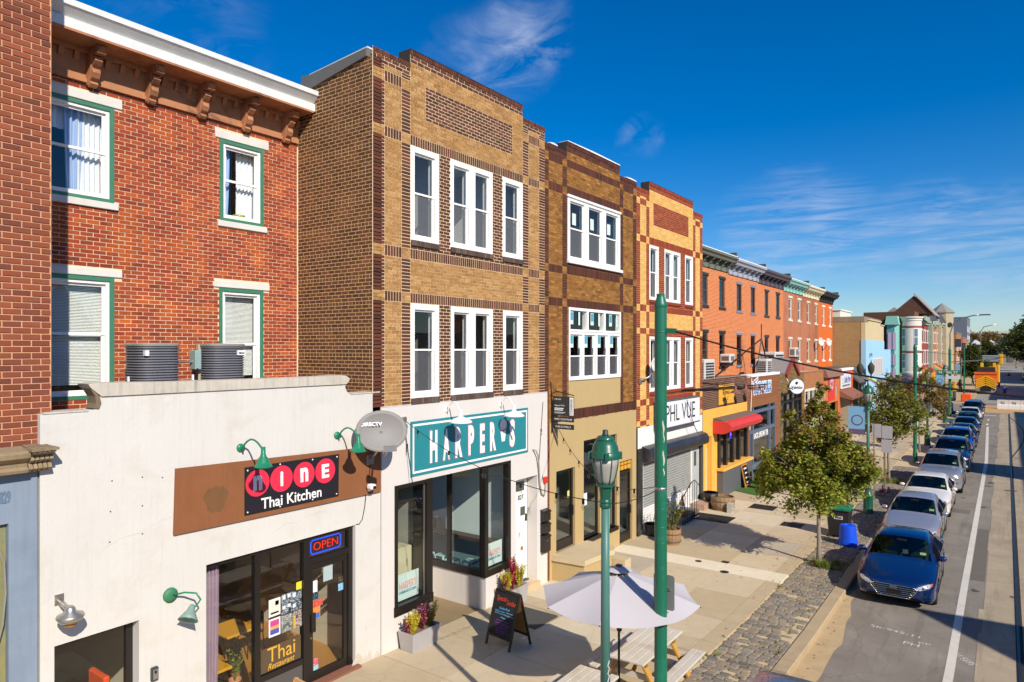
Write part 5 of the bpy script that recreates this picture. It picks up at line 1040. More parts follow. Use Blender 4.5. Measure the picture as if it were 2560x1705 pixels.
for (a, b, c, d, n) in wE:
    window(E_, -.02, a, b, c, d, n=n, fw=.1, rw=.042, dep=.2, jamb=.2, screen=True); MB().bbox(-.05, .05, a, b, c - .12, c - .005, .01).build('sill', rdE, E_)
curtain(E_, -.4, 23.1, 23.8, 5.0, 6.8, mat('beige_curtain', '#b9a880', .9), .03, 5); curtain(E_, -.4, 26.5, 27.2, 5.0, 6.8, mat('beige_curtain', '#b9a880', .9), .03, 5)
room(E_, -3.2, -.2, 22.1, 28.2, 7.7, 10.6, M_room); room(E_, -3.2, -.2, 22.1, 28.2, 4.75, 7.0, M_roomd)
M_wE = mat('white_paint_wall', '#e9e6e0', .7, var=.05, scale=1.3, streak=.2, dirt='#cdbf9d', dirtamt=.3)
m = MB(); wallholes(m, fX(.004), 22.05, 28.36, -.3, 3.69, [(22.5, 27.1, -.3, 2.5, .1), (27.2, 28.1, .15, 2.5, .12)]); m.build('front_wall', M_wE, E_)
MB().box(-.2, .03, 22.03, 22.42, -.3, 2.95).build('black_pilaster', mat('flaked_black', '#2d2a28', .7, var=.3, scale=12, dirt='#8d877c', dirtamt=.35), E_)
m = MB(); m.box(-.1, .05, 28.1, 28.36, -.3, 2.7); m.build('dark_post', mat('post_dark', '#4a4640', .6), E_)
sh = thing('rolling_shutter', 'grey rolling shutter of curved slats under a dark hood', 'shutter', (-.05, 24.8, -.15)); M_sl = mat('shutter_slat', '#a8a9a4', .5, .2, var=.08, scale=4, dirt='#7f7d76', dirtamt=.4)
M_slw = mat('shutter_white', '#e2e0dc', .5, var=.05)
z = -.12; k = 0
while z < 2.46:
    MB().prism([(-.06, z), (-.03, z + .012), (-.022, z + .05), (-.03, z + .085), (-.06, z + .095)], 'y', 22.5, 27.1).build('slat', M_slw if z < .75 else M_sl, sh); z += .098; k += 1
m = MB(); m.prism([(.0, 2.5), (.3, 2.5), (.36, 2.58), (.36, 2.78), (.26, 2.93), (.05, 3.0), (.0, 3.0)], 'y', 22.38, 28.2); m.build('hood', mat('hood_black', '#35353a', .35, .2, var=.2, scale=3, dirt='#6a6a70', dirtamt=.4), sh)
MB().box(-.08, -.04, 27.2, 28.1, .1, 2.5).build('door', mat('door_grey', '#b3b4b2', .6), E_); MB().box(-.05, -.03, 27.5, 27.75, 1.6, 2.2).build('door_pane', mat('dark_glass', '#4b4f4a', .15), E_)
MB().box(-.1, .55, 27.1, 28.2, -.3, .13).build('door_step', mat('step_pink', '#a98a74', .9, var=.15, scale=5), E_)
lbx = thing('lightbox_sign', 'white lightbox sign with thin black capital letters above the shutter', 'sign', (.2, 25, 3.5))
MB().bbox(.05, .3, 23.35, 27.3, 3.5, 4.56, .015).build('cabinet', mat('cabinet_dark', '#5b5a5a', .5), lbx); MB().box(.3, .31, 23.41, 27.24, 3.56, 4.5).build('face', mat('face_white', '#e2e4e8', .5, var=.03), lbx)
text(lbx, 'lettering', 'PHL VUE', (.315, 25.25, 4.06), M_black, 2.9, .62, bold=-.008)
tag(MB().tube([(.4, 25.6, 4.5), (.42, 25.9, 4.1), (.38, 26.2, 3.7), (.36, 26.6, 3.3), (.37, 26.9, 3.05)], .015).build('loose_wire', M_black), 'loose black wire hanging across the lightbox sign', 'cable')
dish('small white satellite dish on the yellow brick pier', (.45, 22.75, 5.9), (.05, 22.2, 5.35), (.8, -.58, .2), .25, .29, mat('dish_white', '#c9c5bd', .6, var=.05, scale=5), False, False)
# iron stair rail, steps and pots in front of the shutter
rl = thing('stair_railing', 'black wrought iron stair railing in front of the shutter', 'railing', (.6, 25, -.12)); M_irn = mat('wrought_iron', '#1e1d1c', .5)
top0, top1 = (.75, 23.9, .55), (.75, 25.9, 1.15)
for (x_, ) in ((.72,),):
    MB().tube([(x_, 23.6, .45), (x_, 23.75, .62), (x_, 24.0, .72), (x_, 25.2, 1.35), (x_, 25.6, 1.4), (x_, 26.1, 1.1), (x_, 26.2, .95), (x_, 26.1, .9)], .018, 8).build('hand_rail', M_irn, rl)
    for q in range(9):
        yy = 23.9 + q * .24; zt = .68 + (yy - 24.0) * .525 if yy < 25.2 else 1.38 - (yy - 25.5) * .55
        MB().cyl((x_, yy, -.12), (x_, yy, min(zt, 1.38)), .01, n=6).build('baluster', M_irn, rl)
st = thing('stone_stair', 'grey side steps up to the grey door by the shutter', 'steps', (.4, 25, -.12)); M_stp = mat('stair_grey', '#6d675f', .9, var=.15, scale=4)
for k in range(2): MB().box(0.0, .68, 24.4 + k * .9, 26.2, -.2 + k * .14, .02 + k * .14).build('step', M_stp, st)
tag(MB().box(.3, 1.95, 25.65, 26.75, S(26) - .01, S(26) + .012).build('door_mat', mat('rubber_mat', '#191817', .8, var=.3, scale=30)), 'black rubber mat lying in front of the grey door', 'mat')
tag(MB().box(.72, 1.7, 13.05, 14.05, S(13.5) - .02, S(13.5) + .022).build('door_mat', mat('rubber_mat2', '#4c4a48', .9, var=.3, scale=20, fine=.4)), 'dark rubber mat behind the chalkboard', 'mat')
def pot_barrel(label, x_, y_, r, h, grp=None, half=False):
    t = thing('barrel_planter', label, 'planter', (x_, y_, S(y_)), grp); z0 = S(y_); n = 18; M_st = mat('barrel_stave', '#9a7a58', .85, var=.25, scale=8, streak=.4)
    for k in range(n):
        a0, a1 = 2 * pi * k / n + .012, 2 * pi * (k + 1) / n - .012; vs = []
        for rr, zz in ((r * .86, 0), (r, h * .5), (r * .96, h)):
            for q in (rr, rr - .025): vs += [(x_ + q * cos(a0), y_ + q * sin(a0), z0 + zz), (x_ + q * cos(a1), y_ + q * sin(a1), z0 + zz)]
        MB().add(vs, [(0, 1, 5, 4), (4, 5, 9, 8), (2, 6, 7, 3), (6, 10, 11, 7), (8, 9, 11, 10), (0, 2, 3, 1), (0, 4, 6, 2), (4, 8, 10, 6), (1, 3, 7, 5), (5, 7, 11, 9)]).build('stave', M_st, t)
    for zz, rr in ((.22, .955), (.7, 1.0)): MB().lathe([(r * rr + .006, h * zz - .02), (r * rr + .01, h * zz), (r * rr + .006, h * zz + .02), (r * rr - .03, h * zz)], (x_, y_, z0), 24).build('hoop', mat('hoop_iron', '#6b5744', .6, .3), t)
    MB().cyl((x_, y_, z0 + .02), (x_, y_, z0 + h * .85), r * .84, r * .93, 20).build('soil', mat('soil', '#7a6547', .95), t); return t
rn = random.Random(31)
p = pot_barrel('wooden half barrel with straggly green plant by the iron rail', 1.3, 21.95, .33, .52); twigs(p, (1.3, 21.95, S(22) + .42), 34, 1.15, .5, .07, leafmat('leaf_olive', ['#5d6b2c', '#7a8038', '#8c8a48', '#46521f']), rn, 16)
pot_barrel('wide weathered half barrel beside the cinder block', 1.05, 27.85, .48, .55)
def pot(label, x_, y_, pr, mt, s=1.0):
    t = thing('urn_planter' if len(pr) > 5 else 'plant_pot', label, 'planter', (x_, y_, S(y_))); MB().lathe([(r * s, z * s) for r, z in pr], (x_, y_, S(y_)), 24).build('body', mt, t, smooth=True); MB().lathe([(pr[-1][0] * s, pr[-1][1] * s - .02), (pr[-1][0] * s + .02, pr[-1][1] * s), (pr[-1][0] * s, pr[-1][1] * s + .02), (pr[-1][0] * s - .03, pr[-1][1] * s)], (x_, y_, S(y_)), 24).build('rim', mt, t, smooth=True); return t
M_pb = mat('pot_black', '#2a2a2d', .5, var=.1, scale=8)
pot('black fluted urn beside the orange shopfront', .5, 28.0, [(.16, 0), (.17, .04), (.08, .1), (.07, .18), (.2, .26), (.29, .42), (.31, .6)], M_pb)
p = pot('black pot with bare stems in front of the shutter', .35, 22.5, [(.2, 0), (.23, .1), (.27, .38), (.28, .4)], M_pb); twigs(p, (.35, 22.5, S(22) + .35), 10, .6, .25, .05, leafmat('leaf_olive', ['#5d6b2c', '#7a8038']), rn, 8)
cb = thing('cinder_block', 'grey hollow concrete block standing on end by the barrel', 'block', (1.5, 27.5, S(27))); z0 = S(27)
m = MB(); m.box(1.4, 1.6, 27.32, 27.36, z0, z0 + .4); m.box(1.4, 1.6, 27.5, 27.54, z0, z0 + .4)
for q in (0, .18, .36): m.box(1.4, 1.6, 27.36, 27.5, z0 + q, z0 + q + .04)
m.build('block_body', mat('cinder', '#b5b2a8', .95, var=.1, scale=8, bump=.6), cb)
cn = thing('traffic_cone', 'faded orange and white traffic cone behind the iron railing', 'cone', (.3, 25.4, .1)); zc = .06
MB().bbox(.12, .48, 25.22, 25.58, zc, zc + .04, .01).build('base', mat('cone_base', '#c8552a', .7), cn)
M_co = mat('cone_orange', '#e0622c', .6, var=.1)
for a, b, mt in ((.04, .2, M_co), (.2, .34, M_lt), (.34, .48, M_co), (.48, .58, M_lt), (.58, .75, M_co)): MB().lathe([(.15 - a * .165, zc + a), (.15 - b * .165, zc + b)], (.3, 25.4, 0), 16).build('cone_band', mt, cn, smooth=True)
# ================================================================ STREET FURNITURE
M_lg = mat('lamp_dark_green', '#1d5b46', .35, var=.08, scale=5, coat=.2); M_lp = mat('lamp_post_paint', '#4d7a70', .45, var=.1, scale=2)
M_dif = NB('frosted_globe'); _d = M_dif.n('ShaderNodeBsdfPrincipled', {'Base Color': hx('#b9b3ab'), 'Roughness': .35}); _t = M_dif.n('ShaderNodeBsdfTranslucent', {'Color': hx('#d9d4cc')}); _m = M_dif.n('ShaderNodeMixShader', {0: .3, 1: _d.outputs[0], 2: _t.outputs[0]}); M_dif.t.links.new(_m.outputs[0], M_dif.out.inputs[0]); M_dif = M_dif.m
def lamp_post():
    t = thing('street_lamp', '', 'street lamp', (0, 0, 0), 'green street lamps', True)
    MB().lathe([(.2, 0), (.2, .1), (.17, .16), (.165, .62), (.19, .66), (.19, .72), (.13, .8), (.1, 1.0), (.085, 1.1), (.085, 1.14)], n=24).build('base', M_lg, t, smooth=True, auto=40)
    m = MB()
    for k in range(12): a = 2 * pi * k / 12; m.cyl((.165 * cos(a), .165 * sin(a), .18), (.162 * cos(a), .162 * sin(a), .6), .016, n=6)
    m.build('base_fluting', M_lg, t)
    MB().lathe([(.072, 1.12), (.06, 3.0), (.055, 4.17)], n=24).build('post', M_lp, t, smooth=True)
    MB().lathe([(.056, 4.13), (.078, 4.15), (.082, 4.18), (.07, 4.2), (.07, 4.21), (.082, 4.22), (.078, 4.25), (.07, 4.26), (.075, 4.34), (.09, 4.42), (.105, 4.43), (.13, 4.44), (.13, 4.47), (.105, 4.475)], n=28).build('collar', M_lg, t, smooth=True, auto=40)
    MB().lathe([(.1, 4.47), (.125, 4.53), (.15, 4.62), (.17, 4.72), (.182, 4.83), (.178, 4.83), (.1, 4.48)], n=28).build('globe', M_dif, t, smooth=True)
    for k in range(8):
        a = 2 * pi * k / 8 + .2; m = MB(); m.tube([(r * cos(a), r * sin(a), z) for r, z in ((.104, 4.47), (.13, 4.53), (.155, 4.62), (.175, 4.72), (.187, 4.84))], .009, 6); m.build('rib', M_lg, t, smooth=True)
    MB().lathe([(.185, 4.82), (.205, 4.83), (.205, 4.9), (.19, 4.915), (.182, 4.93), (.172, 4.99), (.14, 5.05), (.115, 5.07), (.122, 5.075), (.122, 5.1), (.1, 5.125), (.05, 5.135)], n=32).build('hood', M_lg, t, smooth=True, auto=50)
    for k in range(4):
        a = 2 * pi * k / 4 + .6; c, s_ = cos(a), sin(a); MB().beam((.19 * c, .19 * s_, 4.86), (.228 * c, .228 * s_, 4.86), .055, .1).build('hood_lug', M_lg, t)
    MB().lathe([(.045, 5.13), (.045, 5.15), (.038, 5.16), (.038, 5.2), (.03, 5.21)], n=16).build('photocell', mat('photocell', '#2f3a38', .5), t, smooth=True)
    return t
L0 = lamp_post(); lamps = [(6.03, 8.37), (6.0, 30.7), (6.1, 55), (6.05, 72.6), (4.9, 125.5), (5.6, 150)]
lbl = ['green street lamp in the foreground beside the picnic tables', 'green street lamp behind the tree with a pale blue banner', 'green street lamp between the far street trees', 'green street lamp near the crossing with a second blue banner', 'green street lamp beyond the crossing by the dump truck', 'farthest green street lamp past the crossing']
for i, (x, y) in enumerate(lamps):
    o = L0 if i == 0 else copy_tree(L0); o.location = (x, y, S(y)); o['label'] = lbl[i]; o.rotation_euler.z = .3 * i
st_ = MB(); lx, ly = lamps[0]
def onpost(u, z, r=.07): return (lx + r * cos(u - .95), ly + r * sin(u - .95), z)
st_ = st_.add([onpost(u, z) for z in (1.72, 1.9) for u in (-.5, -.1, .3)], [(0, 1, 4, 3), (1, 2, 5, 4)]).build
tag(st_('sticker', mat('post_sticker', '#d6d2cc', .6, var=.15, scale=60)), 'torn white sticker low on the foreground lamp post', 'sticker')
tag(MB().tube([onpost(.6 + .25 * sin(k * 2.1), 1.75 + .035 * k, .0675) for k in range(14)], .006, 4).build('graffiti', M_lt), 'white scribbled graffiti on the foreground lamp post', 'graffiti')
M_ban = mat('banner_blue', '#7fb2d0', .7, var=.05); M_banp = mat('banner_plum', '#6d5470', .7)
for i, (x, y) in enumerate(lamps[1:5]):
    t = thing('street_banner', ['pale blue street banner on the lamp behind the tree', 'pale blue street banner on the lamp between far trees', 'pale blue street banner on the lamp near the crossing', 'pale blue street banner beyond the crossing'][i], 'banner', (x, y, S(y) + 3.3), 'street banners'); z = S(y) + 3.35; x1 = x - .1
    if i == 1: continue
    MB().box(x1 - .62, x1, y - .008, y + .008, z, z + .92).build('cloth', M_ban, t); MB().box(x1 - .62, x1, y - .011, y + .011, z - .18, z).build('hem', M_banp, t)
    MB().cyl((x1 - .3, y - .012, z + .36), (x1 - .3, y + .012, z + .36), .22, n=28).build('emblem', M_banp, t); MB().cyl((x1 - .3, y - .015, z + .36), (x1 - .3, y + .015, z + .36), .17, n=28).build('emblem_disc', M_ban, t)
    for zz in (z + .95, z - .2): MB().cyl((x1 - .65, y, zz), (x + .02, y, zz), .016, n=8).build('bracket', M_lg, t)
bpy.data.objects.remove([o for o in bpy.data.objects if o.get('label') == 'pale blue street banner on the lamp between far trees'][0])
# ---- tall green trolley poles
M_pg = mat('pole_green', '#1c6a50', .4, var=.1, scale=3, dirt='#3a8a6e', dirtamt=.5, fine=.1, coat=.1); M_chip = mat('pole_chip', '#c3c0a8', .7)
def trolley_pole(label, x, y, zt, r=.098, near=False, grp='green trolley poles'):
    z0 = S(y); t = thing('trolley_pole', label, 'pole', (x, y, z0), grp)
    MB().lathe([(r * 1.25, z0), (r * 1.25, z0 + .5), (r * 1.06, z0 + .55), (r * 1.03, z0 + 2.0), (r, zt - .35), (r, zt - .2)], (x, y, 0), 24).build('shaft', M_pg, t, smooth=True, auto=40)
    MB().lathe([(r, zt - .22), (r * 1.08, zt - .2), (r * 1.1, zt - .17), (r * .95, zt - .13), (r * .72, zt - .06), (r * .66, zt - .04), (r * .68, zt), (r * .4, zt + .01)], (x, y, 0), 24).build('cap', M_pg, t, smooth=True, auto=50)
    if near:
        for z in (6.75, 4.75, 3.9, 3.6, 3.35, 2.95, 2.8): MB().lathe([(r, z - .012), (r * 1.05, z), (r, z + .012)], (x, y, 0), 24).build('band', M_pg, t, smooth=True)
        MB().lathe([(r * 1.02, 4.2), (r * 1.06, 4.21), (r * 1.06, 4.23), (r * 1.02, 4.24)], (x, y, 0), 24).build('steel_clamp', M_al, t)
        MB().beam((x + .1, y, 6.77), (x + .26, y, 6.76), .06, .08).build('wire_clamp', M_pg, t)
        a0 = -.75
        for z, w, h, da in ((5.22, .03, .2, .0), (5.05, .018, .16, .08), (4.72, .03, .24, .05), (4.5, .02, .12, .1)):
            m = MB(); n = 5; vs = []
            for k in range(n):
                u = k / (n - 1); ww = w * (.4 + .6 * sin(pi * u)) * .5; ac = a0 + da + .1 * sin(u * 5)
                for sg_ in (-1, 1): ang = ac + sg_ * ww / r; vs.append((x + (r + .004) * cos(ang), y + (r + .004) * sin(ang), z - h / 2 + h * u))
            m.add(vs, [(2 * k, 2 * k + 1, 2 * k + 3, 2 * k + 2) for k in range(n - 1)]).build('paint_chip', M_chip, t)
    return t
trolley_pole('tall dark green pole in front of the yellow brick building', 5.97, 10.37, 7.36, near=True)
trolley_pole('tall green pole between the two far street trees', 6.2, 46.1, 6.75); trolley_pole('tall green pole carrying the traffic signal arm', 6.0, 80, 6.6, .12); trolley_pole('tall green pole just beyond the crossing', 5.6, 118.5, 6.7); trolley_pole('farthest tall green pole along the street', 6.1, 160, 6.7)
pl = thing('sign_plate', 'back of a small sign plate strapped to the tall green pole', 'sign', (5.9, 10.5, 2.2)); m = MB(); m.prism([(5.80 + dx, z) for dx, z in ((.03, 2.23), (.33, 2.23), (.36, 2.26), (.36, 2.77), (.33, 2.8), (.03, 2.8), (0, 2.77), (0, 2.26))], 'y', 10.475, 10.482); m.build('plate', mat('plate_grey', '#8d8a86', .5, .3, var=.1), pl); MB().box(5.86, 6.1, 10.462, 10.475, 2.55, 2.6).build('strap', M_al, pl)
# ---- overhead wires
M_wire = mat('wire', '#1b1a19', .5)
def wire(label, a, b, sag, r=.012, n=24, grp=None, cat='wire', name='overhead_wire'):
    a, b = Vector(a), Vector(b); pts = [a.lerp(b, k / n) - Vector((0, 0, sag * 4 * (k / n) * (1 - k / n))) for k in range(n + 1)]
    return tag(MB().tube(pts, r, 6).build(name, M_wire, smooth=True), label, cat, grp), pts
wire('black span wire from the tall green pole across the street', (6.2, 10.37, 6.76), (16, 10.45, 6.2), .62, .014)
wire('black cable strung along the fronts of the shops', (.05, 25.9, 4.85), (.25, 37.3, 4.62), .02, .035); wire('thin black wire dropping from the yellow building', (.03, 28.3, 5.05), (.25, 35.5, 4.65), .03, .015)
wire('span wire from the second green pole across the street', (6.25, 46.1, 6.4), (16, 46, 6.3), .35, .012)
for i, x in enumerate((10.9, 11.6)): wire('trolley wire high above the ' + ('tram rail' if i == 0 else 'street centre'), (x + 1.2, 60, 6.1), (x, 300, 6.1), .0, .012, 4, 'trolley wires')
# ---- string lights
M_sock = mat('socket_black', '#1c1b1a', .5); GB = glass('bulb_glass', '#f2efe6', .06)
def string_lights(label, a, b, sag, ts, extra=None):
    t = thing('string_lights', label, 'string lights', a); a, b = Vector(a), Vector(b); n = 30
    f = lambda k: a.lerp(b, k) - Vector((0, 0, sag * 4 * k * (1 - k)))
    MB().tube([f(k / n) for k in range(n + 1)], .007, 5).build('cord', M_sock, t)
    for k in ts:
        p = f(k); MB().cyl(p + Vector((0, 0, .01)), p - Vector((0, 0, .07)), .02, n=8).build('socket', M_sock, t); MB().lathe([(.012, -.065), (.03, -.1), (.034, -.125), (.025, -.15), (.0, -.165)], p, 12).build('bulb', GB, t, smooth=True)
    return t
string_lights('festoon lights from the teal sign to the foreground lamp', (.1, 10.5, 4.93), (5.98, 8.42, 4.34), .28, (.09, .3, .5, .68, .83, .93))
string_lights('festoon lights from the sale boards to the tall green pole', (.1, 16.6, 4.25), (5.9, 10.42, 4.24), .62, (.1, .2, .32, .44, .6, .72, .85)); string_lights('short festoon cord between the lamp and the tall green pole', (6.05, 8.45, 4.33), (5.97, 10.28, 4.22), .05, ())
string_lights('festoon cord hanging at the left end of the teal sign', (.03, 10.52, 4.88), (.03, 10.78, 3.55), .0, (.35,)); string_lights('festoon cord hanging at the right end of the teal sign', (.03, 15.95, 5.0), (.03, 15.72, 3.1), .0, (.4,))
# ---- picnic tables
M_ww = mat('whitewashed_wood', '#cfc6b8', .8, var=.12, scale=3, streak=0, dirt='#a7977f', dirtamt=.7, bump=.4, bscale=40, fine=.12); M_yw = mat('raw_pine', '#b98a3e', .8, var=.15, scale=5)
def picnic(label, x0, y0, y1):
    z0 = S((y0 + y1) / 2); t = thing('picnic_table', label, 'picnic table', (x0, (y0 + y1) / 2, z0), 'picnic tables'); rn = random.Random(int(y0 * 10)); w = .153
    for k in range(5): MB().bbox(x0 - .385 + k * w + .003, x0 - .385 + (k + 1) * w - .004, y0 + rn.uniform(-.012, .012), y1 + rn.uniform(-.012, .012), z0 + .70, z0 + .742 + rn.uniform(-.003, .003), .006).build('table_board', M_ww, t)
    for s_ in (-1, 1):
        for k in range(2): xa = x0 + s_ * .72 + (k - 1) * .142 * 1.0; MB().bbox(xa + .004, xa + .138, y0 + .02, y1 - .01, z0 + .41, z0 + .45, .006).build('bench_board', M_ww, t)
    for yy in (y0 + .28, y1 - .28):
        for s_ in (-1, 1): MB().beam((x0 + s_ * .62, yy, z0), (x0 + s_ * .2, yy, z0 + .7), .04, .14, (0, 1, 0)).build('leg', M_yw, t)
        MB().beam((x0 - .85, yy + .04, z0 + .36), (x0 + .85, yy + .04, z0 + .36), .04, .1).build('bench_bearer', M_ww, t); MB().beam((x0 - .36, yy - .04, z0 + .655), (x0 + .36, yy - .04, z0 + .655), .04, .09).build('top_bearer', M_yw, t)
    ym = (y0 + y1) / 2
    for s_ in (-1, 1): MB().beam((x0, ym + s_ * .05, z0 + .66), (x0, ym + s_ * .6, z0 + .38), .04, .09).build('brace', M_yw, t)
picnic('whitewashed picnic table behind the tall green pole', 4.83, 11.35, 13.2); picnic('whitewashed picnic table cut off at the bottom edge', 4.75, 8.75, 10.55)
# ---- umbrella
um = thing('patio_umbrella', 'pale grey octagonal patio umbrella over the picnic tables', 'umbrella', (4.97, 10.86, S(10.86))); ux, uy, uz, ur = 4.97, 10.86, 2.60, 1.40; M_can = NB('canopy_cloth')
_p = M_can.n('ShaderNodeBsdfPrincipled', {'Base Color': hx('#c6c1c4'), 'Roughness': .9}); _t = M_can.n('ShaderNodeBsdfTranslucent', {'Color': hx('#b9b4b6')}); _m = M_can.n('ShaderNodeMixShader', {0: .06, 1: _p.outputs[0], 2: _t.outputs[0]}); M_can.t.links.new(_m.outputs[0], M_can.out.inputs[0]); M_can = M_can.m
rim = lambda k, r=ur, z=uz - .47: Vector((ux + r * cos(2 * pi * k / 8 + .25), uy + r * sin(2 * pi * k / 8 + .25), z))
for k in range(8):
    m = MB(); n = 6; vs = []
    for i in range(n + 1):
        t_ = i / n; a = Vector((ux, uy, uz - .03)).lerp(rim(k), .12 + .88 * t_); b = Vector((ux, uy, uz - .03)).lerp(rim(k + 1), .12 + .88 * t_)
        for q in range(5): u = q / 4; p = a.lerp(b, u); p.z -= .10 * t_ * (1 - (2 * u - 1) ** 2) * .6 * t_ - .0; vs.append(p)
    m.add(vs, [(i * 5 + q, i * 5 + q + 1, (i + 1) * 5 + q + 1, (i + 1) * 5 + q) for i in range(n) for q in range(4)])
    a, b = rim(k), rim(k + 1); mid = a.lerp(b, .5) - Vector((0, 0, .06)); 
    m.build('canopy_panel', M_can, um, smooth=True); MB().beam(Vector((ux, uy, uz - .08)), rim(k) - Vector((0, 0, .02)), .014, .018).build('rib', M_irn, um)
m = MB(); vs = [Vector((ux, uy, uz + .06))] + [rim(k, .24, uz - .045) + Vector((0, 0, .03)) for k in range(8)]; m.add(vs, [(0, 1 + k, 1 + (k + 1) % 8) for k in range(8)]); m.build('vent_cap', M_can, um)
MB().bbox(ux - .05, ux + .05, uy - .05, uy + .05, uz + .05, uz + .075, .008).build('solar_light', M_black, um); MB().cyl((ux, uy, S(uy)), (ux, uy, uz), .02, n=12).build('pole', M_irn, um); MB().bbox(ux - .035, ux + .05, uy - .035, uy + .035, 1.5, 1.72, .015).build('crank_box', M_black, um)
for k in range(8): MB().beam(Vector((ux, uy, uz - .62)), Vector((ux, uy, uz - .08)).lerp(rim(k), .5) - Vector((0, 0, .02)), .01, .014).build('strut', M_irn, um)
MB().lathe([(.28, 0), (.28, .05), (.08, .09), (.03, .12), (.03, .3)], (ux, uy, S(uy)), 24).build('base', M_black, um, smooth=True)
# ---- chalkboard A-frame
ch = thing('chalkboard_sign', 'black sidewalk chalkboard with coloured handwriting', 'sign', (1.7, 12, S(12))); z0 = S(12); M_bd = mat('chalk_black', '#1f1c1d', .8, var=.2, scale=6)
fl, fr_, bl_, br = Vector((1.32, 11.72, z0 - .0)), Vector((1.98, 11.66, z0)), Vector((1.46, 12.36, z0 - .02)), Vector((2.1, 12.3, z0 - .02)); tl, tr_ = Vector((1.40, 12.02, z0 + 1.14)), Vector((2.05, 11.97, z0 + 1.14))
for a, b in ((fl, tl), (fr_, tr_)): MB().beam(a, b, .05, .03, (0, 1, .3)).build('leg', M_black, ch)
for a, b in ((bl_, tl), (br, tr_)): MB().beam(a, b + Vector((0, .02, 0)), .05, .03, (0, 1, .3)).build('leg', M_black, ch)
MB().beam(tl, tr_, .05, .05).build('top_rail', M_black, ch); lo = .2; MB().beam(fl.lerp(tl, lo), fr_.lerp(tr_, lo), .035, .05).build('rail', M_black, ch); MB().beam(bl_.lerp(tl, lo), br.lerp(tr_, lo), .035, .05).build('rail', M_black, ch)
def brd(a, b, c, d, off, nm, mt): MB().add([p + off for p in (a, b, c, d)] + [p + off + Vector((0, .012, 0)) for p in (a, b, c, d)], [(0, 1, 2, 3), (4, 5, 6, 7), (0, 1, 5, 4), (1, 2, 6, 5), (2, 3, 7, 6), (3, 0, 4, 7)]).build(nm, mt, ch)
brd(fl.lerp(tl, lo), fr_.lerp(tr_, lo), fr_.lerp(tr_, .98), fl.lerp(tl, .98), Vector((0, -.004, 0)), 'board', M_bd); brd(bl_.lerp(tl, lo), br.lerp(tr_, lo), br.lerp(tr_, .98), bl_.lerp(tl, .98), Vector((0, .0, 0)), 'back_board', mat('back_ply', '#a97a3a', .8, var=.15, scale=5))
ex = (fr_ - fl).normalized(); ez = (tl - fl).normalized(); en = ex.cross(ez); RR = Matrix((ex, ez, en)).transposed()
def chalk(s_, u, v, w, h, col, sh_=.15):
    o = text(None, 'lettering', s_, (0, 0, 0), mat('chalk_' + col[1:], col, .9, var=.1, scale=40), w, h, 'Z', .0006, -.004, sh_); bb = [Vector(q) for q in o.bound_box]; cx = (min(q.x for q in bb) + max(q.x for q in bb)) / 2 * o.scale.x; cy = (min(q.y for q in bb) + max(q.y for q in bb)) / 2 * o.scale.y
    o.rotation_euler = RR.to_euler(); o.location = fl + ex * (.33 + u) + ez * v + en * .012 - RR @ Vector((cx, cy, 0)); setpar(o, ch)
chalk('Special', -.13, 1.0, .28, .13, '#e0512c'); chalk('Sundae', .15, .97, .24, .11, '#d84a2a'); chalk('Sundae Bowl', 0, .82, .3, .05, '#5fb0dc'); chalk('Vanilla Ice Cream', -.12, .75, .28, .035, '#5fb0dc'); chalk('Rainbow Sprinkles', -.1, .70, .3, .035, '#5fb0dc'); chalk('Chocolate Sauce', .16, .70, .24, .035, '#8cc4e6'); chalk('Whipped Cream', .16, .75, .2, .03, '#8cc4e6'); chalk('~', 0, .63, .14, .03, '#5fb0dc')
for k, (s_, w) in enumerate((('Cake Batter & Raspberry', .36), ('Chocolate Covered Pretzel', .4), ('Cookie Dough Coffee', .36), ('Mint Chocolate Chip', .32), ('Peach Cobbler', .26), ('Birthday Cake', .24), ('& more', .12))): chalk(s_, 0, .56 - k * .05, w, .03, '#8a4fae')
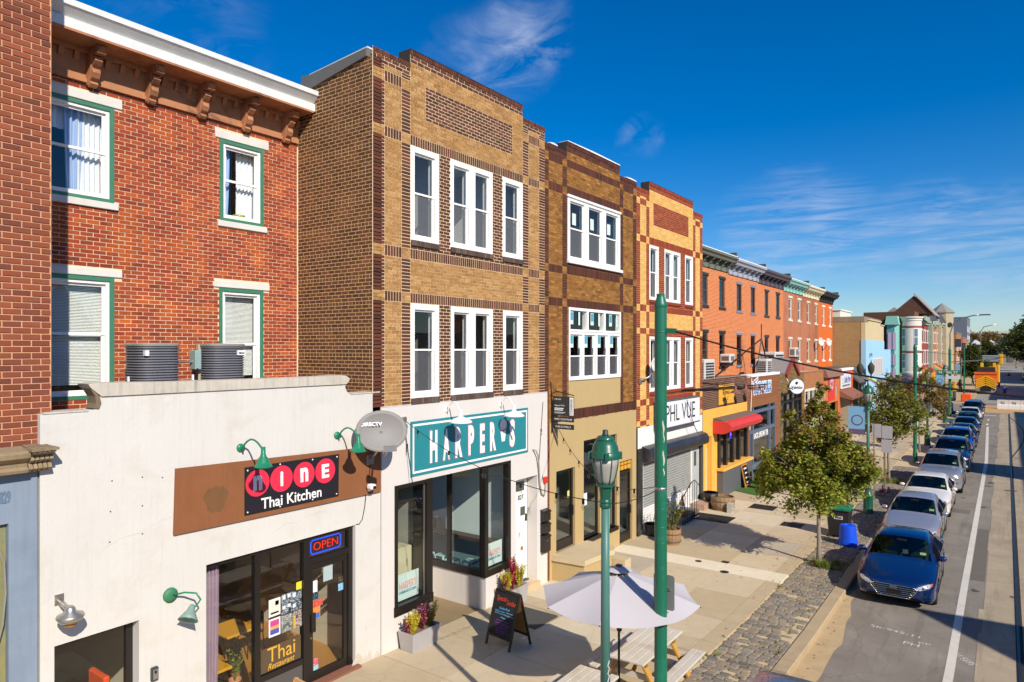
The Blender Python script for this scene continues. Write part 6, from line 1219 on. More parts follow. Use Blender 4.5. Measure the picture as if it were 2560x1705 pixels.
# ---- planters with autumn shrubs
M_plg = mat('planter_grey', '#aaa6a4', .6, var=.05, scale=3); L_y = leafmat('leaf_gold', ['#d9c22e', '#c9b32a', '#e6d24a', '#a8a02a']); L_p = leafmat('leaf_plum', ['#8a2a4a', '#6d2238', '#a03a5a', '#c08a90']); L_r = leafmat('leaf_crimson', ['#a01c3c', '#c42a4a', '#7a1630']); L_o = leafmat('leaf_goldgreen', ['#a88c34', '#8f8a30', '#c0a040'])
def planter(label, x0, x1, y0, y1, h, mixs, seed):
    z0 = S((y0 + y1) / 2); t = thing('planter', label, 'planter', ((x0 + x1) / 2, (y0 + y1) / 2, z0), 'grey planters'); d = .05; e = .03
    b = [(x0 + d, y0 + d), (x1 - d, y0 + d), (x1 - d, y1 - d), (x0 + d, y1 - d)]; o = [(x0, y0), (x1, y0), (x1, y1), (x0, y1)]; i_ = [(x0 + e, y0 + e), (x1 - e, y0 + e), (x1 - e, y1 - e), (x0 + e, y1 - e)]
    m = MB(); m.add([(*p, z0 - .02) for p in b] + [(*p, z0 + h) for p in o] + [(*p, z0 + h) for p in i_] + [(*p, z0 + h - .08) for p in i_], [(3, 2, 1, 0)] + [(k, (k + 1) % 4, 4 + (k + 1) % 4, 4 + k) for k in range(4)] + [(4 + k, 4 + (k + 1) % 4, 8 + (k + 1) % 4, 8 + k) for k in range(4)] + [(8 + k, 8 + (k + 1) % 4, 12 + (k + 1) % 4, 12 + k) for k in range(4)]); m.build('tub', M_plg, t)
    MB().quad(*[(*p, z0 + h - .06) for p in i_]).build('soil', mat('soil', '#7a6547', .95), t); rn = random.Random(seed)
    for (yy, hh, sp, lf, mt, n) in mixs: twigs(t, ((x0 + x1) / 2 + .02, yy, z0 + h - .08), n, hh, sp, lf, mt, rn, 22, 'shrub')
planter('grey planter of yellow and purple shrubs beside the restaurant wall', .08, .52, 10.28, 11.15, .42, [(10.48, .5, .2, .045, L_y, 60), (10.78, .62, .16, .05, L_p, 40), (11.02, .55, .2, .04, L_o, 50), (10.33, .4, .12, .05, L_p, 8)], 4); planter('grey planter of yellow and crimson shrubs behind the chalkboard', .04, .48, 13.7, 14.6, .44, [(13.9, .55, .2, .045, L_y, 60), (14.15, .85, .13, .05, L_r, 40), (14.45, .62, .22, .045, L_o, 30), (14.42, .6, .2, .045, L_y, 34), (13.74, .45, .1, .05, L_p, 6)], 6)
# ---- bins
bn_ = thing('wheelie_bin', 'black wheeled bin with green lid under the tree', 'bin', (5.75, 26.3, S(26))); z0 = S(26); M_bk = mat('bin_black', '#2b2926', .5, var=.1)
m = MB(); m.add([(5.44, 26.03, z0 + .08), (6.04, 26.03, z0 + .08), (6.04, 26.6, z0 + .08), (5.44, 26.6, z0 + .08), (5.38, 25.93, z0 + .98), (6.1, 25.93, z0 + .98), (6.1, 26.68, z0 + .98), (5.38, 26.68, z0 + .98)], [(3, 2, 1, 0), (0, 1, 5, 4), (1, 2, 6, 5), (2, 3, 7, 6), (3, 0, 4, 7), (4, 5, 6, 7)]); m.build('body', M_bk, bn_)
MB().prism([(25.88, z0 + .985), (26.75, z0 + 1.02), (26.75, z0 + 1.08), (26.5, z0 + 1.13), (26.1, z0 + 1.12), (25.88, z0 + 1.04)], 'x', 5.34, 6.14).build('lid', mat('bin_green', '#1f7a5a', .4, var=.06), bn_)
for x in (5.46, 6.02): MB().cyl((x - .04, 26.62, z0 + .1), (x + .04, 26.62, z0 + .1), .1, n=16).build('wheel', M_irn, bn_)
MB().box(5.62, 5.9, 25.953, 25.96, z0 + .66, z0 + .8).build('label_plate', mat('tag_white', '#d9d6d0', .7), bn_); text(bn_, 'lettering', 'Woo', (5.76, 25.948, z0 + .73), M_black, .22, .09, face='-Y', bold=.02); MB().cyl((5.4, 26.7, z0 + .95), (6.08, 26.7, z0 + .95), .02, n=8).build('handle', M_bk, bn_)
bc = thing('recycling_tub', 'upturned bright blue plastic tub in front of the wheeled bin', 'bin', (6.18, 25.3, S(25))); M_bb = mat('tub_blue', '#0f4fe0', .45, var=.04); z0 = S(25)
MB().lathe([(.31, 0), (.31, .09), (.285, .11), (.255, .62), (.25, .66), (.23, .67), (.13, .665), (.12, .65), (.0, .65)], (6.18, 25.3, z0), 32).build('tub', M_bb, bc, smooth=True, auto=35); MB().lathe([(.288, .115), (.3, .12), (.3, .15), (.286, .155)], (6.18, 25.3, z0), 32).build('rim', M_bb, bc); MB().bbox(6.09, 6.25, 24.985, 25.02, z0 + .01, z0 + .08, .01).build('hand_grip', mat('tub_dark', '#0a2f86', .5), bc)
# ---- back-to-front parking signs on posts
ps = thing('parking_signs', 'backs of three parking signs on a wooden post and steel post', 'sign', (5.95, 34.3, S(34))); M_sb = mat('sign_back', '#b9b6b6', .5, .2, var=.06)
MB().cyl((5.72, 34.2, S(34)), (5.72, 34.2, 3.1), .025, n=8).build('post', M_al, ps); MB().beam((6.1, 34.5, S(34)), (6.1, 34.5, 2.8), .09, .07).build('wooden_post', mat('old_post', '#8a7254', .9, var=.2, scale=6, streak=.5), ps)
for a, b, c, d in ((5.63, 6.0, 2.52, 3.13), (6.02, 6.44, 2.5, 3.06), (6.0, 6.42, 1.88, 2.46)): MB().bbox(a, b, 34.28, 34.29, c, d, .002).build('plate', M_sb, ps)
tr_ = thing('sign_stack', 'small rubbish heap and pink bag beside the sign posts', 'rubbish', (5.9, 35.5, S(35))); rn = random.Random(8)
for k, c_ in enumerate(('#c02a4a', '#2a4a8a', '#d8d6d2', '#d06a8a')): MB().bbox(5.75 + k * .11, 5.85 + k * .11, 35.4 + .1 * (k % 2), 35.6, S(35), S(35) + rn.uniform(.1, .35), .03).build('bag', mat('bag_' + c_[1:], c_, .6), tr_)
# ================================================================ TERRACE OF ROWHOUSES (set back) AND THEIR SHOPFRONTS
XT = -2.7
def simple_window(par, X, y0, y1, z0, z1, fm, gl=G, lint=None, head=None, fw=.09, name='window'):
    m = MB(); zm = (z0 + z1) / 2
    m.box(X - .08, X + .015, y0, y0 + fw, z0, z1); m.box(X - .08, X + .015, y1 - fw, y1, z0, z1); m.box(X - .08, X + .013, y0 + fw, y1 - fw, z1 - fw, z1); m.box(X - .08, X + .013, y0 + fw, y1 - fw, z0, z0 + fw); m.box(X - .06, X, y0 + fw, y1 - fw, zm - .03, zm + .03)
    w = m.build(name, fm, par); MB().quad((X - .03, y0 + fw, z0 + fw), (X - .03, y1 - fw, z0 + fw), (X - .03, y1 - fw, zm - .03), (X - .03, y0 + fw, zm - .03)).build('pane', gl, w); MB().quad((X - .03, y0 + fw, zm + .03), (X - .03, y1 - fw, zm + .03), (X - .03, y1 - fw, z1 - fw), (X - .03, y0 + fw, z1 - fw)).build('pane', gl, w)
    if head:
        MB().bbox(X - .02, X + .09, y0 - .1, y1 + .1, z1 + .002, z1 + .17, .01).build('lintel', head, par); MB().bbox(X - .02, X + .11, y0 - .1, y1 + .1, z0 - .15, z0 - .002, .01).build('sill', head, par)
    return w
T_or = bricktex('terrace_orange', '#c25a22', '#d46c2c', '#eec498', joint=.015, var=.16); T_or2 = bricktex('terrace_brown', '#a85530', '#b8643c', '#d8b090', joint=.015, var=.25, soot='#8a4a30'); T_or3 = mat('painted_orange', '#d8681e', .8, var=.08, scale=1, dirt='#a84a18', dirtamt=.4, streak=.2)
houses = [(28.4, 34.0, T_or, '#4f5248', '#3a3b36', '#3b3a38', 'rowhouse hidden behind the yellow building'), (34.0, 39.9, T_or, '#6d7163', '#4a4a46', '#333230', 'orange brick rowhouse with olive grey cornice'), (39.9, 45.8, T_or, '#a3a8b3', '#2e2c2b', '#7d8392', 'orange brick rowhouse with blue-grey cornice and sills'), (45.8, 52.1, T_or, '#55505a', '#3b3736', '#3f3d40', 'orange brick rowhouse with dark plum cornice'), (52.1, 57.9, T_or2, '#8fc0b8', '#d9d6cc', '#d8d2c2', 'brown brick rowhouse with turquoise cornice'), (57.9, 63.7, T_or2, '#d9cfae', '#d6ccb0', '#d6ccb0', 'brown brick rowhouse with cream cornice'), (63.7, 69.6, T_or3, '#2e2e33', '#e6e2d8', '#e6e2d8', 'bright orange painted end rowhouse with black cornice')]
for i, (a, b, wm, cc, fc, lc, lb_) in enumerate(houses):
    if i == 0: continue
    H = thing('rowhouse', lb_, 'house', (XT, (a + b) / 2, 0), 'terrace rowhouses'); zt = 11.85 - .06 * i
    ws = [(a + 1.55, a + 2.5), (a + 4.35, a + 5.3)]; hl_ = [(p, q, z0, z1, .1) for p, q in ws for z0, z1 in ((8.92 - .05 * i, 10.52 - .05 * i), (5.5, 7.42 - .05 * i))]
    m = MB(); wallholes(m, fX(XT), a, b, 4.0, zt - .3, hl_); m.quad((XT, b, 4), (-12, b, 4), (-12, b, zt - .3), (XT, b, zt - .3)); m.build('wall', wm, H)
    fm = mat('sash_' + fc[1:], fc, .6, var=.06); hm = mat('stone_' + lc[1:], lc, .7, var=.08)
    for p, q, z0, z1, _ in hl_: simple_window(H, XT - .06, p, q, z0, z1, fm, G, None, hm)
    room(H, XT - 1.5, XT - .1, a + .1, b - .1, 8.6, 10.9, M_roomd); room(H, XT - 1.5, XT - .1, a + .1, b - .1, 5.2, 7.7, M_roomd)
    cm_ = mat('cornice_' + cc[1:], cc, .7, var=.1, scale=4)
    MB().box(XT - .1, XT + .06, a, b, zt - .85, zt - .3).build('frieze', cm_, H); MB().prism([(XT - .1, zt - .32), (XT + .45, zt - .32), (XT + .5, zt - .2), (XT + .6, zt - .12), (XT + .62, zt), (XT - .1, zt + .02)], 'y', a, b - .02).build('cornice', cm_, H)
    MB().prism([(XT - .2, zt + .02), (XT + .58, zt + .005), (XT + .58, zt + .06), (XT - .2, zt + .12)], 'y', a, b - .05).build('roof_edge', mat('roof_white', '#e8e6e2', .6) if i not in (3, 6) else mat('roof_tan', '#6d655c', .8), H)
    n = 6
    for k in range(n):
        yy = a + (k + .5) * (b - a) / n; MB().prism([(XT + .06, zt - .84), (XT + .14, zt - .8), (XT + .12, zt - .7), (XT + .24, zt - .6), (XT + .2, zt - .5), (XT + .38, zt - .42), (XT + .42, zt - .33), (XT + .06, zt - .33)], 'y', yy - .07, yy + .07).build('bracket', cm_, H)
    MB().box(XT - .2, XT + .5, b - .14, b + .06, zt - .3, zt + .3).build('party_wall_cap', mat('cap_brick', '#4d4440', .8), H); MB().box(-12, XT, a, b, zt - .3, zt - .1).build('roof', M_roof, H)
# ---- one-storey shopfronts
T_dkbrick = bricktex('shop_dark_brick', '#4a3028', '#5c3a2e', '#b99a80', .21, .077); T_bike = bricktex('shop_red_brick', '#7d4026', '#8f4c2c', '#b9946c', .21, .077); T_tanb = bricktex('shop_tan_brick', '#8f6f40', '#a5824e', '#3f3226', .5, .077, joint=.03, var=.15); T_brs = bricktex('shop_brown_brick', '#9a5a34', '#a9683c', '#c49a70', .5, .077, joint=.02, var=.15)
M_yel2 = mat('orange_yellow_stucco', '#eeb04c', .8, var=.06, scale=1.5, dirt='#c98a30', dirtamt=.3, streak=.1); M_slate = mat('slate_blue_frame', '#5d6a7a', .5, var=.05); M_gran = mat('granite_base', '#5a5d60', .6, var=.2, scale=8, fine=.3)
def shop_room(par, a, b, z1, wm=M_roomd): room(par, -4, -.25, a + .1, b - .1, .0, z1, wm, mat('shop_floor2', '#6a6258', .6), 'shop_room')
# F yellow
F = thing('shopfront', 'orange-yellow shopfront with dark brick upper wall and red awning', 'shop', (-1, 31.4, -.12), 'one-storey shopfronts')
m = MB(); wallholes(m, fX(0), 28.4, 34.55, 3.85, 5.15, []); m.box(-.3, 0, 28.4, 34.55, 5.14, 5.16); m.build('upper_wall', T_dkbrick, F)
m = MB(); wallholes(m, fX(.01), 28.4, 34.55, -.3, 3.85, [(28.7, 29.5, -.3, 2.66, .25), (30.2, 34.45, -.3, 2.75, .2)]); m.box(-.25, -.22, 28.7, 29.5, 2.1, 2.66); m.build('front_wall', M_yel2, F)
MB().box(-.24, -.2, 28.75, 29.5, -.1, 2.1).build('door', mat('door_cream', '#d6b98a', .6), F); MB().bbox(-.15, .3, 30.15, 34.4, -.3, 1.02, .01).build('granite_base', M_gran, F); MB().bbox(-.15, .36, 30.1, 34.45, 1.02, 1.14, .01).build('window_sill', M_yel2, F)
m = MB()
for q in (30.2, 31.15, 32.1, 33.05, 34.2): m.box(-.05, .1, q, q + .2, 1.14, 2.75)
m.box(-.05, .1, 30.4, 34.4, 2.6, 2.75); sw_ = m.build('shop_window', M_black, F)
for q in (30.4, 31.35, 32.3, 33.25): MB().quad((.02, q, 1.14), (.02, q + .95, 1.14), (.02, q + .95, 2.6), (.02, q, 2.6)).build('pane', G2, sw_)
shop_room(F, 28.4, 34.55, 3.6)
aw = thing('awning', 'long red metal awning over the orange shop window', 'awning', (.4, 32, 2.8)); MB().prism([(.02, 2.75), (.5, 2.75), (.78, 2.9), (.85, 3.08), (.72, 3.25), (.5, 3.3), (.02, 3.3)], 'y', 29.6, 34.35).build('hood', mat('awning_red', '#cf3a35', .5, var=.05, scale=2), aw); MB().prism([(.0, 3.3), (.5, 3.3), (.3, 3.4), (.0, 3.42)], 'y', 29.65, 34.3).build('flashing', mat('awning_top', '#6d5a50', .7), aw)
os2 = thing('open_sign', 'small blue and red neon sign in the orange shop window', 'sign', (.04, 32.1, 2.3)); m = MB().tube([(.04, 31.9, 2.3), (.04, 32.3, 2.3), (.04, 32.3, 2.62), (.04, 31.9, 2.62), (.04, 31.9, 2.3)], .02); m.build('neon_border', E_b, os2); MB().box(.03, .045, 31.98, 32.22, 2.4, 2.54).build('neon_text', E_r, os2)
ysn = thing('square_sign', 'square yellow sign on dark brick above the orange shop', 'sign', (.03, 31.4, 3.95)); MB().box(.012, .04, 30.35, 32.5, 3.95, 4.85).build('panel', mat('sign_yellow', '#e0a83a', .6, var=.05), ysn); text(ysn, 'lettering', 'Emu', (.045, 31.3, 4.5), M_black, .9, .22, bold=.01); text(ysn, 'lettering', 'Sart C', (.045, 31.2, 4.2), mat('ink_brown', '#7a5a20', .7), .9, .16, shear=.3)
M_rust = mat('lamp_rust', '#8a5a48', .6, var=.12, scale=6)
for i, yy in enumerate((30.9, 32.4, 33.9)): gooseneck('rust brown gooseneck lamp above the orange shop, ' + ('nearest', 'middle', 'farthest')[i] + ' of three', (yy, 4.98), .6, .2, M_rust, .27, 'rust gooseneck lamps', M_bulb)
cb2 = thing('menu_board', 'narrow wooden menu board leaning against the granite base', 'sign', (.5, 32.9, -.12)); ax_ = Vector((0.55, 32.6, -.11)); bx_ = Vector((.55, 33.35, -.11)); up = Vector((-.22, 0, 1.05))
m = MB(); m.beam(ax_, ax_ + up, .05, .04); m.beam(bx_, bx_ + up, .05, .04); m.beam(ax_ + up, bx_ + up, .05, .04); m.beam(ax_ + up * .12, bx_ + up * .12, .05, .04); m.build('frame', mat('pine_orange', '#d08a30', .6), cb2); MB().add([ax_ + up * .12, bx_ + up * .12, bx_ + up, ax_ + up], [(0, 1, 2, 3)]).build('board', M_bd, cb2)
for k in range(4): p = ax_ + up * (.85 - k * .2) + Vector((.03, .37, 0)); MB().bbox(p.x, p.x + .004, p.y - .2 + .04 * (k % 2), p.y + .2, p.z - .04, p.z + .03, .002).build('chalk_line', M_lt, cb2)
tag(MB().prism([(.3, 31.8), (1.45, 31.3), (1.7, 35.6), (.1, 35.9), (.1, 33)], 'z', -.12, -.095).build('artificial_turf', mat('turf', '#3f6a1e', .95, var=.2, scale=30, bump=.6, bscale=200)), 'patch of green artificial turf in front of the bicycle shop', 'turf')
pot('tall black pot on the turf beside the menu board', .75, 34.1, [(.2, 0), (.22, .1), (.29, .62), (.3, .66)], M_pb)
# G bicycles
Gs = thing('shopfront', 'red brick bicycle shop with slate blue frames and painted letters', 'shop', (-1, 37.5, -.12), 'one-storey shopfronts')
m = MB(); wallholes(m, fX(0), 34.55, 40.5, -.3, 5.12, [(34.9, 39.85, -.3, 3.82, .2)]); m.build('front_wall', T_bike, Gs); MB().box(-.3, .05, 34.5, 40.5, 5.05, 5.19).build('coping', M_lt, Gs); MB().box(-.05, .03, 34.9, 39.85, 3.5, 3.88).build('fascia', mat('fascia_wood', '#8a5a34', .8, var=.2, scale=3, streak=.4), Gs)
m = MB()
for q in (34.9, 35.5, 38.55, 39.65): m.box(-.12, .02, q, q + .16, -.3, 3.5)
for z in (.4, 2.15, 3.15): m.box(-.12, .015, 34.9, 39.8, z, z + .16)
sw_ = m.build('storefront', M_slate, Gs)
for q, r in ((35.06, 35.5), (35.66, 38.55), (38.71, 39.65)):
    for z0, z1 in ((.56, 2.15), (2.31, 3.15), (3.31, 3.5)): MB().quad((-.05, q, z0), (-.05, r, z0), (-.05, r, z1), (-.05, q, z1)).build('pane', G2, sw_)
MB().box(-.12, 0, 34.9, 39.8, -.3, .4).build('stall_riser', M_slate, Gs); shop_room(Gs, 34.6, 40.5, 4.2, M_room)
blm = thing('window_banner', 'dark window banner with white painted capital letters', 'banner', (0, 37, 1.8)); MB().box(-.045, -.04, 35.7, 38.5, 1.75, 2.2).build('panel', mat('banner_slate', '#4a5054', .7), blm); text(blm, 'lettering', 'BLACK LIVES MATTER', (-.036, 37.1, 1.98), M_lt, 2.7, .32, bold=.03)
bk_ = thing('painted_letters', 'blue and white block letters spelling BICYCLES on red brick', 'sign', (.03, 37.2, 4.1)); M_lb = mat('letter_sky', '#9cc4e0', .6, var=.08, scale=5); M_nb = mat('letter_navy', '#3a4aa0', .6)
text(bk_, 'letter_outline', 'BICYCLES', (.02, 37.25, 4.45), M_lt, 3.35, .72, bold=.06, ext=.004); text(bk_, 'lettering', 'BICYCLES', (.03, 37.25, 4.45), M_lb, 3.2, .6, bold=.02, ext=.004); text(bk_, 'letter_shade', 'BICYCLES', (.035, 37.25, 4.25), M_nb, 3.15, .2, bold=.0, ext=.004)
MB().prism([(35.35, 4.62), (36.35, 4.85), (36.35, 5.05), (35.35, 4.82)], 'x', .03, .04).build('name_strip', M_lt, bk_); MB().prism([(35.45, 4.69), (36.25, 4.88), (36.25, 4.98), (35.45, 4.79)], 'x', .04, .044).build('strip_print', mat('print_lilac', '#8f9acb', .7), bk_)
tag(MB().tube([(.05, 35.15, 5.1), (.06, 35.1, 4.2), (.05, 35.0, 3.2), (.05, 34.85, 2.4)], .03).build('drain_pipe', mat('pipe_cream', '#d5cbb8', .6)), 'pale drain pipe down the bicycle shop corner', 'pipe')
# H round-sign bar
Hs = thing('shopfront', 'striped tan brick shop with small red gable and round white sign', 'shop', (-1, 43.5, -.12), 'one-storey shopfronts')
m = MB(); wallholes(m, fX(0), 40.5, 46.4, -.3, 5.0, [(40.9, 45.9, -.3, 3.9, .2)]); m.prism([(42.1, 5.0), (44.7, 5.0), (43.4, 5.75)], 'x', -.3, 0); m.build('front_wall', T_tanb, Hs); M_gab = mat('gable_red', '#8a3a34', .7, var=.1)
for s_ in (-1, 1): MB().beam((.06, 43.4 + s_ * 1.55, 4.9), (.06, 43.4, 5.85), .2, .14, (1, 0, 0)).build('barge_board', M_gab, Hs)
MB().prism([(41.9, 4.95), (43.4, 5.82), (44.9, 4.95), (44.9, 5.05), (43.4, 5.92), (41.9, 5.05)], 'x', -1.2, -.04).build('gable_roof', mat('gable_slate', '#8a8580', .8), Hs)
m = MB()
for q in (40.9, 42.1, 43.4, 44.6, 45.75): m.box(-.14, .0, q, q + .14, -.3, 3.9)
for z in (2.5, 3.3): m.box(-.14, -.005, 40.9, 45.9, z, z + .13)
m.box(-.14, -.004, 40.9, 45.9, 3.78, 3.9); sw_ = m.build('storefront', M_black, Hs)
for q in (41.04, 42.24, 43.54, 44.74):
    for z0, z1 in ((.0, 2.5), (2.63, 3.3), (3.43, 3.78)): MB().quad((-.08, q, z0), (-.08, q + 1.06, z0), (-.08, q + 1.06, z1), (-.08, q, z1)).build('pane', G2, sw_)
shop_room(Hs, 40.6, 46.4, 4.2, M_restw)
vs_ = thing('round_sign', 'round white sign with black script and a dark rim', 'sign', (.5, 43.4, 3.9)); vc = Vector((.45, 42.65, 4.27)); n_ = Vector((.62, -.78, 0)).normalized(); qv = n_.to_track_quat('Z', 'Y').to_matrix(); rx_ = Vector((.78, .62, 0)); 
MB().lathe([(.46, -.06), (.46, .05), (.43, .06), (.43, .04)], vc, 36, qv).build('rim', mat('rim_slate', '#4a5560', .5), vs_); MB().lathe([(.43, .03), (.43, .052), (.0, .052)], vc, 36, qv).build('face', mat('face_white', '#e2e4e8', .5), vs_)
RV = Matrix((rx_, Vector((0, 0, 1)), rx_.cross(Vector((0, 0, 1))))).transposed()
o = text(None, 'lettering', 'Vento', (0, 0, 0), M_black, .66, .2, 'Z', .003, .02, .35); o.rotation_euler = RV.to_euler(); o.location = vc + n_ * .065 - rx_ * .0 + Vector((0, 0, -.06)) - rx_ * (sum(q[0] for q in o.bound_box) / 8 * o.scale.x); setpar(o, vs_)
for dx, dz, r in ((-.02, .2, .085), (.03, .13, .05)): MB().cyl(vc + n_ * .05 + rx_ * dx + Vector((0, 0, dz)), vc + n_ * .07 + rx_ * dx + Vector((0, 0, dz)), r, n=16).build('emblem', M_black if dz > .15 else M_lt, vs_)
MB().tube([(.0, 43.1, 4.4), tuple(vc)], .03).build('arm', M_irn, vs_)
gooseneck('grey metal barn lamp beside the round white sign', (41.0, 4.55), .45, .2, M_al, .22, None, M_bulb, .2, True)
# I cream window shop
Is = thing('shopfront', 'brown striped brick shop with cream framed transom windows', 'shop', (-1, 49.2, -.12), 'one-storey shopfronts')
m = MB(); wallholes(m, fX(0), 46.4, 52.2, -.3, 4.95, [(46.7, 51.9, -.2, 3.86, .15)]); m.box(-.3, .02, 46.4, 52.2, 4.94, 5.0); m.build('front_wall', T_brs, Is); M_crm = mat('cream_frame', '#e2dcc6', .6)
m = MB()
for q in (46.7, 47.95, 49.2, 50.45, 51.75): m.box(-.12, .0, q, q + .16, 2.9, 3.86)
for z in (2.8, 3.72): m.box(-.12, .01, 46.7, 51.9, z, z + .16)
for q in (46.7, 48.6, 51.75): m.box(-.12, .0, q, q + .16, -.2, 2.8)
sw_ = m.build('storefront', M_crm, Is)
for q, r, z0, z1 in [(46.86 + 1.25 * k, 47.95 + 1.25 * k, 2.96, 3.72) for k in range(4)] + [(46.86, 48.6, 0, 2.8), (48.76, 51.75, 0, 2.8)]: MB().quad((-.06, q, z0), (-.06, r, z0), (-.06, r, z1), (-.06, q, z1)).build('pane', G2, sw_)
for q, c_ in ((46.95, '#c0502c'), (48.25, '#e0a02c')): MB().box(-.2, -.15, q, q + .6, 3.0, 3.5).build('window_poster', mat('poster_' + c_[1:], c_, .6), Is)
MB().box(-.5, -.4, 46.86, 51.75, 0, 2.8).build('paper_screen', mat('paper_screen', '#c9d3bd', .8), Is); shop_room(Is, 46.5, 52.2, 4.2, M_room)
# J, K orange shops
Js = thing('shopfront', 'orange shop with brown mansard and red floral sign', 'shop', (-1, 55, -.12), 'one-storey shopfronts'); M_osh = mat('shop_orange', '#c2703a', .75, var=.08, scale=2)
m = MB(); wallholes(m, fX(0), 52.2, 57.9, -.3, 4.7, [(52.6, 53.2, 2.9, 3.7, .1), (56.6, 57.2, 2.9, 3.7, .1), (53.6, 57.4, -.3, 2.5, .2)]); m.build('front_wall', M_osh, Js); MB().prism([(.0, 4.45), (.35, 4.45), (.15, 4.95), (-.2, 5.0), (-.2, 4.45)], 'y', 52.2, 57.9).build('mansard', mat('mansard_brown', '#8a6450', .8, var=.12, scale=3), Js); shop_room(Js, 52.3, 57.8, 4.0)
for q in (52.6, 56.6): MB().box(-.08, -.04, q, q + .6, 2.9, 3.7).build('window', mat('pale_panel', '#a9a294', .6), Js)
fsn = thing('floral_sign', 'tall red sign with white flower pattern on the orange shop', 'sign', (.03, 54.8, 3)); MB().box(.012, .04, 53.8, 56.0, 2.7, 4.4).build('panel', mat('sign_red', '#d8382c', .6), fsn)
for k in range(9): a_ = 2 * pi * k / 9; MB().cyl((.04, 54.9 + .5 * cos(a_), 3.9 + .3 * sin(a_)), (.046, 54.9 + .5 * cos(a_), 3.9 + .3 * sin(a_)), .17, n=12).build('petal', mat('petal', '#e6c0c4', .6) if k % 2 else mat('petal_blue', '#8fa8d0', .6), fsn)
MB().cyl((.046, 54.9, 3.9), (.05, 54.9, 3.9), .24, n=16).build('flower_heart', mat('heart', '#e0542c', .6), fsn)
Ks = thing('shopfront', 'red-orange shop with white lettered sign and brown canopy', 'shop', (-1, 60.8, -.12), 'one-storey shopfronts'); m = MB(); wallholes(m, fX(0), 57.9, 63.7, -.3, 4.75, [(58.4, 63.2, -.3, 2.6, .2)]); m.build('front_wall', mat('shop_redorange', '#cf5a2c', .75, var=.06), Ks); MB().box(-.3, .06, 57.9, 63.7, 4.75, 4.95).build('coping', M_lt, Ks)
MB().prism([(.0, 2.75), (.9, 2.55), (.95, 2.7), (.0, 3.25)], 'y', 58.0, 63.6).build('canopy', mat('canopy_brown', '#8a5a44', .7), Ks); MB().box(-.15, -.1, 58.4, 63.2, -.3, 2.6).build('shutter', mat('shutter_tan', '#8a7a62', .6, var=.15, scale=10), Ks)
lsn = thing('white_sign', 'white sign with blue letters on the red-orange shop', 'sign', (.05, 60, 3.4)); MB().bbox(.02, .12, 58.1, 62.1, 3.36, 4.52, .01).build('panel', mat('sign_white', '#e0e0e0', .5), lsn); text(lsn, 'lettering', 'Ladies Now', (.125, 60.6, 4.1), mat('ink_blue', '#5a64a8', .6), 2.6, .5, bold=.01); MB().box(.12, .126, 58.4, 61.8, 3.78, 3.83).build('rule', mat('ink_grey', '#7a7a80', .6), lsn); MB().box(.12, .126, 58.5, 61.7, 3.5, 3.66).build('small_print', mat('ink_grey', '#7a7a80', .6), lsn); MB().cyl((.12, 58.7, 4.1), (.126, 58.7, 4.1), .18, n=16).build('emblem', mat('emblem_grey', '#a8ada8', .6), lsn)
# L dark porch building
Ls = thing('shopfront', 'dark timber porch building with railing before the blue wall', 'shop', (-1, 66.6, -.12), 'one-storey shopfronts'); M_dk = mat('dark_timber', '#3a3833', .8, var=.15, scale=3)
MB().box(-2.6, -.6, 63.7, 69.6, -.3, 4.5).build('wall', M_dk, Ls); MB().prism([(-.6, 4.5), (.5, 3.6), (.5, 3.75), (-.6, 4.85), (-2.6, 4.9), (-2.6, 4.5)], 'y', 63.7, 69.6).build('roof', mat('shingle_dark', '#5b5850', .9, var=.15, scale=4), Ls)
for k in range(8): q = 63.9 + k * .8; MB().cyl((.4, q, -.3), (.4, q, 1.1 if k % 3 else 3.6), .05, n=6).build('baluster', M_dk, Ls)
MB().beam((.4, 63.8, 1.1), (.4, 69.5, 1.1), .08, .08).build('rail', M_dk, Ls)
yaw_ = thing('curved_awning', 'yellow and grey curved awning before the blue wall', 'awning', (.7, 69, 3.2))
for k, c_ in enumerate(('#8d8a92', '#4a4a50', '#d9d42a')):
    m = MB(); vs = [(.2 + 1.3 * sin(t * pi / 14), 66.4 + k * .9 + j * .9, 2.7 + 1.2 * cos(t * pi / 14)) for t in range(8) for j in (0, 1)]; m.add(vs, [(2 * t, 2 * t + 1, 2 * t + 3, 2 * t + 2) for t in range(7)]); m.build('awning_strip', mat('awn_' + c_[1:], c_, .6), yaw_)
for x, y in ((.2, 66.0), (.6, 69.2)): t = thing('porch_lantern', 'black lantern on the dark porch roof, ' + ('nearer' if y < 67 else 'farther') + ' one', 'lantern', (x, y, 4.5), 'porch lanterns'); MB().lathe([(.1, 4.2), (.25, 4.5), (.3, 4.9), (.2, 5.1), (.05, 5.3), (.02, 5.5)], (x, y, 0), 12).build('body', M_dk, t, smooth=True); MB().cyl((x, y, 3.6), (x, y, 4.3), .06, n=8).build('post', M_dk, t)
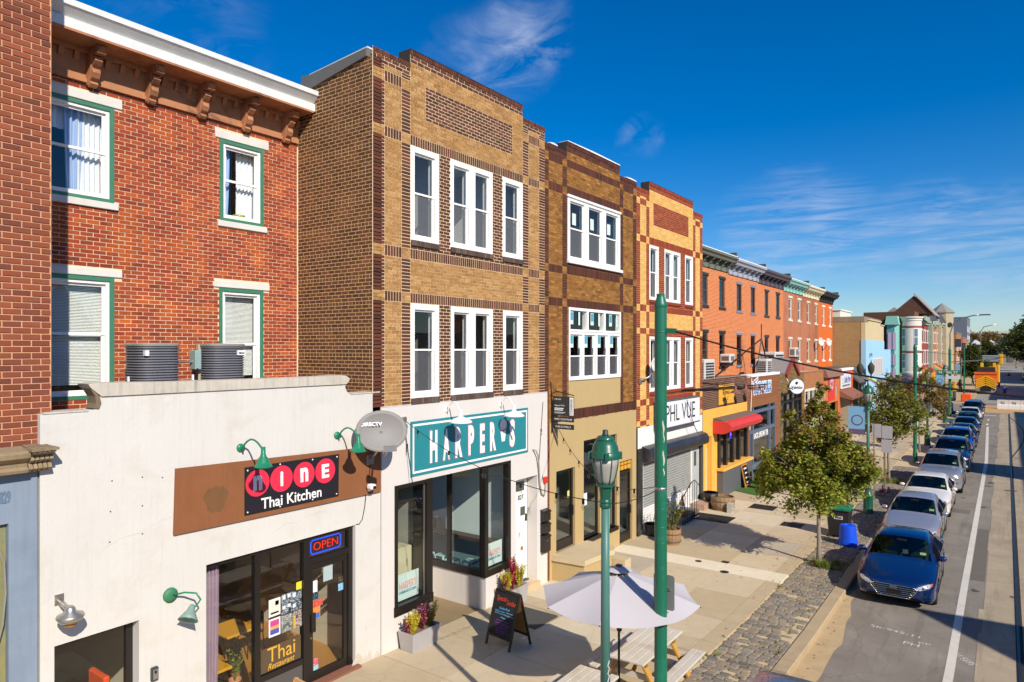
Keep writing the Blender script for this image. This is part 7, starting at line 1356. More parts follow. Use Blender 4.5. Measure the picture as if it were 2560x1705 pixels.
# shop roofs and their clutter
rf = thing('flat_shop_roof', 'grey felt roofs of the one-storey shops', 'roof', (-1.5, 45, 4.8)); 
for a, b, z, c_ in ((28.4, 34.5, 4.75, M_tar), (34.5, 40.5, 4.95, mat('roof_brown', '#6d5348', .9, var=.15)), (40.5, 46.4, 4.8, M_tar), (46.4, 57.9, 4.75, mat('roof_pale', '#b5b2ae', .8, var=.15, scale=1.5)), (57.9, 63.7, 4.7, M_roof)): MB().box(XT, -.3, a, b, z - .1, z).build('roof_deck', c_, rf)
M_acw = mat('ac_white', '#d5d2cb', .5, var=.04); M_acd = mat('ac_vent', '#3f3d3b', .6)
def ac_box(label, x0, x1, y0, y1, z0, z1, side='X'):
    t = thing('air_conditioner', label, 'air conditioner', ((x0 + x1) / 2, (y0 + y1) / 2, z0), 'shop roof air conditioners'); MB().bbox(x0, x1, y0, y1, z0, z1, .03).build('case', M_acw, t); m = MB(); n = 6
    for k in range(n):
        z = z0 + .12 + (z1 - z0 - .24) * k / n; h = (z1 - z0 - .24) / n * .7
        m.box(x1, x1 + .006, y0 + .1, y1 - .1, z, z + h); m.box(x0 + .08, x1 - .08, y0 - .006, y0, z, z + h)
    m.build('grille', M_acd, t)
    for yy in (y0 + .1, y1 - .18): MB().box(x0 + .05, x1 - .05, yy, yy + .08, z0 - .18, z0).build('foot', M_acd, t)
ac_box('white air conditioner on the roof nearest the yellow building', -1.5, -.7, 30.6, 31.9, 5.0, 6.0); ac_box('white window air conditioner below an olive sash', XT + .02, XT + .6, 38.4, 39.2, 5.7, 6.2); ac_box('grey air conditioner left of the red gable', -1.6, -.9, 41.4, 42.4, 5.0, 5.9); ac_box('large dark rooftop condenser behind the red gable', -2.2, -1.2, 44.3, 46.3, 5.0, 6.3); ac_box('white window air conditioner below a cream sash', XT + .02, XT + .5, 53.6, 54.5, 5.9, 6.6)
dish('white satellite dish on the roof beside the yellow building', (-1.6, 31.0, 6.5), (-1.8, 31.4, 5.6), (.8, -.58, .25), .4, .42, mat('dish_white', '#d5d1ca', .6), False, False)
dish('white satellite dish on the brown rowhouse', (XT + .6, 61.8, 7.1), (XT + .03, 62.2, 6.4), (.8, -.58, .2), .26, .34, mat('dish_white', '#c9c5bd', .6), False, False); dish('white satellite dish on the bright orange rowhouse', (XT + .6, 64.9, 7.1), (XT + .03, 65.3, 6.4), (.8, -.58, .2), .26, .34, mat('dish_white', '#c9c5bd', .6), False, False)
t = thing('roof_frame', 'dark iron tripod mast on the shop roofs', 'mast', (-1.4, 42, 4.9))
for p in ((-1.4, 41.0, 4.9), (-1.2, 43.0, 4.9), (-2.4, 36.5, 4.9)): MB().tube([p, (-1.4, 42, 7.1)], .04).build('leg', M_irn, t)
MB().cyl((-1.4, 42, 7.0), (-1.4, 42, 8.0), .03, n=6).build('mast', M_irn, t)
rn = random.Random(2)
for k in range(5): y_ = 35 + rn.uniform(0, 5); tag(MB().prism([(-1.6 + rn.uniform(-.3, .3), y_), (-.6, y_ + .2), (-.7, y_ + 1.1), (-1.7, y_ + 1.0)], 'z', 4.96 + k * .006, 5.0 + k * .02).build('roof_board', mat('board_%d' % k, ['#8f7058', '#77777a', '#6a5a4c', '#9a8f80', '#5a5552'][k], .9)), ['brown', 'grey', 'dark brown', 'pale', 'charcoal'][k] + ' loose board lying on the bicycle shop roof', 'board', 'loose roof boards')
# ================================================================ BEYOND THE TERRACE
T_tan = bricktex('far_tan_brick', '#a88a5c', '#b59868', '#8a7048', .3, .09, axis='X', var=.25); T_tanY = bricktex('far_tan_brick_y', '#a8843f', '#9a7434', '#7d5c30', .3, .09, var=.25); T_brn = bricktex('far_brown_brick', '#6d4a36', '#5c3f30', '#8a6a52', .3, .09, axis='X', var=.4)
M_cream = mat('far_cream', '#cdb98f', .85, var=.1, scale=.8, streak=.4, dirt='#b59a6c', dirtamt=.4); M_sky = mat('far_blue_wall', '#9cc8e0', .8, var=.05, scale=.6)
Bc = thing('mural_building', 'tan brick building with cream parapet and light blue painted lower front', 'building', (-2, 75, -.1))
MB().box(-9, -.32, 69.72, 81.3, -.3, 9.0).build('brick_body', T_tan, Bc); MB().box(-9, -.05, 69.7, 80, 9.0, 9.5).build('grey_parapet', mat('stained_parapet', '#8a8068', .9, var=.3, scale=1.2, streak=.8), Bc)
m = MB(); m.prism([(69.7, 7.3), (81.3, 7.3), (81.3, 8.9), (79.0, 8.9), (79.0, 9.2), (71.5, 9.2), (71.5, 8.95), (69.7, 8.95)], 'x', -.3, .05); m.box(-.3, .16, 71.4, 79.1, 9.2, 9.32); m.box(-.3, .14, 79.0, 81.4, 8.9, 9.0); m.build('cream_front', M_cream, Bc)
MB().prism([(69.65, -.3), (86.3, -.3), (86.3, 6.38), (81.3, 6.38), (81.3, 7.32), (69.65, 7.32)], 'x', -.3, .1).build('blue_front', M_sky, Bc); MB().box(-8, -.3, 69.69, 69.8, 4.2, 4.4).build('sill_band', M_tar, Bc); MB().box(-4, .12, 81.3, 86.3, 6.38, 6.45).build('coping', M_sky, Bc)
MB().box(-8, -2.2, 70.5, 76, 9.5, 10.15).build('roof_cabin', M_crm, Bc); MB().box(-8, -2.1, 70.4, 76.1, 10.15, 10.25).build('cabin_roof', M_lt, Bc)
MB().box(-8, -1.2, 86.0, 87.3, -.3, 9.0).build('brown_side_wall', T_tan, Bc); MB().box(.1, .14, 73.5, 80.0, 3.9, 5.6).build('mural_panel', mat('mural_pale', '#d8d2cc', .7, var=.1, scale=3), Bc)
for k in range(12): MB().box(.14, .16, 73.7 + k * .52, 73.9 + k * .52, 3.95, 5.5).build('mural_stroke', mat('mural_' + str(k % 3), ['#c9a09c', '#8fa8b0', '#b0b8a8'][k % 3], .7), Bc)
MB().bbox(.1, .3, 71.6, 72.0, 5.8, 6.1, .02).build('wall_box', M_al, Bc); MB().prism([(.1, 3.0), (.7, 2.8), (.8, 3.2), (.5, 3.5), (.1, 3.5)], 'y', 76, 86).build('grey_awning', mat('awning_grey', '#7d7676', .6, var=.1), Bc)
MB().box(-.1, .12, 76, 86.2, -.3, 2.8).build('grey_shopfront', mat('grey_shop', '#a39d98', .7), Bc)
# corner building after the cross street
Cc = thing('corner_bay_building', 'brown brick corner building with gable, turquoise bay and white round bay', 'building', (-3, 104, -.1)); Y0 = 100.5
MB().box(-14, -.3, Y0, 118, -.3, 10.6).build('body', T_brn, Cc); MB().box(-6, .3, Y0 + 8, 118, 10.6, 11.7).build('upper_block', T_brn, Cc)
MB().prism([(-3.2, 11.6), (1.9, 11.6), (-.3, 14.2)], 'y', 114, 122).build('gable', bricktex('gable_brick', '#5c4034', '#6d4a3a', '#7d6050', .3, .09, axis='X'), Cc); MB().prism([(-.3, 14.35), (2.2, 11.4), (2.2, 11.6), (-.3, 14.6)], 'y', 113.8, 124).build('gable_roof', mat('gable_shingle', '#9a9088', .9), Cc);
M_turq = mat('turquoise_bay', '#79b5ac', .6, var=.08); M_pink = mat('bay_panel', '#c0a8c0', .7)
MB().prism([(-2.0, 100.0), (-1.9, 99.2), (-1.0, 99.0), (-.6, 99.4), (-.6, 100.5), (-2.0, 100.5)], 'z', 1.5, 9.6).build('turquoise_bay', M_turq, Cc); MB().prism([(-2.1, 9.6), (-.5, 9.6), (-.7, 10.7), (-1.9, 10.7)], 'y', 98.8, 100.5).build('bay_roof', mat('bay_copper', '#8cc4b2', .6, var=.1, scale=2), Cc)
for z0, z1 in ((6.4, 8.6), (4.4, 5.8), (2.4, 4.0)):
    for a, b in ((-1.75, -1.35), (-1.2, -.85)): MB().box(a, b, 98.98, 99.1, z0, z1).build('bay_panel', M_pink, Cc)
M_wbay = mat('white_bay', '#d5cdc0', .7, var=.05); M_ox = mat('oxblood_trim', '#8a4a40', .7)
cx, cy, R_ = .62, 101.2, 1.18; MB().cyl((cx, cy, 3.6), (cx, cy, 10.2), R_, n=28).build('round_bay', M_wbay, Cc, smooth=True, auto=40); MB().lathe([(R_, 10.1), (R_ + .1, 10.15), (R_ + .06, 10.35), (R_ + .22, 10.45), (R_ + .22, 10.62), (.2, 10.7)], (cx, cy, 0), 28).build('bay_cornice', M_wbay, Cc, smooth=True, auto=40); MB().lathe([(R_, 3.6), (R_ * 1.05, 3.5), (R_ * .8, 3.0), (.5, 2.5)], (cx, cy, 0), 28).build('bay_base', M_wbay, Cc, smooth=True)
for z in (9.2, 6.0): MB().lathe([(R_ + .03, z), (R_ + .05, z + .1), (R_ + .03, z + .25), (R_ - .05, z + .25)], (cx, cy, 0), 28).build('arch_band', M_ox, Cc)
for z0, z1 in ((6.9, 9.15), (4.0, 5.95)):
    for a in (-2.25, -1.0):
        m = MB(); ang = [a + d for d in (-.22, .22)]; f = lambda r, t: (cx + r * cos(t), cy + r * sin(t)); m.add([(*f(R_ + .03, t), z) for z in (z0, z1) for t in ang], [(0, 1, 3, 2)]); w = m.build('window', M_lt, Cc); m = MB(); ang = [a + d for d in (-.17, .17)]
        for za, zb_ in ((z0 + .08, (z0 + z1) / 2 - .04), ((z0 + z1) / 2 + .04, z1 - .08)): m.add([(*f(R_ + .05, t), z) for z in (za, zb_) for t in ang], [(0, 1, 3, 2)])
        m.build('pane', mat('far_pane', '#5d7488', .15), w)
MB().box(-2.0, .2, 99.2, 100.5, 2.9, 3.2).build('awning_frame', mat('brown_awning', '#5c3a30', .8), Cc); MB().prism([(-.3, 2.2), (.9, 2.2), (.9, 2.6), (-.3, 3.3)], 'y', 98.0, 100.4).build('blue_awning', mat('awning_navy', '#2c3a66', .6), Cc); MB().box(-.3, 1.0, 100.2, 101, -.3, 2.9).build('terracotta_front', mat('front_terracotta', '#b06a48', .8), Cc); MB().box(-9, -.3, 100.3, 100.5, -.3, 3.4).build('grey_base', mat('base_grey', '#8f8f92', .8), Cc)
# far terrace: red, plum and tan fronts
fh = [(118, 124, '#8f3a2c', 10.6, 'red'), (124, 130, '#96402e', 10.8, 'brick red'), (130, 136.5, '#7d3340', 10.9, 'plum'), (136.5, 142, '#a8583a', 10.7, 'salmon'), (142, 149, '#b0703c', 10.9, 'orange tan'), (149, 157, '#b08a62', 11.2, 'buff'), (157, 166, '#9a8a72', 11.4, 'grey stone')]
for i, (a, b, c_, zt, nm) in enumerate(fh):
    H = thing('rowhouse', nm + ' far rowhouse with pale window surrounds beyond the crossing', 'house', (0, (a + b) / 2, -.1), 'far rowhouses'); MB().box(-8, 0, a, b, -.3, zt).build('wall', mat('far_wall_' + c_[1:], c_, .85, var=.12, scale=.8), H)
    MB().prism([(0, zt - .5), (.25, zt - .45), (.3, zt - .2), (.5, zt - .1), (.5, zt + .1), (0, zt + .3)], 'y', a + .1, b - .1).build('cornice', mat('far_cornice_%d' % (i % 3), ['#a3ad96', '#8fa898', '#c0b8a0'][i % 3], .8), H)
    MB().prism([(a + .8, zt), (b - .8, zt), (b - 1.8, zt + .9), (a + 1.8, zt + .9)], 'x', -.2, .3).build('pediment', mat('far_ped', '#9aa896', .8), H)
    if i % 2 == 0:
        MB().prism([(a + 1, zt + .3), (b - 1, zt + .3), (b - 1.6, zt + 1.7), (a + 1.6, zt + 1.7)], 'x', -4, -.6).build('mansard', mat('far_slate', '#6d6a68', .8, var=.1), H); MB().box(-.9, -.3, (a + b) / 2 - .6, (a + b) / 2 + .6, zt + .3, zt + 1.5).build('dormer', mat('far_ped', '#9aa896', .8), H)
    else: MB().box(-3, -2.2, b - 1.3, b - .5, zt, zt + 1.6).build('chimney', mat('far_chimney', '#7d4a38', .9), H)
    if i in (2, 5): q = (a + b) / 2; MB().prism([(q - 1.1, 3.4), (q + 1.1, 3.4), (q + 1.1, zt + .3), (q - 1.1, zt + .3)], 'x', 0, .55).build('bay', mat('far_bay_%d' % i, ['#8f9a88', '#b5a890'][i // 5], .8), H); MB().cyl((.2, q, zt + .3), (.2, q, zt + 2.4), 1.2, .05, 8).build('bay_spire', mat('spire_dark', '#3d3f44', .7), H)
    for z0, z1 in ((7.4, 9.6), (4.0, 6.4)):
        for q in (a + .9, (a + b) / 2 + .5): w = MB().box(0, .06, q, q + 1.3, z0, z1).build('window', M_lt, H); MB().box(.06, .08, q + .25, q + 1.05, z0 + .25, z1 - .25).build('pane', mat('far_dark', '#41464c', .2), w)
    MB().prism([(0, 2.6), (1.3, 2.3), (1.3, 2.7), (0, 3.5)], 'y', a + .3, b - .3).build('awning', mat('far_awn_%d' % (i % 4), ['#d08a4a', '#c88838', '#a84a3c', '#5a9a6a'][i % 4], .7, var=.08), H); MB().box(0, .05, a + .3, b - .3, -.1, 2.4).build('shopfront', mat('far_shop', '#5c5148', .7, var=.2, scale=.7), H)
Tw = thing('stone_tower', 'octagonal stone church tower with conical slate roof', 'tower', (-1.5, 190, 0)); M_ston = mat('tower_stone', '#b0a284', .9, var=.22, scale=.9, bump=.4, fine=.2); oc = lambda r, z, cx=-1.6, cy=188: [(cx + r * cos(2 * pi * (k + .5) / 8), cy + r * sin(2 * pi * (k + .5) / 8), z) for k in range(8)]
def octs(levels, nm, mt): m = MB(); vs = [p for r, z in levels for p in oc(r, z)]; n = len(levels); m.add(vs, [(j * 8 + k, j * 8 + (k + 1) % 8, (j + 1) * 8 + (k + 1) % 8, (j + 1) * 8 + k) for j in range(n - 1) for k in range(8)] + [tuple(range(8)), tuple(range((n - 1) * 8, n * 8))]); m.build(nm, mt, Tw)
octs([(2.45, -.3), (2.4, 14.9)], 'shaft', M_ston); octs([(2.7, 14.9), (2.65, 15.15), (.08, 17.2)], 'spire', mat('tower_slate', '#8a857d', .8, var=.1))
for k in (5, 6, 7): a = 2 * pi * k / 8 + pi / 8 * 0; x_, y_ = -1.6 + 2.3 * cos(a), 188 + 2.3 * sin(a); MB().cyl((x_ - .1 * cos(a), y_ - .1 * sin(a), 12.1), (x_ + .1 * cos(a), y_ + .1 * sin(a), 12.1), .55, n=12).build('belfry_arch', M_black, Tw)
Cy = thing('church_nave', 'stone church nave with grey roof beside the tower', 'church', (-6, 178, 0)); MB().box(-16, -2.2, 168, 186, -.3, 10).build('wall', M_ston, Cy); MB().prism([(-16.3, 10), (-2, 10), (-9, 15.5)], 'y', 167, 187).build('roof', mat('nave_roof', '#9a948c', .9), Cy)
for i, (x0, x1, a, b, zt, c_, lb_) in enumerate([(-14, .4, 262, 285, 16.6, '#6d7078', 'dark grey glass block behind the stone tower'), (-6, .6, 200, 224, 10.4, '#a8774c', 'tan brick block right of the stone tower'), (-6, .9, 224, 246, 9.6, '#b06a58', 'pink brick block farther along the street'), (-6, 1.2, 246, 262, 9.0, '#a0a848', 'lime green fronted house far along the street'), (-6, 1.4, 285, 315, 6.0, '#8f3a52', 'crimson low shop at the far end of the street')]):
    H = thing('brick_block', lb_, 'building', ((x0 + x1) / 2, a, 0)); MB().box(x0, x1, a, b, -.3, zt).build('wall', mat('block_' + c_[1:], c_, .7, var=.08, scale=.5), H)
    for k in range(3):
        for z in range(3, int(zt) - 1, 3): w = MB().box(x1, x1 + .05, a + 2 + k * (b - a) / 3, a + 4 + k * (b - a) / 3, z, z + 1.9).build('window', M_lt, H)
    for k in range(3): MB().box(x0 + 1.2 + k * 2.6, x0 + 2.4 + k * 2.6, a - .05, a, zt - 3.4, zt - 1.4).build('window', mat('far_dark', '#41464c', .2), H)
    MB().box(x0, x1 + .1, a - .1, b, zt, zt + .25).build('parapet', mat('parapet_grey', '#8a8680', .8), H)
St = thing('sawtooth_depot', 'stone tram depot with white sawtooth roof lights closing the street', 'building', (8, 335, 0)); MB().box(-8, 34, 335, 370, -1, 8.2).build('wall', mat('depot_stone', '#9a9080', .9, var=.2, scale=.25, streak=.3), St)
for k in range(7): x = -6.5 + k * 5.2; MB().prism([(x, 8.2), (x + 4.6, 8.2), (x + 1.6, 10.3)], 'y', 334.5, 352).build('roof_light', M_lt, St); MB().prism([(x - 2.2, 8.25), (x + .1, 8.25), (x + 1.5, 10.25), (x - .4, 10.25)], 'y', 336, 337).build('roof_glass', mat('roof_glass', '#3a5578', .2), St)
for k in range(8): MB().box(-5 + k * 4, -3 + k * 4, 334.8, 335, 1.5, 6).build('arch_window', mat('depot_window', '#6d6a66', .5), St)
Hb = thing('classical_building', 'pale classical building on the rise beyond the depot', 'building', (8, 480, 0)); MB().box(2, 22, 480, 500, -1, 16.2).build('wall', mat('pale_stone', '#cfc6b2', .8, var=.06, scale=.2), Hb); MB().box(1.4, 22.6, 479.5, 500.5, 15.0, 16.8).build('cornice', mat('pale_cornice', '#d6cdb8', .8), Hb); MB().box(-16, 2, 482, 500, -1, 15.8).build('wing', mat('pale_stone', '#cfc6b2', .8), Hb)
for k in range(7): MB().box(-14 + k * 5, -11.4 + k * 5, 479.2, 482.2, 9.5, 14).build('window', mat('far_dark', '#41464c', .2), Hb)
# opposite side of the street (outside the frame): lights the picture with its shadows and reflections
def opp(label, y0, y1, zt, gables, c_):
    H = thing('rowhouse', label, 'house', (22, (y0 + y1) / 2, 0), 'rowhouses across the street'); MB().box(22, 32, y0, y1, -.3, zt).build('wall', mat('opp_' + c_[1:], c_, .85, var=.15, scale=1), H); MB().box(21.7, 32, y0, y1, zt, zt + .25).build('cornice', mat('opp_cornice', '#8f8a80', .8), H)
    for g in gables: MB().prism(g, 'x', 22, 24).build('gable', mat('opp_' + c_[1:], c_, .85), H)
    n = max(1, int((y1 - y0) / 3))
    for k in range(n):
        for z in (.6, 4.6): q = y0 + (k + .3) * (y1 - y0) / n; w = MB().box(21.94, 22, q, q + 1.1, z, z + 2.1).build('window', M_lt, H); MB().box(21.9, 21.94, q + .1, q + 1, z + .1, z + 2).build('pane', mat('far_dark', '#41464c', .2), w)
for a, b, g, c_, lb_ in [(-24, -8, [], '#8a5a44', 'brown rowhouses across the street behind the camera'), (-8, 8, [], '#9a5038', 'red rowhouses across the street beside the camera'), (8, 24, [[(12.3, 7.4), (15.9, 7.4), (14.1, 9.85)]], '#7d4a3c', 'rowhouse with steep gable across the street'), (24, 40, [], '#a87858', 'tan rowhouses across the street'), (40, 56, [[(38.7, 7.4), (42.6, 7.4), (42.5, 9.8), (38.8, 9.8)]], '#8f5244', 'rowhouse with square dormer across the street'), (56, 86, [], '#96604a', 'long brick terrace across the street')]: opp(lb_, a, b, 7.35, g, c_)
opp('tall brick block across the street beyond the crossing', 104, 150, 9.3, [], '#80604e'); opp('lower brick block across the street, farther away', 160, 240, 11.0, [], '#7a5c50')
# signal pole gear, street name sign, lamp arm
sgp = thing('signal_arm', 'grey mast arm with yellow traffic lights over the street', 'traffic light', (6, 80, 5.3)); MB().tube([(6.05, 80, 5.2), (8, 80, 5.35), (10.3, 80, 5.62)], .06).build('arm', M_al, sgp); M_sy = mat('signal_yellow', '#d9a51c', .5)
def signal(par, x, y, z): 
    MB().bbox(x - .17, x + .17, y - .12, y + .12, z, z + 1.0, .04).build('signal_head', M_sy, par)
    for k in range(3): MB().cyl((x, y - .12, z + .17 + k * .33), (x, y - .3, z + .17 + k * .33), .13, n=12).build('visor', M_sy, par)
signal(sgp, 10.1, 80, 5.0)
s2 = thing('traffic_signal', 'pair of yellow traffic signals beside the far lamp', 'traffic light', (5.3, 60, 2)); [signal(s2, x, 78, 3.05) for x in (4.05, 4.75)]; MB().cyl((4.4, 78.2, S(78)), (4.4, 78.2, 3.6), .06, n=8).build('post', M_lg, s2); MB().cyl((4.05, 77.85, 3.2), (4.05, 77.7, 3.2), .1, n=10).build('green_light', emit('signal_green', '#30e0a0', 1.0), s2)
s3 = thing('traffic_signal', 'yellow traffic signal on the signal pole near the crossing', 'traffic light', (6.2, 80.3, 2.4)); signal(s3, 6.35, 80.3, 2.3)
sn = thing('street_sign', 'green street name sign on the signal pole', 'sign', (6, 79.8, 4.2)); MB().box(4.9, 6.9, 79.75, 79.78, 4.0, 4.4).build('plate', mat('sign_green', '#1c7a5c', .5), sn); text(sn, 'lettering', 'N 39th ST', (5.9, 79.74, 4.2), M_lt, 1.6, .24, face='-Y', ext=.002); MB().box(5.2, 6.9, 79.75, 79.77, 3.55, 3.85).build('arrow_plate', mat('arrow_white', '#c9ccd0', .5), sn)
la = thing('cobra_lamp', 'grey cobra head street light arching over the crossing', 'street lamp', (6, 80.2, 6.6)); MB().tube([(6.0, 80.2, 6.5), (6.0, 80.2, 8.0), (6.3, 80.2, 9.0), (7.0, 80.2, 9.5), (7.9, 80.2, 9.75), (8.5, 80.2, 9.8)], .06, 8).build('arm', M_al, la, smooth=True); MB().bbox(8.4, 9.3, 80.05, 80.35, 9.74, 9.86, .04).build('head', mat('cobra_grey', '#4a4c50', .5), la)
la2 = thing('cobra_lamp', 'pale thin street light arm near the depot', 'street lamp', (5.8, 190, 0)); MB().tube([(5.8, 190, 0), (5.8, 190, 10.5), (6.4, 190, 11.6), (9, 190, 12.2)], .09, 8).build('arm', M_al, la2, smooth=True)
# crossing clutter
mbx = thing('post_box', 'dark blue post box by the signal pole', 'post box', (5.8, 82.6, S(80))); MB().prism([(5.45 + .35 * (1 + cos(t)), S(80) + .95 + .32 * sin(t)) for t in [k * pi / 10 for k in range(11)]] + [(5.45, S(80) + .2), (6.15, S(80) + .2)], 'y', 82.3, 82.9).build('body', mat('post_blue', '#24426e', .5), mbx)
for x in (5.5, 6.1): MB().beam((x, 82.6, S(80)), (x, 82.6, S(80) + .25), .06, .5).build('leg', M_irn, mbx)
ob = thing('orange_barrel', 'bright orange work barrier box at the far corner', 'barrier', (6.5, 103, -.12)); MB().bbox(5.9, 7.0, 102.6, 103.4, -.12, .85, .08).build('box', mat('barrier_orange', '#f05a14', .5), ob)
kk = thing('news_kiosk', 'dark green newspaper kiosk on the far corner', 'kiosk', (4.6, 104, -.12)); MB().bbox(3.9, 5.3, 103.6, 104.6, -.12, 1.5, .1).build('body', mat('kiosk_dark', '#3a4440', .6), kk); MB().box(4.1, 5.0, 103.55, 103.6, .3, 1.1).build('panel', mat('kiosk_green', '#7f9a80', .6), kk)
br_ = thing('road_barrier', 'white plastic road barrier across the tram track', 'barrier', (11.2, 95, -.26)); M_bw = mat('barrier_white', '#d6d0c6', .6, var=.06)
for k in range(3): m = MB(); m.prism([(94.6, -.26), (95.4, -.26), (95.3, .1), (95.15, .3), (95.15, .75), (94.85, .75), (94.85, .3), (94.7, .1)], 'x', 9.7 + k * 1.05, 10.73 + k * 1.05); m.build('segment', M_bw, br_); text(br_, 'graffiti', 'N', (10.2 + k * 1.05, 94.83, .4), mat('ink_grey', '#7a7a80', .6), .3, .4, face='-Y', ext=.002)
# dump truck
dt = thing('dump_truck', 'orange dump truck with yellow chevron tailgate', 'truck', (8.05, 126, -.26)); M_ot = mat('truck_orange', '#ee6a1a', .5, var=.06); M_ty = mat('chevron_yellow', '#f0c01c', .5)
MB().prism([(6.75, 1.05), (9.35, 1.05), (9.45, 3.0), (6.65, 3.0)], 'y', 124, 130).build('dump_body', M_ot, dt); MB().box(6.6, 9.5, 123.9, 124.2, 2.75, 3.05).build('top_rail', M_ot, dt); MB().prism([(6.9, 3.0), (9.2, 3.0), (9.1, 3.7), (7.0, 3.7)], 'y', 125, 130).build('load', mat('truck_dark', '#2f2a26', .8), dt); MB().bbox(6.9, 9.2, 131, 134, .6, 3.4, .1).build('cab', M_ot, dt)
for s_ in (-1, 1):
    for k in range(5): zz = 2.35 - k * .3; MB().prism([(8.05 + s_ * .02, zz), (8.05 + s_ * 1.22, zz - .62), (8.05 + s_ * 1.22, zz - .45), (8.05 + s_ * .02, zz + .17)], 'y', 123.88, 123.99).build('chevron', M_ty, dt)
MB().box(6.75, 9.35, 124, 124.4, .35, .95).build('bumper', mat('truck_grey', '#8f8a80', .7, var=.15), dt); MB().box(7.4, 8.7, 123.95, 124, .2, .95).build('hitch_plate', M_irn, dt); MB().box(6.8, 9.3, 124, 124.3, -.05, .3).build('mud_flap', mat('flap_grey', '#a09a8c', .8), dt)
for x in (7.0, 9.1):
    for y in (125, 132): MB().cyl((x - .2, y, .26), (x + .2, y, .26), .52, n=18).build('wheel', M_irn, dt)
for x in (7.4, 9.0): MB().bbox(x - .2, x + .2, 131.2, 131.5, 3.6, 4.3, .04).build('beacon_board', M_ty, dt)
tr2 = thing('yellow_loader', 'yellow work vehicle behind the dump truck', 'truck', (8.4, 150, -.26)); MB().bbox(7.2, 9.6, 148, 154, .5, 4.2, .15).build('body', mat('loader_yellow', '#e0a01c', .5, var=.1), tr2); MB().bbox(7.0, 9.8, 147.5, 148.2, 4.2, 5.4, .05).build('board', mat('board_grey', '#8f9a98', .5), tr2)
for x in (7.3, 9.5): MB().cyl((x - .15, 149.5, .25), (x + .15, 149.5, .25), .5, n=14).build('wheel', M_irn, tr2)
# ================================================================ CARS (front towards -Y in local space)
def carpaint(name, col, flake=.4, dark=False):
    if name in MATS: return MATS[name]
    b = NB(name); n = b.noise(b.gpos(), 3, 3); c = hx(col); d = b.noise(b.gpos(), 900, 1)
    cc = b.mix(n, lm(c, .93), lm(c, 1.05)); b.pbsdf(cc, .28, flake, None, 1.0, .5); MATS[name] = b.m; return b.m
M_carglass = NB('car_glass'); _g = M_carglass.n('ShaderNodeBsdfGlossy', {'Color': (1, 1, 1, 1), 'Roughness': .02}); _t = M_carglass.n('ShaderNodeBsdfTransparent', {'Color': hx('#7d958c')}); _m = M_carglass.n('ShaderNodeMixShader', {0: M_carglass.schlick(.06), 1: _t.outputs[0], 2: _g.outputs[0]}); M_carglass.t.links.new(_m.outputs[0], M_carglass.out.inputs[0]); M_carglass.m.use_transparent_shadow = True; M_carglass = M_carglass.m
M_tyre = mat('tyre', '#1b1a19', .8, var=.15); M_rim = mat('alloy', '#b5b5b3', .3, .8, var=.05); M_trim = mat('car_trim', '#161616', .5); M_chrome = mat('chrome', '#d5d5d5', .12, 1.0, var=.02); M_int = mat('car_interior', '#3d3f3f', .8, var=.1); M_seat = mat('car_seat', '#8a8f86', .8, var=.08)
M_lens = NB('head_lamp'); M_lens.pbsdf(hx('#c9ccd0'), .12, .3, None, 1.0); M_lens = M_lens.m; M_amber = mat('lamp_amber', '#d9601a', .25); M_grl = mat('grille_black', '#0e0e0f', .5)
def catmull(pts, n):
    """smooth resample of station rows (tuples) along the first coordinate"""
    out = []; P = [pts[0]] + pts + [pts[-1]]
    for i in range(1, len(P) - 2):
        k = max(1, int(round(n * (P[i + 1][0] - P[i][0]) / (pts[-1][0] - pts[0][0]))))
        for q in range(k):
            t = q / k; out.append(tuple(.5 * ((2 * b) + (-a + c) * t + (2 * a - 5 * b + 4 * c - d) * t * t + (-a + 3 * b - 3 * c + d) * t ** 3) for a, b, c, d in zip(P[i - 1], P[i], P[i + 1], P[i + 2])))
    out.append(pts[-1]); return out
# station: y, half width, belt z, top z, top half width, sill z
SEDAN = [(-2.28, .56, .58, .66, .46, .34), (-2.2, .73, .62, .72, .60, .26), (-2.05, .84, .67, .775, .68, .21), (-1.8, .885, .73, .83, .72, .2), (-1.35, .9, .82, .915, .74, .2), (-1.0, .9, .87, .97, .735, .2), (-.9, .9, .885, 1.0, .73, .2), (-.55, .9, .905, 1.2, .67, .2), (-.2, .9, .915, 1.375, .6, .2), (.0, .9, .92, 1.425, .58, .2), (.45, .9, .925, 1.45, .57, .2), (.9, .9, .935, 1.42, .57, .2), (1.2, .9, .945, 1.345, .58, .2), (1.6, .895, .96, 1.14, .62, .2), (1.8, .885, .965, 1.06, .65, .22), (2.1, .85, .955, 1.03, .64, .26), (2.24, .76, .9, .97, .58, .32), (2.29, .62, .78, .86, .5, .4)]
SUV = [(-2.24, .6, .72, .86, .5, .38), (-2.16, .76, .78, .93, .64, .3), (-2.0, .87, .85, .99, .72, .26), (-1.75, .91, .91, 1.04, .75, .25), (-1.3, .925, .97, 1.09, .765, .25), (-1.05, .925, 1.0, 1.13, .76, .25), (-.95, .925, 1.01, 1.16, .755, .25), (-.6, .925, 1.03, 1.39, .7, .25), (-.25, .925, 1.04, 1.59, .64, .25), (.0, .925, 1.045, 1.64, .62, .25), (.6, .925, 1.05, 1.67, .61, .25), (1.3, .925, 1.06, 1.65, .61, .25), (1.75, .92, 1.07, 1.6, .61, .26), (1.95, .9, 1.07, 1.42, .64, .28), (2.12, .87, 1.06, 1.16, .66, .3), (2.22, .8, .98, 1.06, .6, .36), (2.25, .68, .86, .93, .52, .42)]
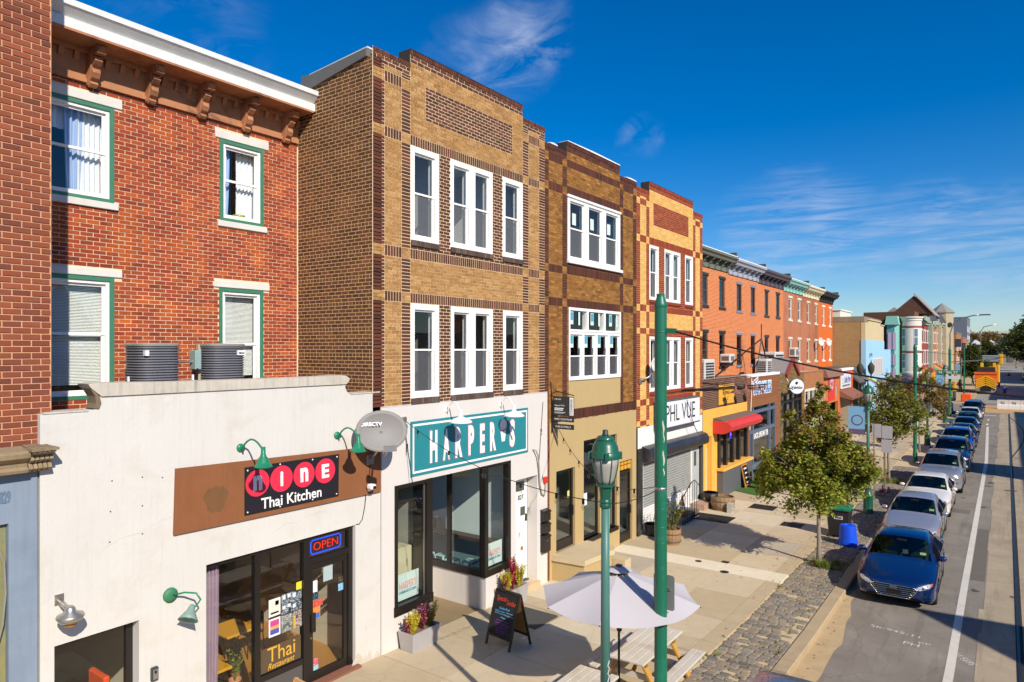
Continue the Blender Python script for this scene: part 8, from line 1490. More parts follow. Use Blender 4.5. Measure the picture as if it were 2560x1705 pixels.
def car(name, label, kind, paint, loc, L=4.57, W=1.8, H=None, grille='hex', rotz=0.0, simple=False, hi=False, roofrail=False):
    st = SEDAN if kind == 'sedan' else SUV; base = 1.45 if kind == 'sedan' else 1.67; sl, sw, sh_ = L / 4.57, W / 1.8 if kind == 'sedan' else W / 1.85, (H or base) / base
    st = [(a * sl, b * sw, c * sh_, d * sh_, e * sw, f) for a, b, c, d, e, f in st]; rows = catmull(st, 46 if not simple else 26); wb = 1.35 * sl; wr = .325 if kind == 'sedan' else .355; ar = wr + .055
    t = thing(name, label, 'car', loc, 'cars parked along the kerb', True); t.rotation_euler.z = rotz
    pts = []
    for (y, w, zb, zt, wt, zl) in rows:
        sec = [(0, zt + .025), (wt * .5, zt + .018), (wt * .86, zt + .004), (wt, zt - .018)]
        d_ = zt - zb
        sec += [(wt + (w * .965 - wt) * .36 + .012 * min(1, d_ * 3), zb + (zt - .018 - zb) * .66), (wt + (w * .965 - wt) * .72 + .008 * min(1, d_ * 3), zb + (zt - .018 - zb) * .31)]
        sec += [(w * .968, zb), (w * .995, zb - .07), (w, zb - .2 * (zb - zl)), (w * .985, zl + .45 * (zb - zl)), (w * 1.0, zl + .28 * (zb - zl)), (w * .985, zl + .12 * (zb - zl)), (w * .93, zl)]
        zlo = zl
        for wy in (-wb, wb):
            if abs(y - wy) < ar: zlo = max(zlo, wr + math.sqrt(ar * ar - (y - wy) ** 2))
        sec = [(x, max(z, zlo)) if k > 6 else (x, z) for k, (x, z) in enumerate(sec)]; pts.append((y, sec))
    n = len(pts[0][1]); ny = len(pts); V = []; idx = {}
    for i, (y, sec) in enumerate(pts):
        for k, (x, z) in enumerate(sec):
            idx[(i, k, 1)] = len(V); V.append((x, y, z))
            if k == 0: idx[(i, k, -1)] = idx[(i, k, 1)]
            else: idx[(i, k, -1)] = len(V); V.append((-x, y, z))
    ys = [p[0] for p in pts]; yc, yrf, yrr, yrd = st[6][0] + .02, st[8][0] + .02, st[12][0] - .02 if kind == 'sedan' else st[12][0], st[14][0] - .05; part = {}
    for i in range(ny - 1):
        ym = (ys[i] + ys[i + 1]) / 2
        for k in range(n - 1):
            for s_ in (1, -1):
                f = (idx[(i, k, s_)], idx[(i, k + 1, s_)], idx[(i + 1, k + 1, s_)], idx[(i + 1, k, s_)]); key = 'body'
                if k < 3 and yc < ym < yrf: key = 'windshield'
                elif k < 3 and yrr < ym < yrd: key = 'rear_window'
                elif k in (4, 5) or k == 3:
                    zt, zb = rows[i][3], rows[i][2]
                    a, b = st[7][0] - .12, st[12][0] + (.18 if kind == 'sedan' else .1)
                    if k in (4, 5) and a + (.0 if k == 5 else .16) < ym < b - (.0 if k == 5 else .14) and zt - zb > .22: key = ('side_window', s_, 0 if ym < .28 else 1) if abs(ym - .28) > .04 else 'body'
                if f[0] == f[3] and f[1] == f[2]: continue
                part.setdefault(key, []).append(f)
    caps = []
    for i in (0, ny - 1):
        for k in range(1, n - 1): caps.append((idx[(i, k, 1)], idx[(i, k + 1, 1)], idx[(i, k + 1, -1)], idx[(i, k, -1)]))
        caps.append((idx[(i, 0, 1)], idx[(i, 1, 1)], idx[(i, 1, -1)]))
    part['body'] += caps
    def sub(faces):
        used = sorted({v for f in faces for v in f}); mp = {v: j for j, v in enumerate(used)}; m = MB(); fs = []
        for f in faces:
            g = []
            for v in f:
                if not g or mp[v] != g[-1]: g.append(mp[v])
            if len(set(g)) > 2: fs.append(tuple(dict.fromkeys(g)))
        return m.add([V[v] for v in used], fs)
    body = sub(part['body']).build('body', paint, t, smooth=True, auto=42)
    for key, fs in part.items():
        if key == 'body': continue
        sub(fs).build(key if isinstance(key, str) else key[0], M_carglass, t, smooth=True)
    # interior, underbody
    ri, hz = st[10][4], st[8][2]; top = st[10][3]
    MB().box(-.8 * sw, .8 * sw, -2.0 * sl, 2.0 * sl, .22, .34).build('underbody', M_trim, t); MB().box(-.66 * sw, .66 * sw, yc - .15, yrd - .3, .34, .45).build('cabin_floor', M_int, t)
    MB().prism([(yc - .3, hz - .22), (yc + .35, hz - .02), (yc + .55, hz - .1), (yc + .5, hz - .4), (yc - .3, hz - .4)], 'x', -.76 * sw, .76 * sw).build('dashboard', M_int, t)
    for x in (-.36, .36):
        for yy, hh in ((.25 * sl, .38), (1.05 * sl, .3)): MB().bbox(x - .25, x + .25, yy - .1, yy + .14, .45, hz + hh * .55, .06).bbox(x - .13, x + .13, yy + .05, yy + .14, hz + hh * .55, min(hz + hh * .95, top - .12), .04).bbox(x - .25, x + .25, yy - .55, yy, .45, .62, .05).build('seat', M_seat, t)
    if not simple:
        q = Matrix.Rotation(.45, 3, 'X'); MB().tube([Vector((.36, yc + .72, hz - .02)) + q @ Vector((.18 * cos(a), 0, .18 * sin(a))) for a in [k * pi / 10 for k in range(21)]], .017, 6).build('steering_wheel', M_trim, t)
        MB().bbox(-.12, .12, yrf - .2, yrf - .16, top - .16, top - .09, .01).build('mirror', M_trim, t)
        for x0, x1 in ((-.55, .1), (.05, .62)): MB().beam((x0, yc + .03, rows[0][3] * 0 + st[6][3] + .035), (x1, yc + .08, st[6][3] + .045), .02, .015).build('wiper', M_trim, t)
        MB().box(.48, .62, yc + .12, yc + .14, st[6][3] + .09, st[6][3] + .15).build('sticker', mat('insp_sticker', '#a9c98a', .6), t)
    # wheels
    for sx in (-1, 1):
        for wy in (-wb, wb):
            xo = sx * (st[5][1] - .12); ax = Matrix.Rotation(pi / 2, 3, 'Y'); c = (xo, wy, wr)
            ty = MB().lathe([(wr * .62, -.1), (wr * .95, -.1), (wr, -.07), (wr, .07), (wr * .95, .1), (wr * .62, .1)], c, 24, ax).build('wheel', M_tyre, t, smooth=True, auto=40)
            m = MB(); m.lathe([(wr * .64, .085 * sx), (wr * .6, .10 * sx), (wr * .56, .08 * sx)], c, 24, ax)
            for k in range(5): a = 2 * pi * k / 5; p = Vector(c) + Vector((sx * .085, 0, 0)); m.beam(p, p + Vector((0, cos(a) * wr * .6, sin(a) * wr * .6)), .06, .02, (1, 0, 0))
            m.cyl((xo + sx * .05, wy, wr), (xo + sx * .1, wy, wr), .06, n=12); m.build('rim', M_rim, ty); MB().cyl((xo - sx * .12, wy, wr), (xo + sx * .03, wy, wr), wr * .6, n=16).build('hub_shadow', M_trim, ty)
    # mirrors
    for sx in (-1, 1): mx = st[6][1] * .95; MB().bbox(min(sx * mx, sx * (mx + .2)), max(sx * mx, sx * (mx + .2)), yc + .28, yc + .42, hz + .02, hz + .16, .045).build('door_mirror', paint, t, smooth=True)
    for sx in (-1, 1): MB().beam((sx * st[6][1] * .86, yc + .36, hz + .03), (sx * st[6][1] * .99, yc + .36, hz + .06), .08, .05).build('mirror_stem', M_trim, t)
    # front details projected on the body
    from mathutils.bvhtree import BVHTree
    bvh = BVHTree.FromPolygons([Vector(v) for v in V], [f for f in part['body'] if len(set(f)) > 2])
    def patch(nm, poly, mt, off=.006, par=None, res=7, rear=False, mirror=False):
        for sx in ((1, -1) if mirror else (1,)):
            m = MB(); P2 = [(x * sx, z) for x, z in poly]; k = len(P2); cxp = sum(p[0] for p in P2) / k; czp = sum(p[1] for p in P2) / k; rings = []
            for r in (1, .66, .33):
                for i in range(k):
                    for q in range(res):
                        u = q / res; x = P2[i][0] * (1 - u) + P2[(i + 1) % k][0] * u; z = P2[i][1] * (1 - u) + P2[(i + 1) % k][1] * u; rings.append((cxp + (x - cxp) * r, czp + (z - czp) * r))
            rings.append((cxp, czp)); vs = []
            for x, z in rings:
                h = bvh.ray_cast(Vector((x, 6 if rear else -6, z)), Vector((0, -1 if rear else 1, 0)))[0]; y = h.y if h else (-L / 2 if not rear else L / 2) * .94; vs.append((x, y + (off if rear else -off), z))
            nn = k * res; fs = [(a * nn + i, a * nn + (i + 1) % nn, (a + 1) * nn + (i + 1) % nn, (a + 1) * nn + i) for a in range(2) for i in range(nn)] + [(2 * nn + i, 2 * nn + (i + 1) % nn, 3 * nn) for i in range(nn)]
            o = m.add(vs, fs).build(nm, mt, t, smooth=True)
        return o
    s = sh_; z0 = .0 if kind == 'sedan' else .14
    def Z(v): return v * s + z0 * 0 + (z0 if v > .3 else z0 * .5)
    patch('headlight', [(.46, Z(.57)), (.60, Z(.55)), (.80, Z(.62)), (.855, Z(.70)), (.74, Z(.70)), (.56, Z(.635))], M_lens, .008, mirror=True)
    if not simple:
        patch('headlight_surround', [(.43, Z(.555)), (.60, Z(.535)), (.82, Z(.61)), (.87, Z(.715)), (.74, Z(.715)), (.54, Z(.645))], M_trim, .004, mirror=True); patch('projector', [(.63, Z(.585)), (.68, Z(.585)), (.69, Z(.635)), (.64, Z(.635))], M_chrome, .014, mirror=True); patch('projector', [(.71, Z(.605)), (.76, Z(.61)), (.77, Z(.655)), (.72, Z(.65))], M_chrome, .014, mirror=True); patch('turn_signal', [(.80, Z(.635)), (.845, Z(.655)), (.86, Z(.705)), (.82, Z(.70))], M_amber, .012, mirror=True)
    def along(nm, pl, mt, r, off):
        P_ = []
        for (x0, za), (x1, zb_) in zip(pl, pl[1:]):
            for q in range(7): u = q / 6; x = x0 + (x1 - x0) * u; z = za + (zb_ - za) * u; h = bvh.ray_cast(Vector((x, -6, z)), Vector((0, 1, 0)))[0]; P_.append((x, (h.y if h else -L / 2) - off, z))
        MB().tube(P_, r, 6).build(nm, mt, t, smooth=True)
    if grille == 'hex':
        gp = [(-.54, Z(.535)), (-.45, Z(.61)), (.45, Z(.61)), (.54, Z(.535)), (.36, Z(.31)), (-.36, Z(.31))]; patch('grille', gp, M_grl, .012, res=10); along('grille_frame', gp + gp[:1], M_chrome, .014, .018)
        for k in range(5): v = .355 + k * .05; w_ = .36 + .18 * (v - .31) / .225 - .02; along('grille_slat', [(-w_, Z(v)), (0, Z(v) - .004), (w_, Z(v))], M_chrome, .009, .02)
        patch('number_plate', [(-.17, Z(.365)), (.17, Z(.365)), (.17, Z(.47)), (-.17, Z(.47))], M_trim, .04)
    elif grille == 'slim': patch('grille', [(-.38, Z(.60)), (-.34, Z(.65)), (.34, Z(.65)), (.38, Z(.60)), (.3, Z(.56)), (-.3, Z(.56))], M_grl, .01, res=10); patch('grille_slat', [(-.34, Z(.60)), (.34, Z(.60)), (.34, Z(.615)), (-.34, Z(.615))], M_chrome, .02); patch('lower_grille', [(-.55, Z(.30)), (.55, Z(.30)), (.5, Z(.39)), (-.5, Z(.39))], M_grl, .008, res=10)
    elif grille == 'bars': patch('grille', [(-.5, Z(.58)), (.5, Z(.58)), (.46, Z(.42)), (-.46, Z(.42))], M_grl, .01, res=10); [patch('grille_slat', [(-.48, Z(.44 + k * .05)), (.48, Z(.44 + k * .05)), (.48, Z(.455 + k * .05)), (-.48, Z(.455 + k * .05))], M_chrome, .02) for k in range(3)]; patch('lower_grille', [(-.5, Z(.28)), (.5, Z(.28)), (.45, Z(.35)), (-.45, Z(.35))], M_grl, .008)
    patch('fog_lamp', [(.62, Z(.37)), (.74, Z(.40)), (.78, Z(.45)), (.64, Z(.41))], M_trim if not simple else M_grl, .008, mirror=True)
    if hi:
        patch('bumper_lip', [(-.72, Z(.235)), (.72, Z(.235)), (.76, Z(.27)), (-.76, Z(.27))], M_trim, .008, res=10)
        c = bvh.ray_cast(Vector((0, -6, Z(.565))), Vector((0, 1, 0)))[0]; em = Vector((0, c.y - .045, Z(.567)))
        MB().tube([em + Vector((.075 * cos(a), 0, .04 * sin(a))) for a in [k * pi / 12 for k in range(25)]], .007, 6).build('emblem_ring', M_chrome, t); m = MB()
        for x in (-.028, .028): m.beam(em + Vector((x - .008, 0, -.03)), em + Vector((x + .012, 0, .03)), .014, .01, (0, 1, 0))
        m.beam(em + Vector((-.03, 0, -.005)), em + Vector((.03, 0, .008)), .012, .01, (0, 1, 0)); m.build('emblem', M_chrome, t)
        for sx in (-1, 1): patch('chrome_strip', [(sx * .6, Z(.285)), (sx * .8, Z(.31)), (sx * .8, Z(.325)), (sx * .6, Z(.30))], M_chrome, .012)
    if roofrail:
        for sx in (-1, 1): MB().tube([(sx * st[10][4] * .98, -.1, top - .0), (sx * st[10][4] * 1.0, 0.05, top + .06), (sx * st[10][4] * 1.0, 1.2, top + .05), (sx * st[10][4] * .98, 1.4, top - .02)], .018).build('roof_rail', M_chrome, t)
    # side: door handles and sill trim
    for sx in (-1, 1):
        for yy in (.05, .95): MB().bbox(min(sx * (st[8][1] - .005), sx * (st[8][1] + .025)), max(sx * (st[8][1] - .005), sx * (st[8][1] + .025)), yy * sl, yy * sl + .2, hz - .16, hz - .12, .008).build('door_handle', paint, t)
        MB().box(min(sx * st[8][1] * .9, sx * st[8][1] * .99), max(sx * st[8][1] * .9, sx * st[8][1] * .99), -wb + ar + .02, wb - ar - .02, .19, .27).build('side_sill', M_trim, t)
        for yy in (-.62 * sl, .3 * sl, 1.12 * sl): MB().box(min(sx * (st[8][1] - .004), sx * (st[8][1] + .0035)), max(sx * (st[8][1] - .004), sx * (st[8][1] + .0035)), yy, yy + .006, .3, hz - .05).build('door_seam', M_trim, t)
    patch('tail_light', [(.5, Z(.72)), (.82, Z(.74)), (.82, Z(.86)), (.6, Z(.84))], mat('tail_red', '#a01810', .3), .008, mirror=True, rear=True)
    return t
def rz(y): return RD(y)
car('parked_car', 'metallic blue sedan with chrome hexagonal grille, nearest in the row', 'sedan', carpaint('paint_blue', '#0a2e66', .45), (8.1, 22.5, rz(20)), W=1.87, hi=True, rotz=.012)
car('parked_car', 'silver sedan directly behind the nearest blue sedan', 'sedan', carpaint('paint_silver', '#a9acb6', .5), (7.85, 28.6, rz(28)), L=4.45, W=1.74, grille='slim')
car('parked_car', 'white sedan with oval headlights, third in the row', 'sedan', carpaint('paint_white', '#dedbd5', .0), (7.85, 33.9, rz(30)), L=4.6, W=1.76, H=1.42, grille='slim')
car('parked_car', 'silver compact suv with barred grille behind the white sedan', 'suv', carpaint('paint_silver2', '#a3a5a8', .5), (7.95, 39.6, rz(40)), L=4.5, W=1.86, grille='hex')
car('parked_car', 'dark navy suv behind the silver suv', 'suv', carpaint('paint_navy', '#12284e', .3), (8.0, 46.3, rz(46)), L=4.55, W=1.88, grille='bars')
car('parked_car', 'bright blue suv with roof rails in the middle of the row', 'suv', carpaint('paint_blue2', '#1a3f94', .3), (7.95, 52.4, rz(52)), L=4.6, W=1.86, grille='bars', roofrail=True)
car('parked_car', 'black sedan just behind the bright blue suv', 'sedan', carpaint('paint_black', '#17181c', .2), (8.0, 57.9, rz(58)), grille='slim', simple=True)
car('parked_car', 'dark blue sedan farther along the row', 'sedan', carpaint('paint_dkblue', '#182c58', .3), (7.95, 63.7, rz(63)), grille='bars', simple=True); car('parked_car', 'dark grey sedan near the end of the row', 'sedan', carpaint('paint_dkgrey', '#23262c', .3), (7.9, 69.2, rz(69)), grille='slim', simple=True)
car('parked_car', 'white sedan near the far end of the row', 'sedan', carpaint('paint_white', '#dedbd5'), (7.85, 74.8, rz(74)), grille='slim', simple=True); car('parked_car', 'charcoal suv, second to last before the crossing', 'suv', carpaint('paint_char', '#2a2f38', .3), (7.85, 80.4, rz(80)), grille='bars', simple=True); car('parked_car', 'black sedan last in the row before the crossing', 'sedan', carpaint('paint_black', '#17181c', .2), (7.8, 86.0, rz(86)), grille='bars', simple=True)
car('parked_car', 'grey-blue suv roof cut off at the bottom edge of the picture', 'suv', carpaint('paint_navy2', '#6a7484', .3), (8.05, 9.0, rz(9)), L=4.6, W=1.86, H=1.6, grille='bars', simple=True)
car('parked_car', 'dark suv parked at the far right side of the street', 'suv', carpaint('paint_char', '#2a2f38', .3), (14.2, 185, rz(99)), grille='bars', simple=True)
# ================================================================ TREES
def treeleaf(name, lo, hi, z0, z1, warm):
    """leaf colour drawn per leaf; more russet towards the top, as the maple turns"""
    if name in MATS: return MATS[name]
    b = NB(name); g = b.n('ShaderNodeNewGeometry'); r = g.outputs['Random Per Island']; z = b.n('ShaderNodeSeparateXYZ', {0: g.outputs['Position']}).outputs[2]
    a = b.ramp(r, [(i / (len(lo) - 1), hx(c)) for i, c in enumerate(lo)]); w = b.ramp(r, [(i / (len(hi) - 1), hx(c)) for i, c in enumerate(hi)])
    h = b.n('ShaderNodeMapRange', {'Value': z, 'From Min': z0, 'From Max': z1}).outputs[0]; r2 = b.math('FRACT', b.math('MULTIPLY', r, 37.3)); big = b.noise(g.outputs['Position'], 1.3, 3)
    c = b.mix(b.math('GREATER_THAN', b.math('ADD', b.math('MULTIPLY', h, warm), b.math('MULTIPLY', b.math('SUBTRACT', big, .5), .9)), r2), a, w)
    p = b.n('ShaderNodeBsdfPrincipled', {'Base Color': c, 'Roughness': .5, 'Specular IOR Level': .4}); t = b.n('ShaderNodeBsdfTranslucent', {'Color': c}); ms = b.n('ShaderNodeMixShader', {0: .38, 1: p.outputs[0], 2: t.outputs[0]}); b.t.links.new(ms.outputs[0], b.out.inputs[0]); MATS[name] = b.m; return b.m
M_bark = mat('bark', '#8f8378', .9, var=.25, scale=9, streak=.4, bump=.8, bscale=30)
def leafshape(m, p, d, up, l, rn):
    s_ = d.cross(up).normalized(); w = l * .5; c = p + d * l * .5; n = d.cross(s_) * l * .12
    m.add([p, p + d * l * .35 + s_ * w * .95 + n, p + d * l * .55 + s_ * w * .35, p + d * l + n * -1, p + d * l * .55 - s_ * w * .35, p + d * l * .35 - s_ * w * .95 + n], [(0, 1, 2), (0, 2, 3), (0, 3, 4), (0, 4, 5)])
def tree(label, x, y, h, blobs, nleaf, leaf, mt, trunk_h, tr=.07, seed=1, grp=None, z0=None, name='street_tree', lean=(0, 0)):
    rn = random.Random(seed); z0 = S(y) - .02 if z0 is None else z0; t = thing(name, label, 'tree', (x, y, z0), grp); m = MB(); top = Vector((x + lean[0], y + lean[1], z0 + trunk_h))
    pts = [Vector((x, y, z0)).lerp(top, k / 5) + Vector((rn.uniform(-.02, .02), rn.uniform(-.02, .02), 0)) * (k > 0) * tr * 10 for k in range(6)]; m.tube(pts, [tr * 1.35] + [tr * (1 - .08 * k) for k in range(1, 6)], 10)
    nodes = []
    for (bx, by, bz, br) in blobs:
        c = Vector((x + bx, y + by, z0 + bz)); s0 = pts[-1] - Vector((0, 0, rn.uniform(0, .25) * trunk_h * .4)); mid = s0.lerp(c, .5) + Vector((rn.uniform(-.12, .12), rn.uniform(-.12, .12), rn.uniform(-.05, .2))) * br; m.tube([s0, mid, c], [tr * .5, tr * .32, tr * .12], 6)
        for k in range(7): d = Vector((rn.gauss(0, 1), rn.gauss(0, 1), rn.gauss(.2, .8))).normalized() * br * rn.uniform(.6, 1.05); e = c + d; m.tube([mid.lerp(c, rn.uniform(.3, 1)), c + d * .5 + Vector((0, 0, .04 * br)), e], [tr * .16, tr * .1, tr * .04], 4); nodes.append((e, br)); nodes.append((c + d * .6, br))
    m.build('trunk', M_bark, t, smooth=True); lf = MB(); tot = sum(b[3] ** 2 for b in blobs)
    for (bx, by, bz, br) in blobs:
        c = Vector((x + bx, y + by, z0 + bz)); n = int(nleaf * br ** 2 / tot); k = 0; cl = [c + Vector((rn.gauss(0, 1), rn.gauss(0, 1), rn.gauss(0, .9))).normalized() * br * rn.uniform(.45, 1.0) for _ in range(max(6, int(10 * br / .5)))]
        while k < n:
            q = rn.choice(cl); sp = br * .2; p = q + Vector((rn.gauss(0, sp), rn.gauss(0, sp), rn.gauss(0, sp * .8))); d = Vector((rn.gauss(0, 1), rn.gauss(0, 1), rn.gauss(-.5, .6))).normalized(); up = Vector((rn.gauss(0, .5), rn.gauss(0, .5), 1)).normalized(); leafshape(lf, p, d, up, leaf * rn.uniform(.6, 1.25), rn); k += 1
    o = lf.build('crown', mt, t); return t
LA = treeleaf('maple_leaves', ['#6b7d26', '#93a032', '#b0b842', '#55661e', '#c2bc46', '#7f8e2a'], ['#8a6238', '#9c7040', '#7a4e36', '#a88444', '#86502f'], 2.2, 5.6, .62)
LB = treeleaf('maple_leaves_far', ['#66722a', '#858a30', '#a09c3c', '#5a6422'], ['#a87c30', '#8f6430', '#a08a3a'], 1.5, 6.5, .35); LC = treeleaf('autumn_leaves', ['#7a6a28', '#8f7a30', '#6d6a28'], ['#a8783a', '#96683a', '#b08a4a'], 1, 6, .5); LD = treeleaf('green_leaves', ['#3c4c1c', '#4f5c20', '#5d6a26', '#33421a'], ['#7a7030', '#6d6a2c'], 2, 9, .25)
nb = []; rn = random.Random(17)
shape = [(0, 0, 2.6, .75), (-.75, -.2, 2.35, .72), (.72, .2, 2.45, .72), (-1.15, .1, 2.75, .55), (1.1, -.05, 2.9, .58), (.1, -.7, 2.5, .7), (-.1, .75, 2.5, .7), (-.55, -.6, 2.95, .6), (.55, .5, 3.05, .6), (.5, -.6, 3.0, .6), (-.45, .5, 3.1, .6), (0, 0, 3.35, .7), (-.85, -.3, 3.2, .45), (.95, .1, 3.35, .42), (-.3, -.25, 3.85, .5), (.3, .1, 3.95, .5), (.1, .1, 4.4, .4), (-.55, -.1, 4.1, .3), (.05, .05, 4.85, .3), (.12, .1, 5.2, .2), (-.7, .2, 3.65, .3), (.7, -.3, 3.75, .32), (-.6, -.2, 4.45, .18)]
tree('bushy maple turning russet at the top beside the bins', 5.85, 22.5, 5.4, [(a * 1.1 - .12, b * 1.05, c * 1.03 + .03, d * 1.06) for a, b, c, d in shape], 38000, .112, LA, 2.0, .075, 3, 'street trees')
s2_ = [(0, 0, 3.0, .95), (-.7, .1, 2.9, .8), (.75, -.1, 3.1, .8), (0, .7, 3.0, .8), (0, -.7, 3.2, .8), (-.4, 0, 3.9, .75), (.45, .1, 4.0, .75), (0, 0, 4.6, .6), (.1, 0, 5.2, .4), (-.9, 0, 3.6, .5), (.95, 0, 3.7, .5), (.05, 0, 2.4, .7)]
tree('green and gold street tree behind the parking signs', 5.75, 38.6, 5.6, [(a * 1.25, b, c, d) for a, b, c, d in s2_], 9000, .14, LB, 2.1, .075, 5, 'street trees')
tree('sparse golden street tree behind the second green pole', 6.0, 50.8, 5.5, [(-.9, 0, 2.9, .7), (.9, 0, 3.4, .8), (0, .4, 3.8, .8), (-.6, 0, 4.2, .6), (1.2, 0, 4.2, .6), (.5, 0, 4.9, .5), (0, 0, 5.4, .3), (1.1, 0, 2.6, .5), (-1.1, 0, 3.6, .5)], 4600, .14, LC, 2.1, .06, 7, 'street trees')
tree('round green tree beyond the crossing beside the truck', 5.6, 148, 8, [(0, 0, 3.2, 2.0), (.5, 0, 4.6, 2.0), (-.4, 0, 5.6, 1.6), (.2, 0, 6.8, 1.0), (1.2, 0, 3.4, 1.5), (-1.0, 0, 3.0, 1.3)], 5000, .4, LD, 2.2, .12, 9, 'far trees')
tree('dark green tree nearer the depot', 6.4, 215, 8, [(0, 0, 4, 2.4), (.6, 0, 6, 2.4), (-.8, 0, 5.2, 1.8), (0, 0, 8, 1.5)], 3500, .5, LD, 2.5, .15, 12, 'far trees')
for i, (x, y, s_, lb_, mt) in enumerate([(14.9, 210, 1.25, 'large green tree at the right edge of the street', LD), (16.5, 260, 1.7, 'tall green tree behind the right edge tree', LD), (13.5, 300, 1.35, 'green tree at the right before the depot', LD), (-2, 380, 1.6, 'russet tree beside the pale building', LC), (4, 390, 1.6, 'brown autumn tree in front of the pale building', LC), (13, 400, 1.5, 'olive tree beside the pale building', LD), (22, 410, 2.2, 'big green tree far right', LD)]):
    tree(lb_, x, y, 10, [(0, 0, 5 * s_, 2.6 * s_), (2.2 * s_, 0, 6 * s_, 2.2 * s_), (-2.2 * s_, 0, 5.6 * s_, 2.2 * s_), (0, 0, 8 * s_, 2.0 * s_), (1.2 * s_, 0, 7.4 * s_, 2.0 * s_), (-1.2 * s_, 0, 7 * s_, 1.8 * s_)], 3500, .55 * s_, mt, 4 * s_, .25, 20 + i, 'far trees', -.3)
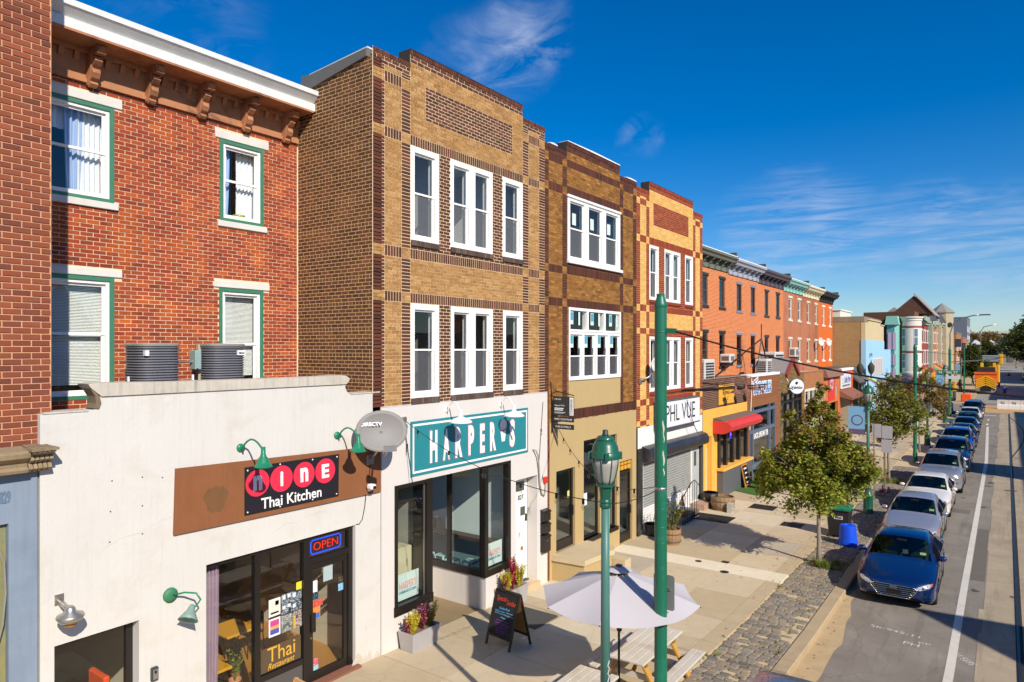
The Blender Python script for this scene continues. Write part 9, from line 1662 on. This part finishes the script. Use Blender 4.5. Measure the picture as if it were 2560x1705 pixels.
# ================================================================ PEOPLE (far away, small)
def person(label, x, y, top, legs, pose='walk', skin='#8a6650', hair='#241a16', face=0.0, zb=None, bike=None, cat='person'):
    z = (S(y) if zb is None else zb); t = thing('person', label, cat, (x, y, z), None, True); t.rotation_euler.z = face
    if pose == 'ride': J = {'pel': (0, .12, .98), 'chest': (0, -.12, 1.38), 'neck': (0, -.2, 1.52), 'head': (0, -.24, 1.66), 'kl': (.12, -.22, .78), 'kr': (-.12, -.2, .9), 'fl': (.12, -.02, .38), 'fr': (-.12, -.02, .58), 'tl': (.12, -.16, .36), 'tr': (-.12, -.16, .56), 'el': (.26, -.32, 1.18), 'er': (-.26, -.32, 1.18), 'hl': (.24, -.52, 1.08), 'hr': (-.24, -.52, 1.08)}
    else: J = {'pel': (0, 0, .95), 'chest': (0, -.01, 1.36), 'neck': (0, 0, 1.5), 'head': (0, -.02, 1.66), 'kl': (.1, -.14, .52), 'kr': (-.1, .06, .5), 'fl': (.1, -.2, .08), 'fr': (-.1, .28, .1), 'tl': (.1, -.34, .04), 'tr': (-.1, .16, .04), 'el': (.26, .08, 1.14), 'er': (-.26, -.08, 1.14), 'hl': (.25, -.02, .9), 'hr': (-.25, -.2, .92)}
    names = list(J); V = [J[k] for k in names] + [(.09, J['pel'][1], .93), (-.09, J['pel'][1], .93), (.17, J['chest'][1], 1.40), (-.17, J['chest'][1], 1.40)]; ix = {k: i for i, k in enumerate(names)}; hl_, hr_, sl2, sr2 = len(names), len(names) + 1, len(names) + 2, len(names) + 3
    Ed = [(ix['pel'], ix['chest']), (ix['chest'], ix['neck']), (ix['neck'], ix['head']), (ix['pel'], hl_), (ix['pel'], hr_), (hl_, ix['kl']), (ix['kl'], ix['fl']), (ix['fl'], ix['tl']), (hr_, ix['kr']), (ix['kr'], ix['fr']), (ix['fr'], ix['tr']), (ix['chest'], sl2), (sl2, ix['el']), (ix['el'], ix['hl']), (ix['chest'], sr2), (sr2, ix['er']), (ix['er'], ix['hr'])]
    R = {'pel': .15, 'chest': .17, 'neck': .06, 'head': .105, 'kl': .075, 'kr': .075, 'fl': .05, 'fr': .05, 'tl': .04, 'tr': .04, 'el': .05, 'er': .05, 'hl': .04, 'hr': .04}
    me = bpy.data.meshes.new('body'); me.from_pydata(V, Ed, []); o = link('body', me, t); sk = o.modifiers.new('skin', 'SKIN'); sub_ = o.modifiers.new('smooth', 'SUBSURF'); sub_.levels = 1; sub_.render_levels = 1
    for i, k in enumerate(names + ['h1', 'h2', 's1', 's2']): r = R.get(k, .1 if k[0] == 'h' else .075); me.skin_vertices[0].data[i].radius = (r, r); me.skin_vertices[0].data[i].use_root = (k == 'pel')
    b = NB('clothes'); zz = b.n('ShaderNodeSeparateXYZ', {0: b.n('ShaderNodeTexCoord').outputs['Object']}).outputs[2]; c = b.ramp(b.math('MULTIPLY', zz, .5), [(0, hx('#1a1a1a')), (.06, hx(legs)), (.47, hx(top)), (.745, hx(skin))], 'CONSTANT'); b.pbsdf(c, .8); me.materials.append(b.m)
    hd = J['head']; MB().lathe([(.0, .13), (.06, .12), (.1, .06), (.108, 0), (.1, -.05), (.08, -.06)], (hd[0], hd[1] + .015, hd[2] + .01), 12).build('hair', mat('hair_' + hair[1:], hair, .7), t, smooth=True); return t
def bicycle(label, x, y, zb):
    t = thing('bicycle', label, 'bicycle', (x, y, zb), None, True); R = .34; M_f = mat('bike_frame', '#2b2b2e', .4)
    for yy in (-.52, .52): MB().tube([(0, yy + R * cos(a), R + R * sin(a)) for a in [k * pi / 10 for k in range(21)]], .02, 6).build('wheel', M_tyre, t)
    m = MB(); [m.tube([a, b], .018, 6) for a, b in (((0, .52, R), (0, .05, .3)), ((0, .05, .3), (0, -.38, .8)), ((0, .22, .85), (0, -.38, .8)), ((0, .05, .3), (0, .22, .92)), ((0, .52, R), (0, .2, .8)), ((0, -.38, .8), (0, -.52, R)), ((0, -.38, .8), (0, -.4, 1.0)))]; m.build('frame', M_f, t); MB().tube([(-.26, -.48, 1.04), (0, -.4, 1.0), (.26, -.48, 1.04)], .015, 6).build('handlebar', M_f, t); MB().bbox(-.08, .08, .1, .36, .9, .96, .02).build('saddle', M_trim, t); return t
bicycle('bicycle ridden by the person in blue', 10.35, 115.4, -.25); person('person in a hooded blue jacket riding away down the street', 10.35, 115.4, '#1f3f8a', '#20233a', 'ride', hair='#16254e', face=pi, zb=-.25); [setattr(o, 'rotation_euler', (0, 0, pi)) for o in bpy.data.objects if o.get('label') == 'bicycle ridden by the person in blue']
bicycle('bicycle ridden by the far cyclist in dark clothes', 11.0, 180, -.25); person('far cyclist in dark top and white trousers', 11.0, 180, '#22242c', '#d5d2cc', 'ride', zb=-.25)
person('person in dark clothes walking by the far awnings', 3.2, 110, '#22242c', '#2a3550', face=.3); person('person in a maroon top on the far pavement', 4.6, 128, '#6d2a30', '#33302e', face=3.0); person('person in a black jacket near the signal pole', 4.4, 117, '#1c1d22', '#c9c4bc', face=2.8); person('person in a green top on the far pavement', 4.2, 140, '#6a8a4a', '#2e2c2a', face=3.1)
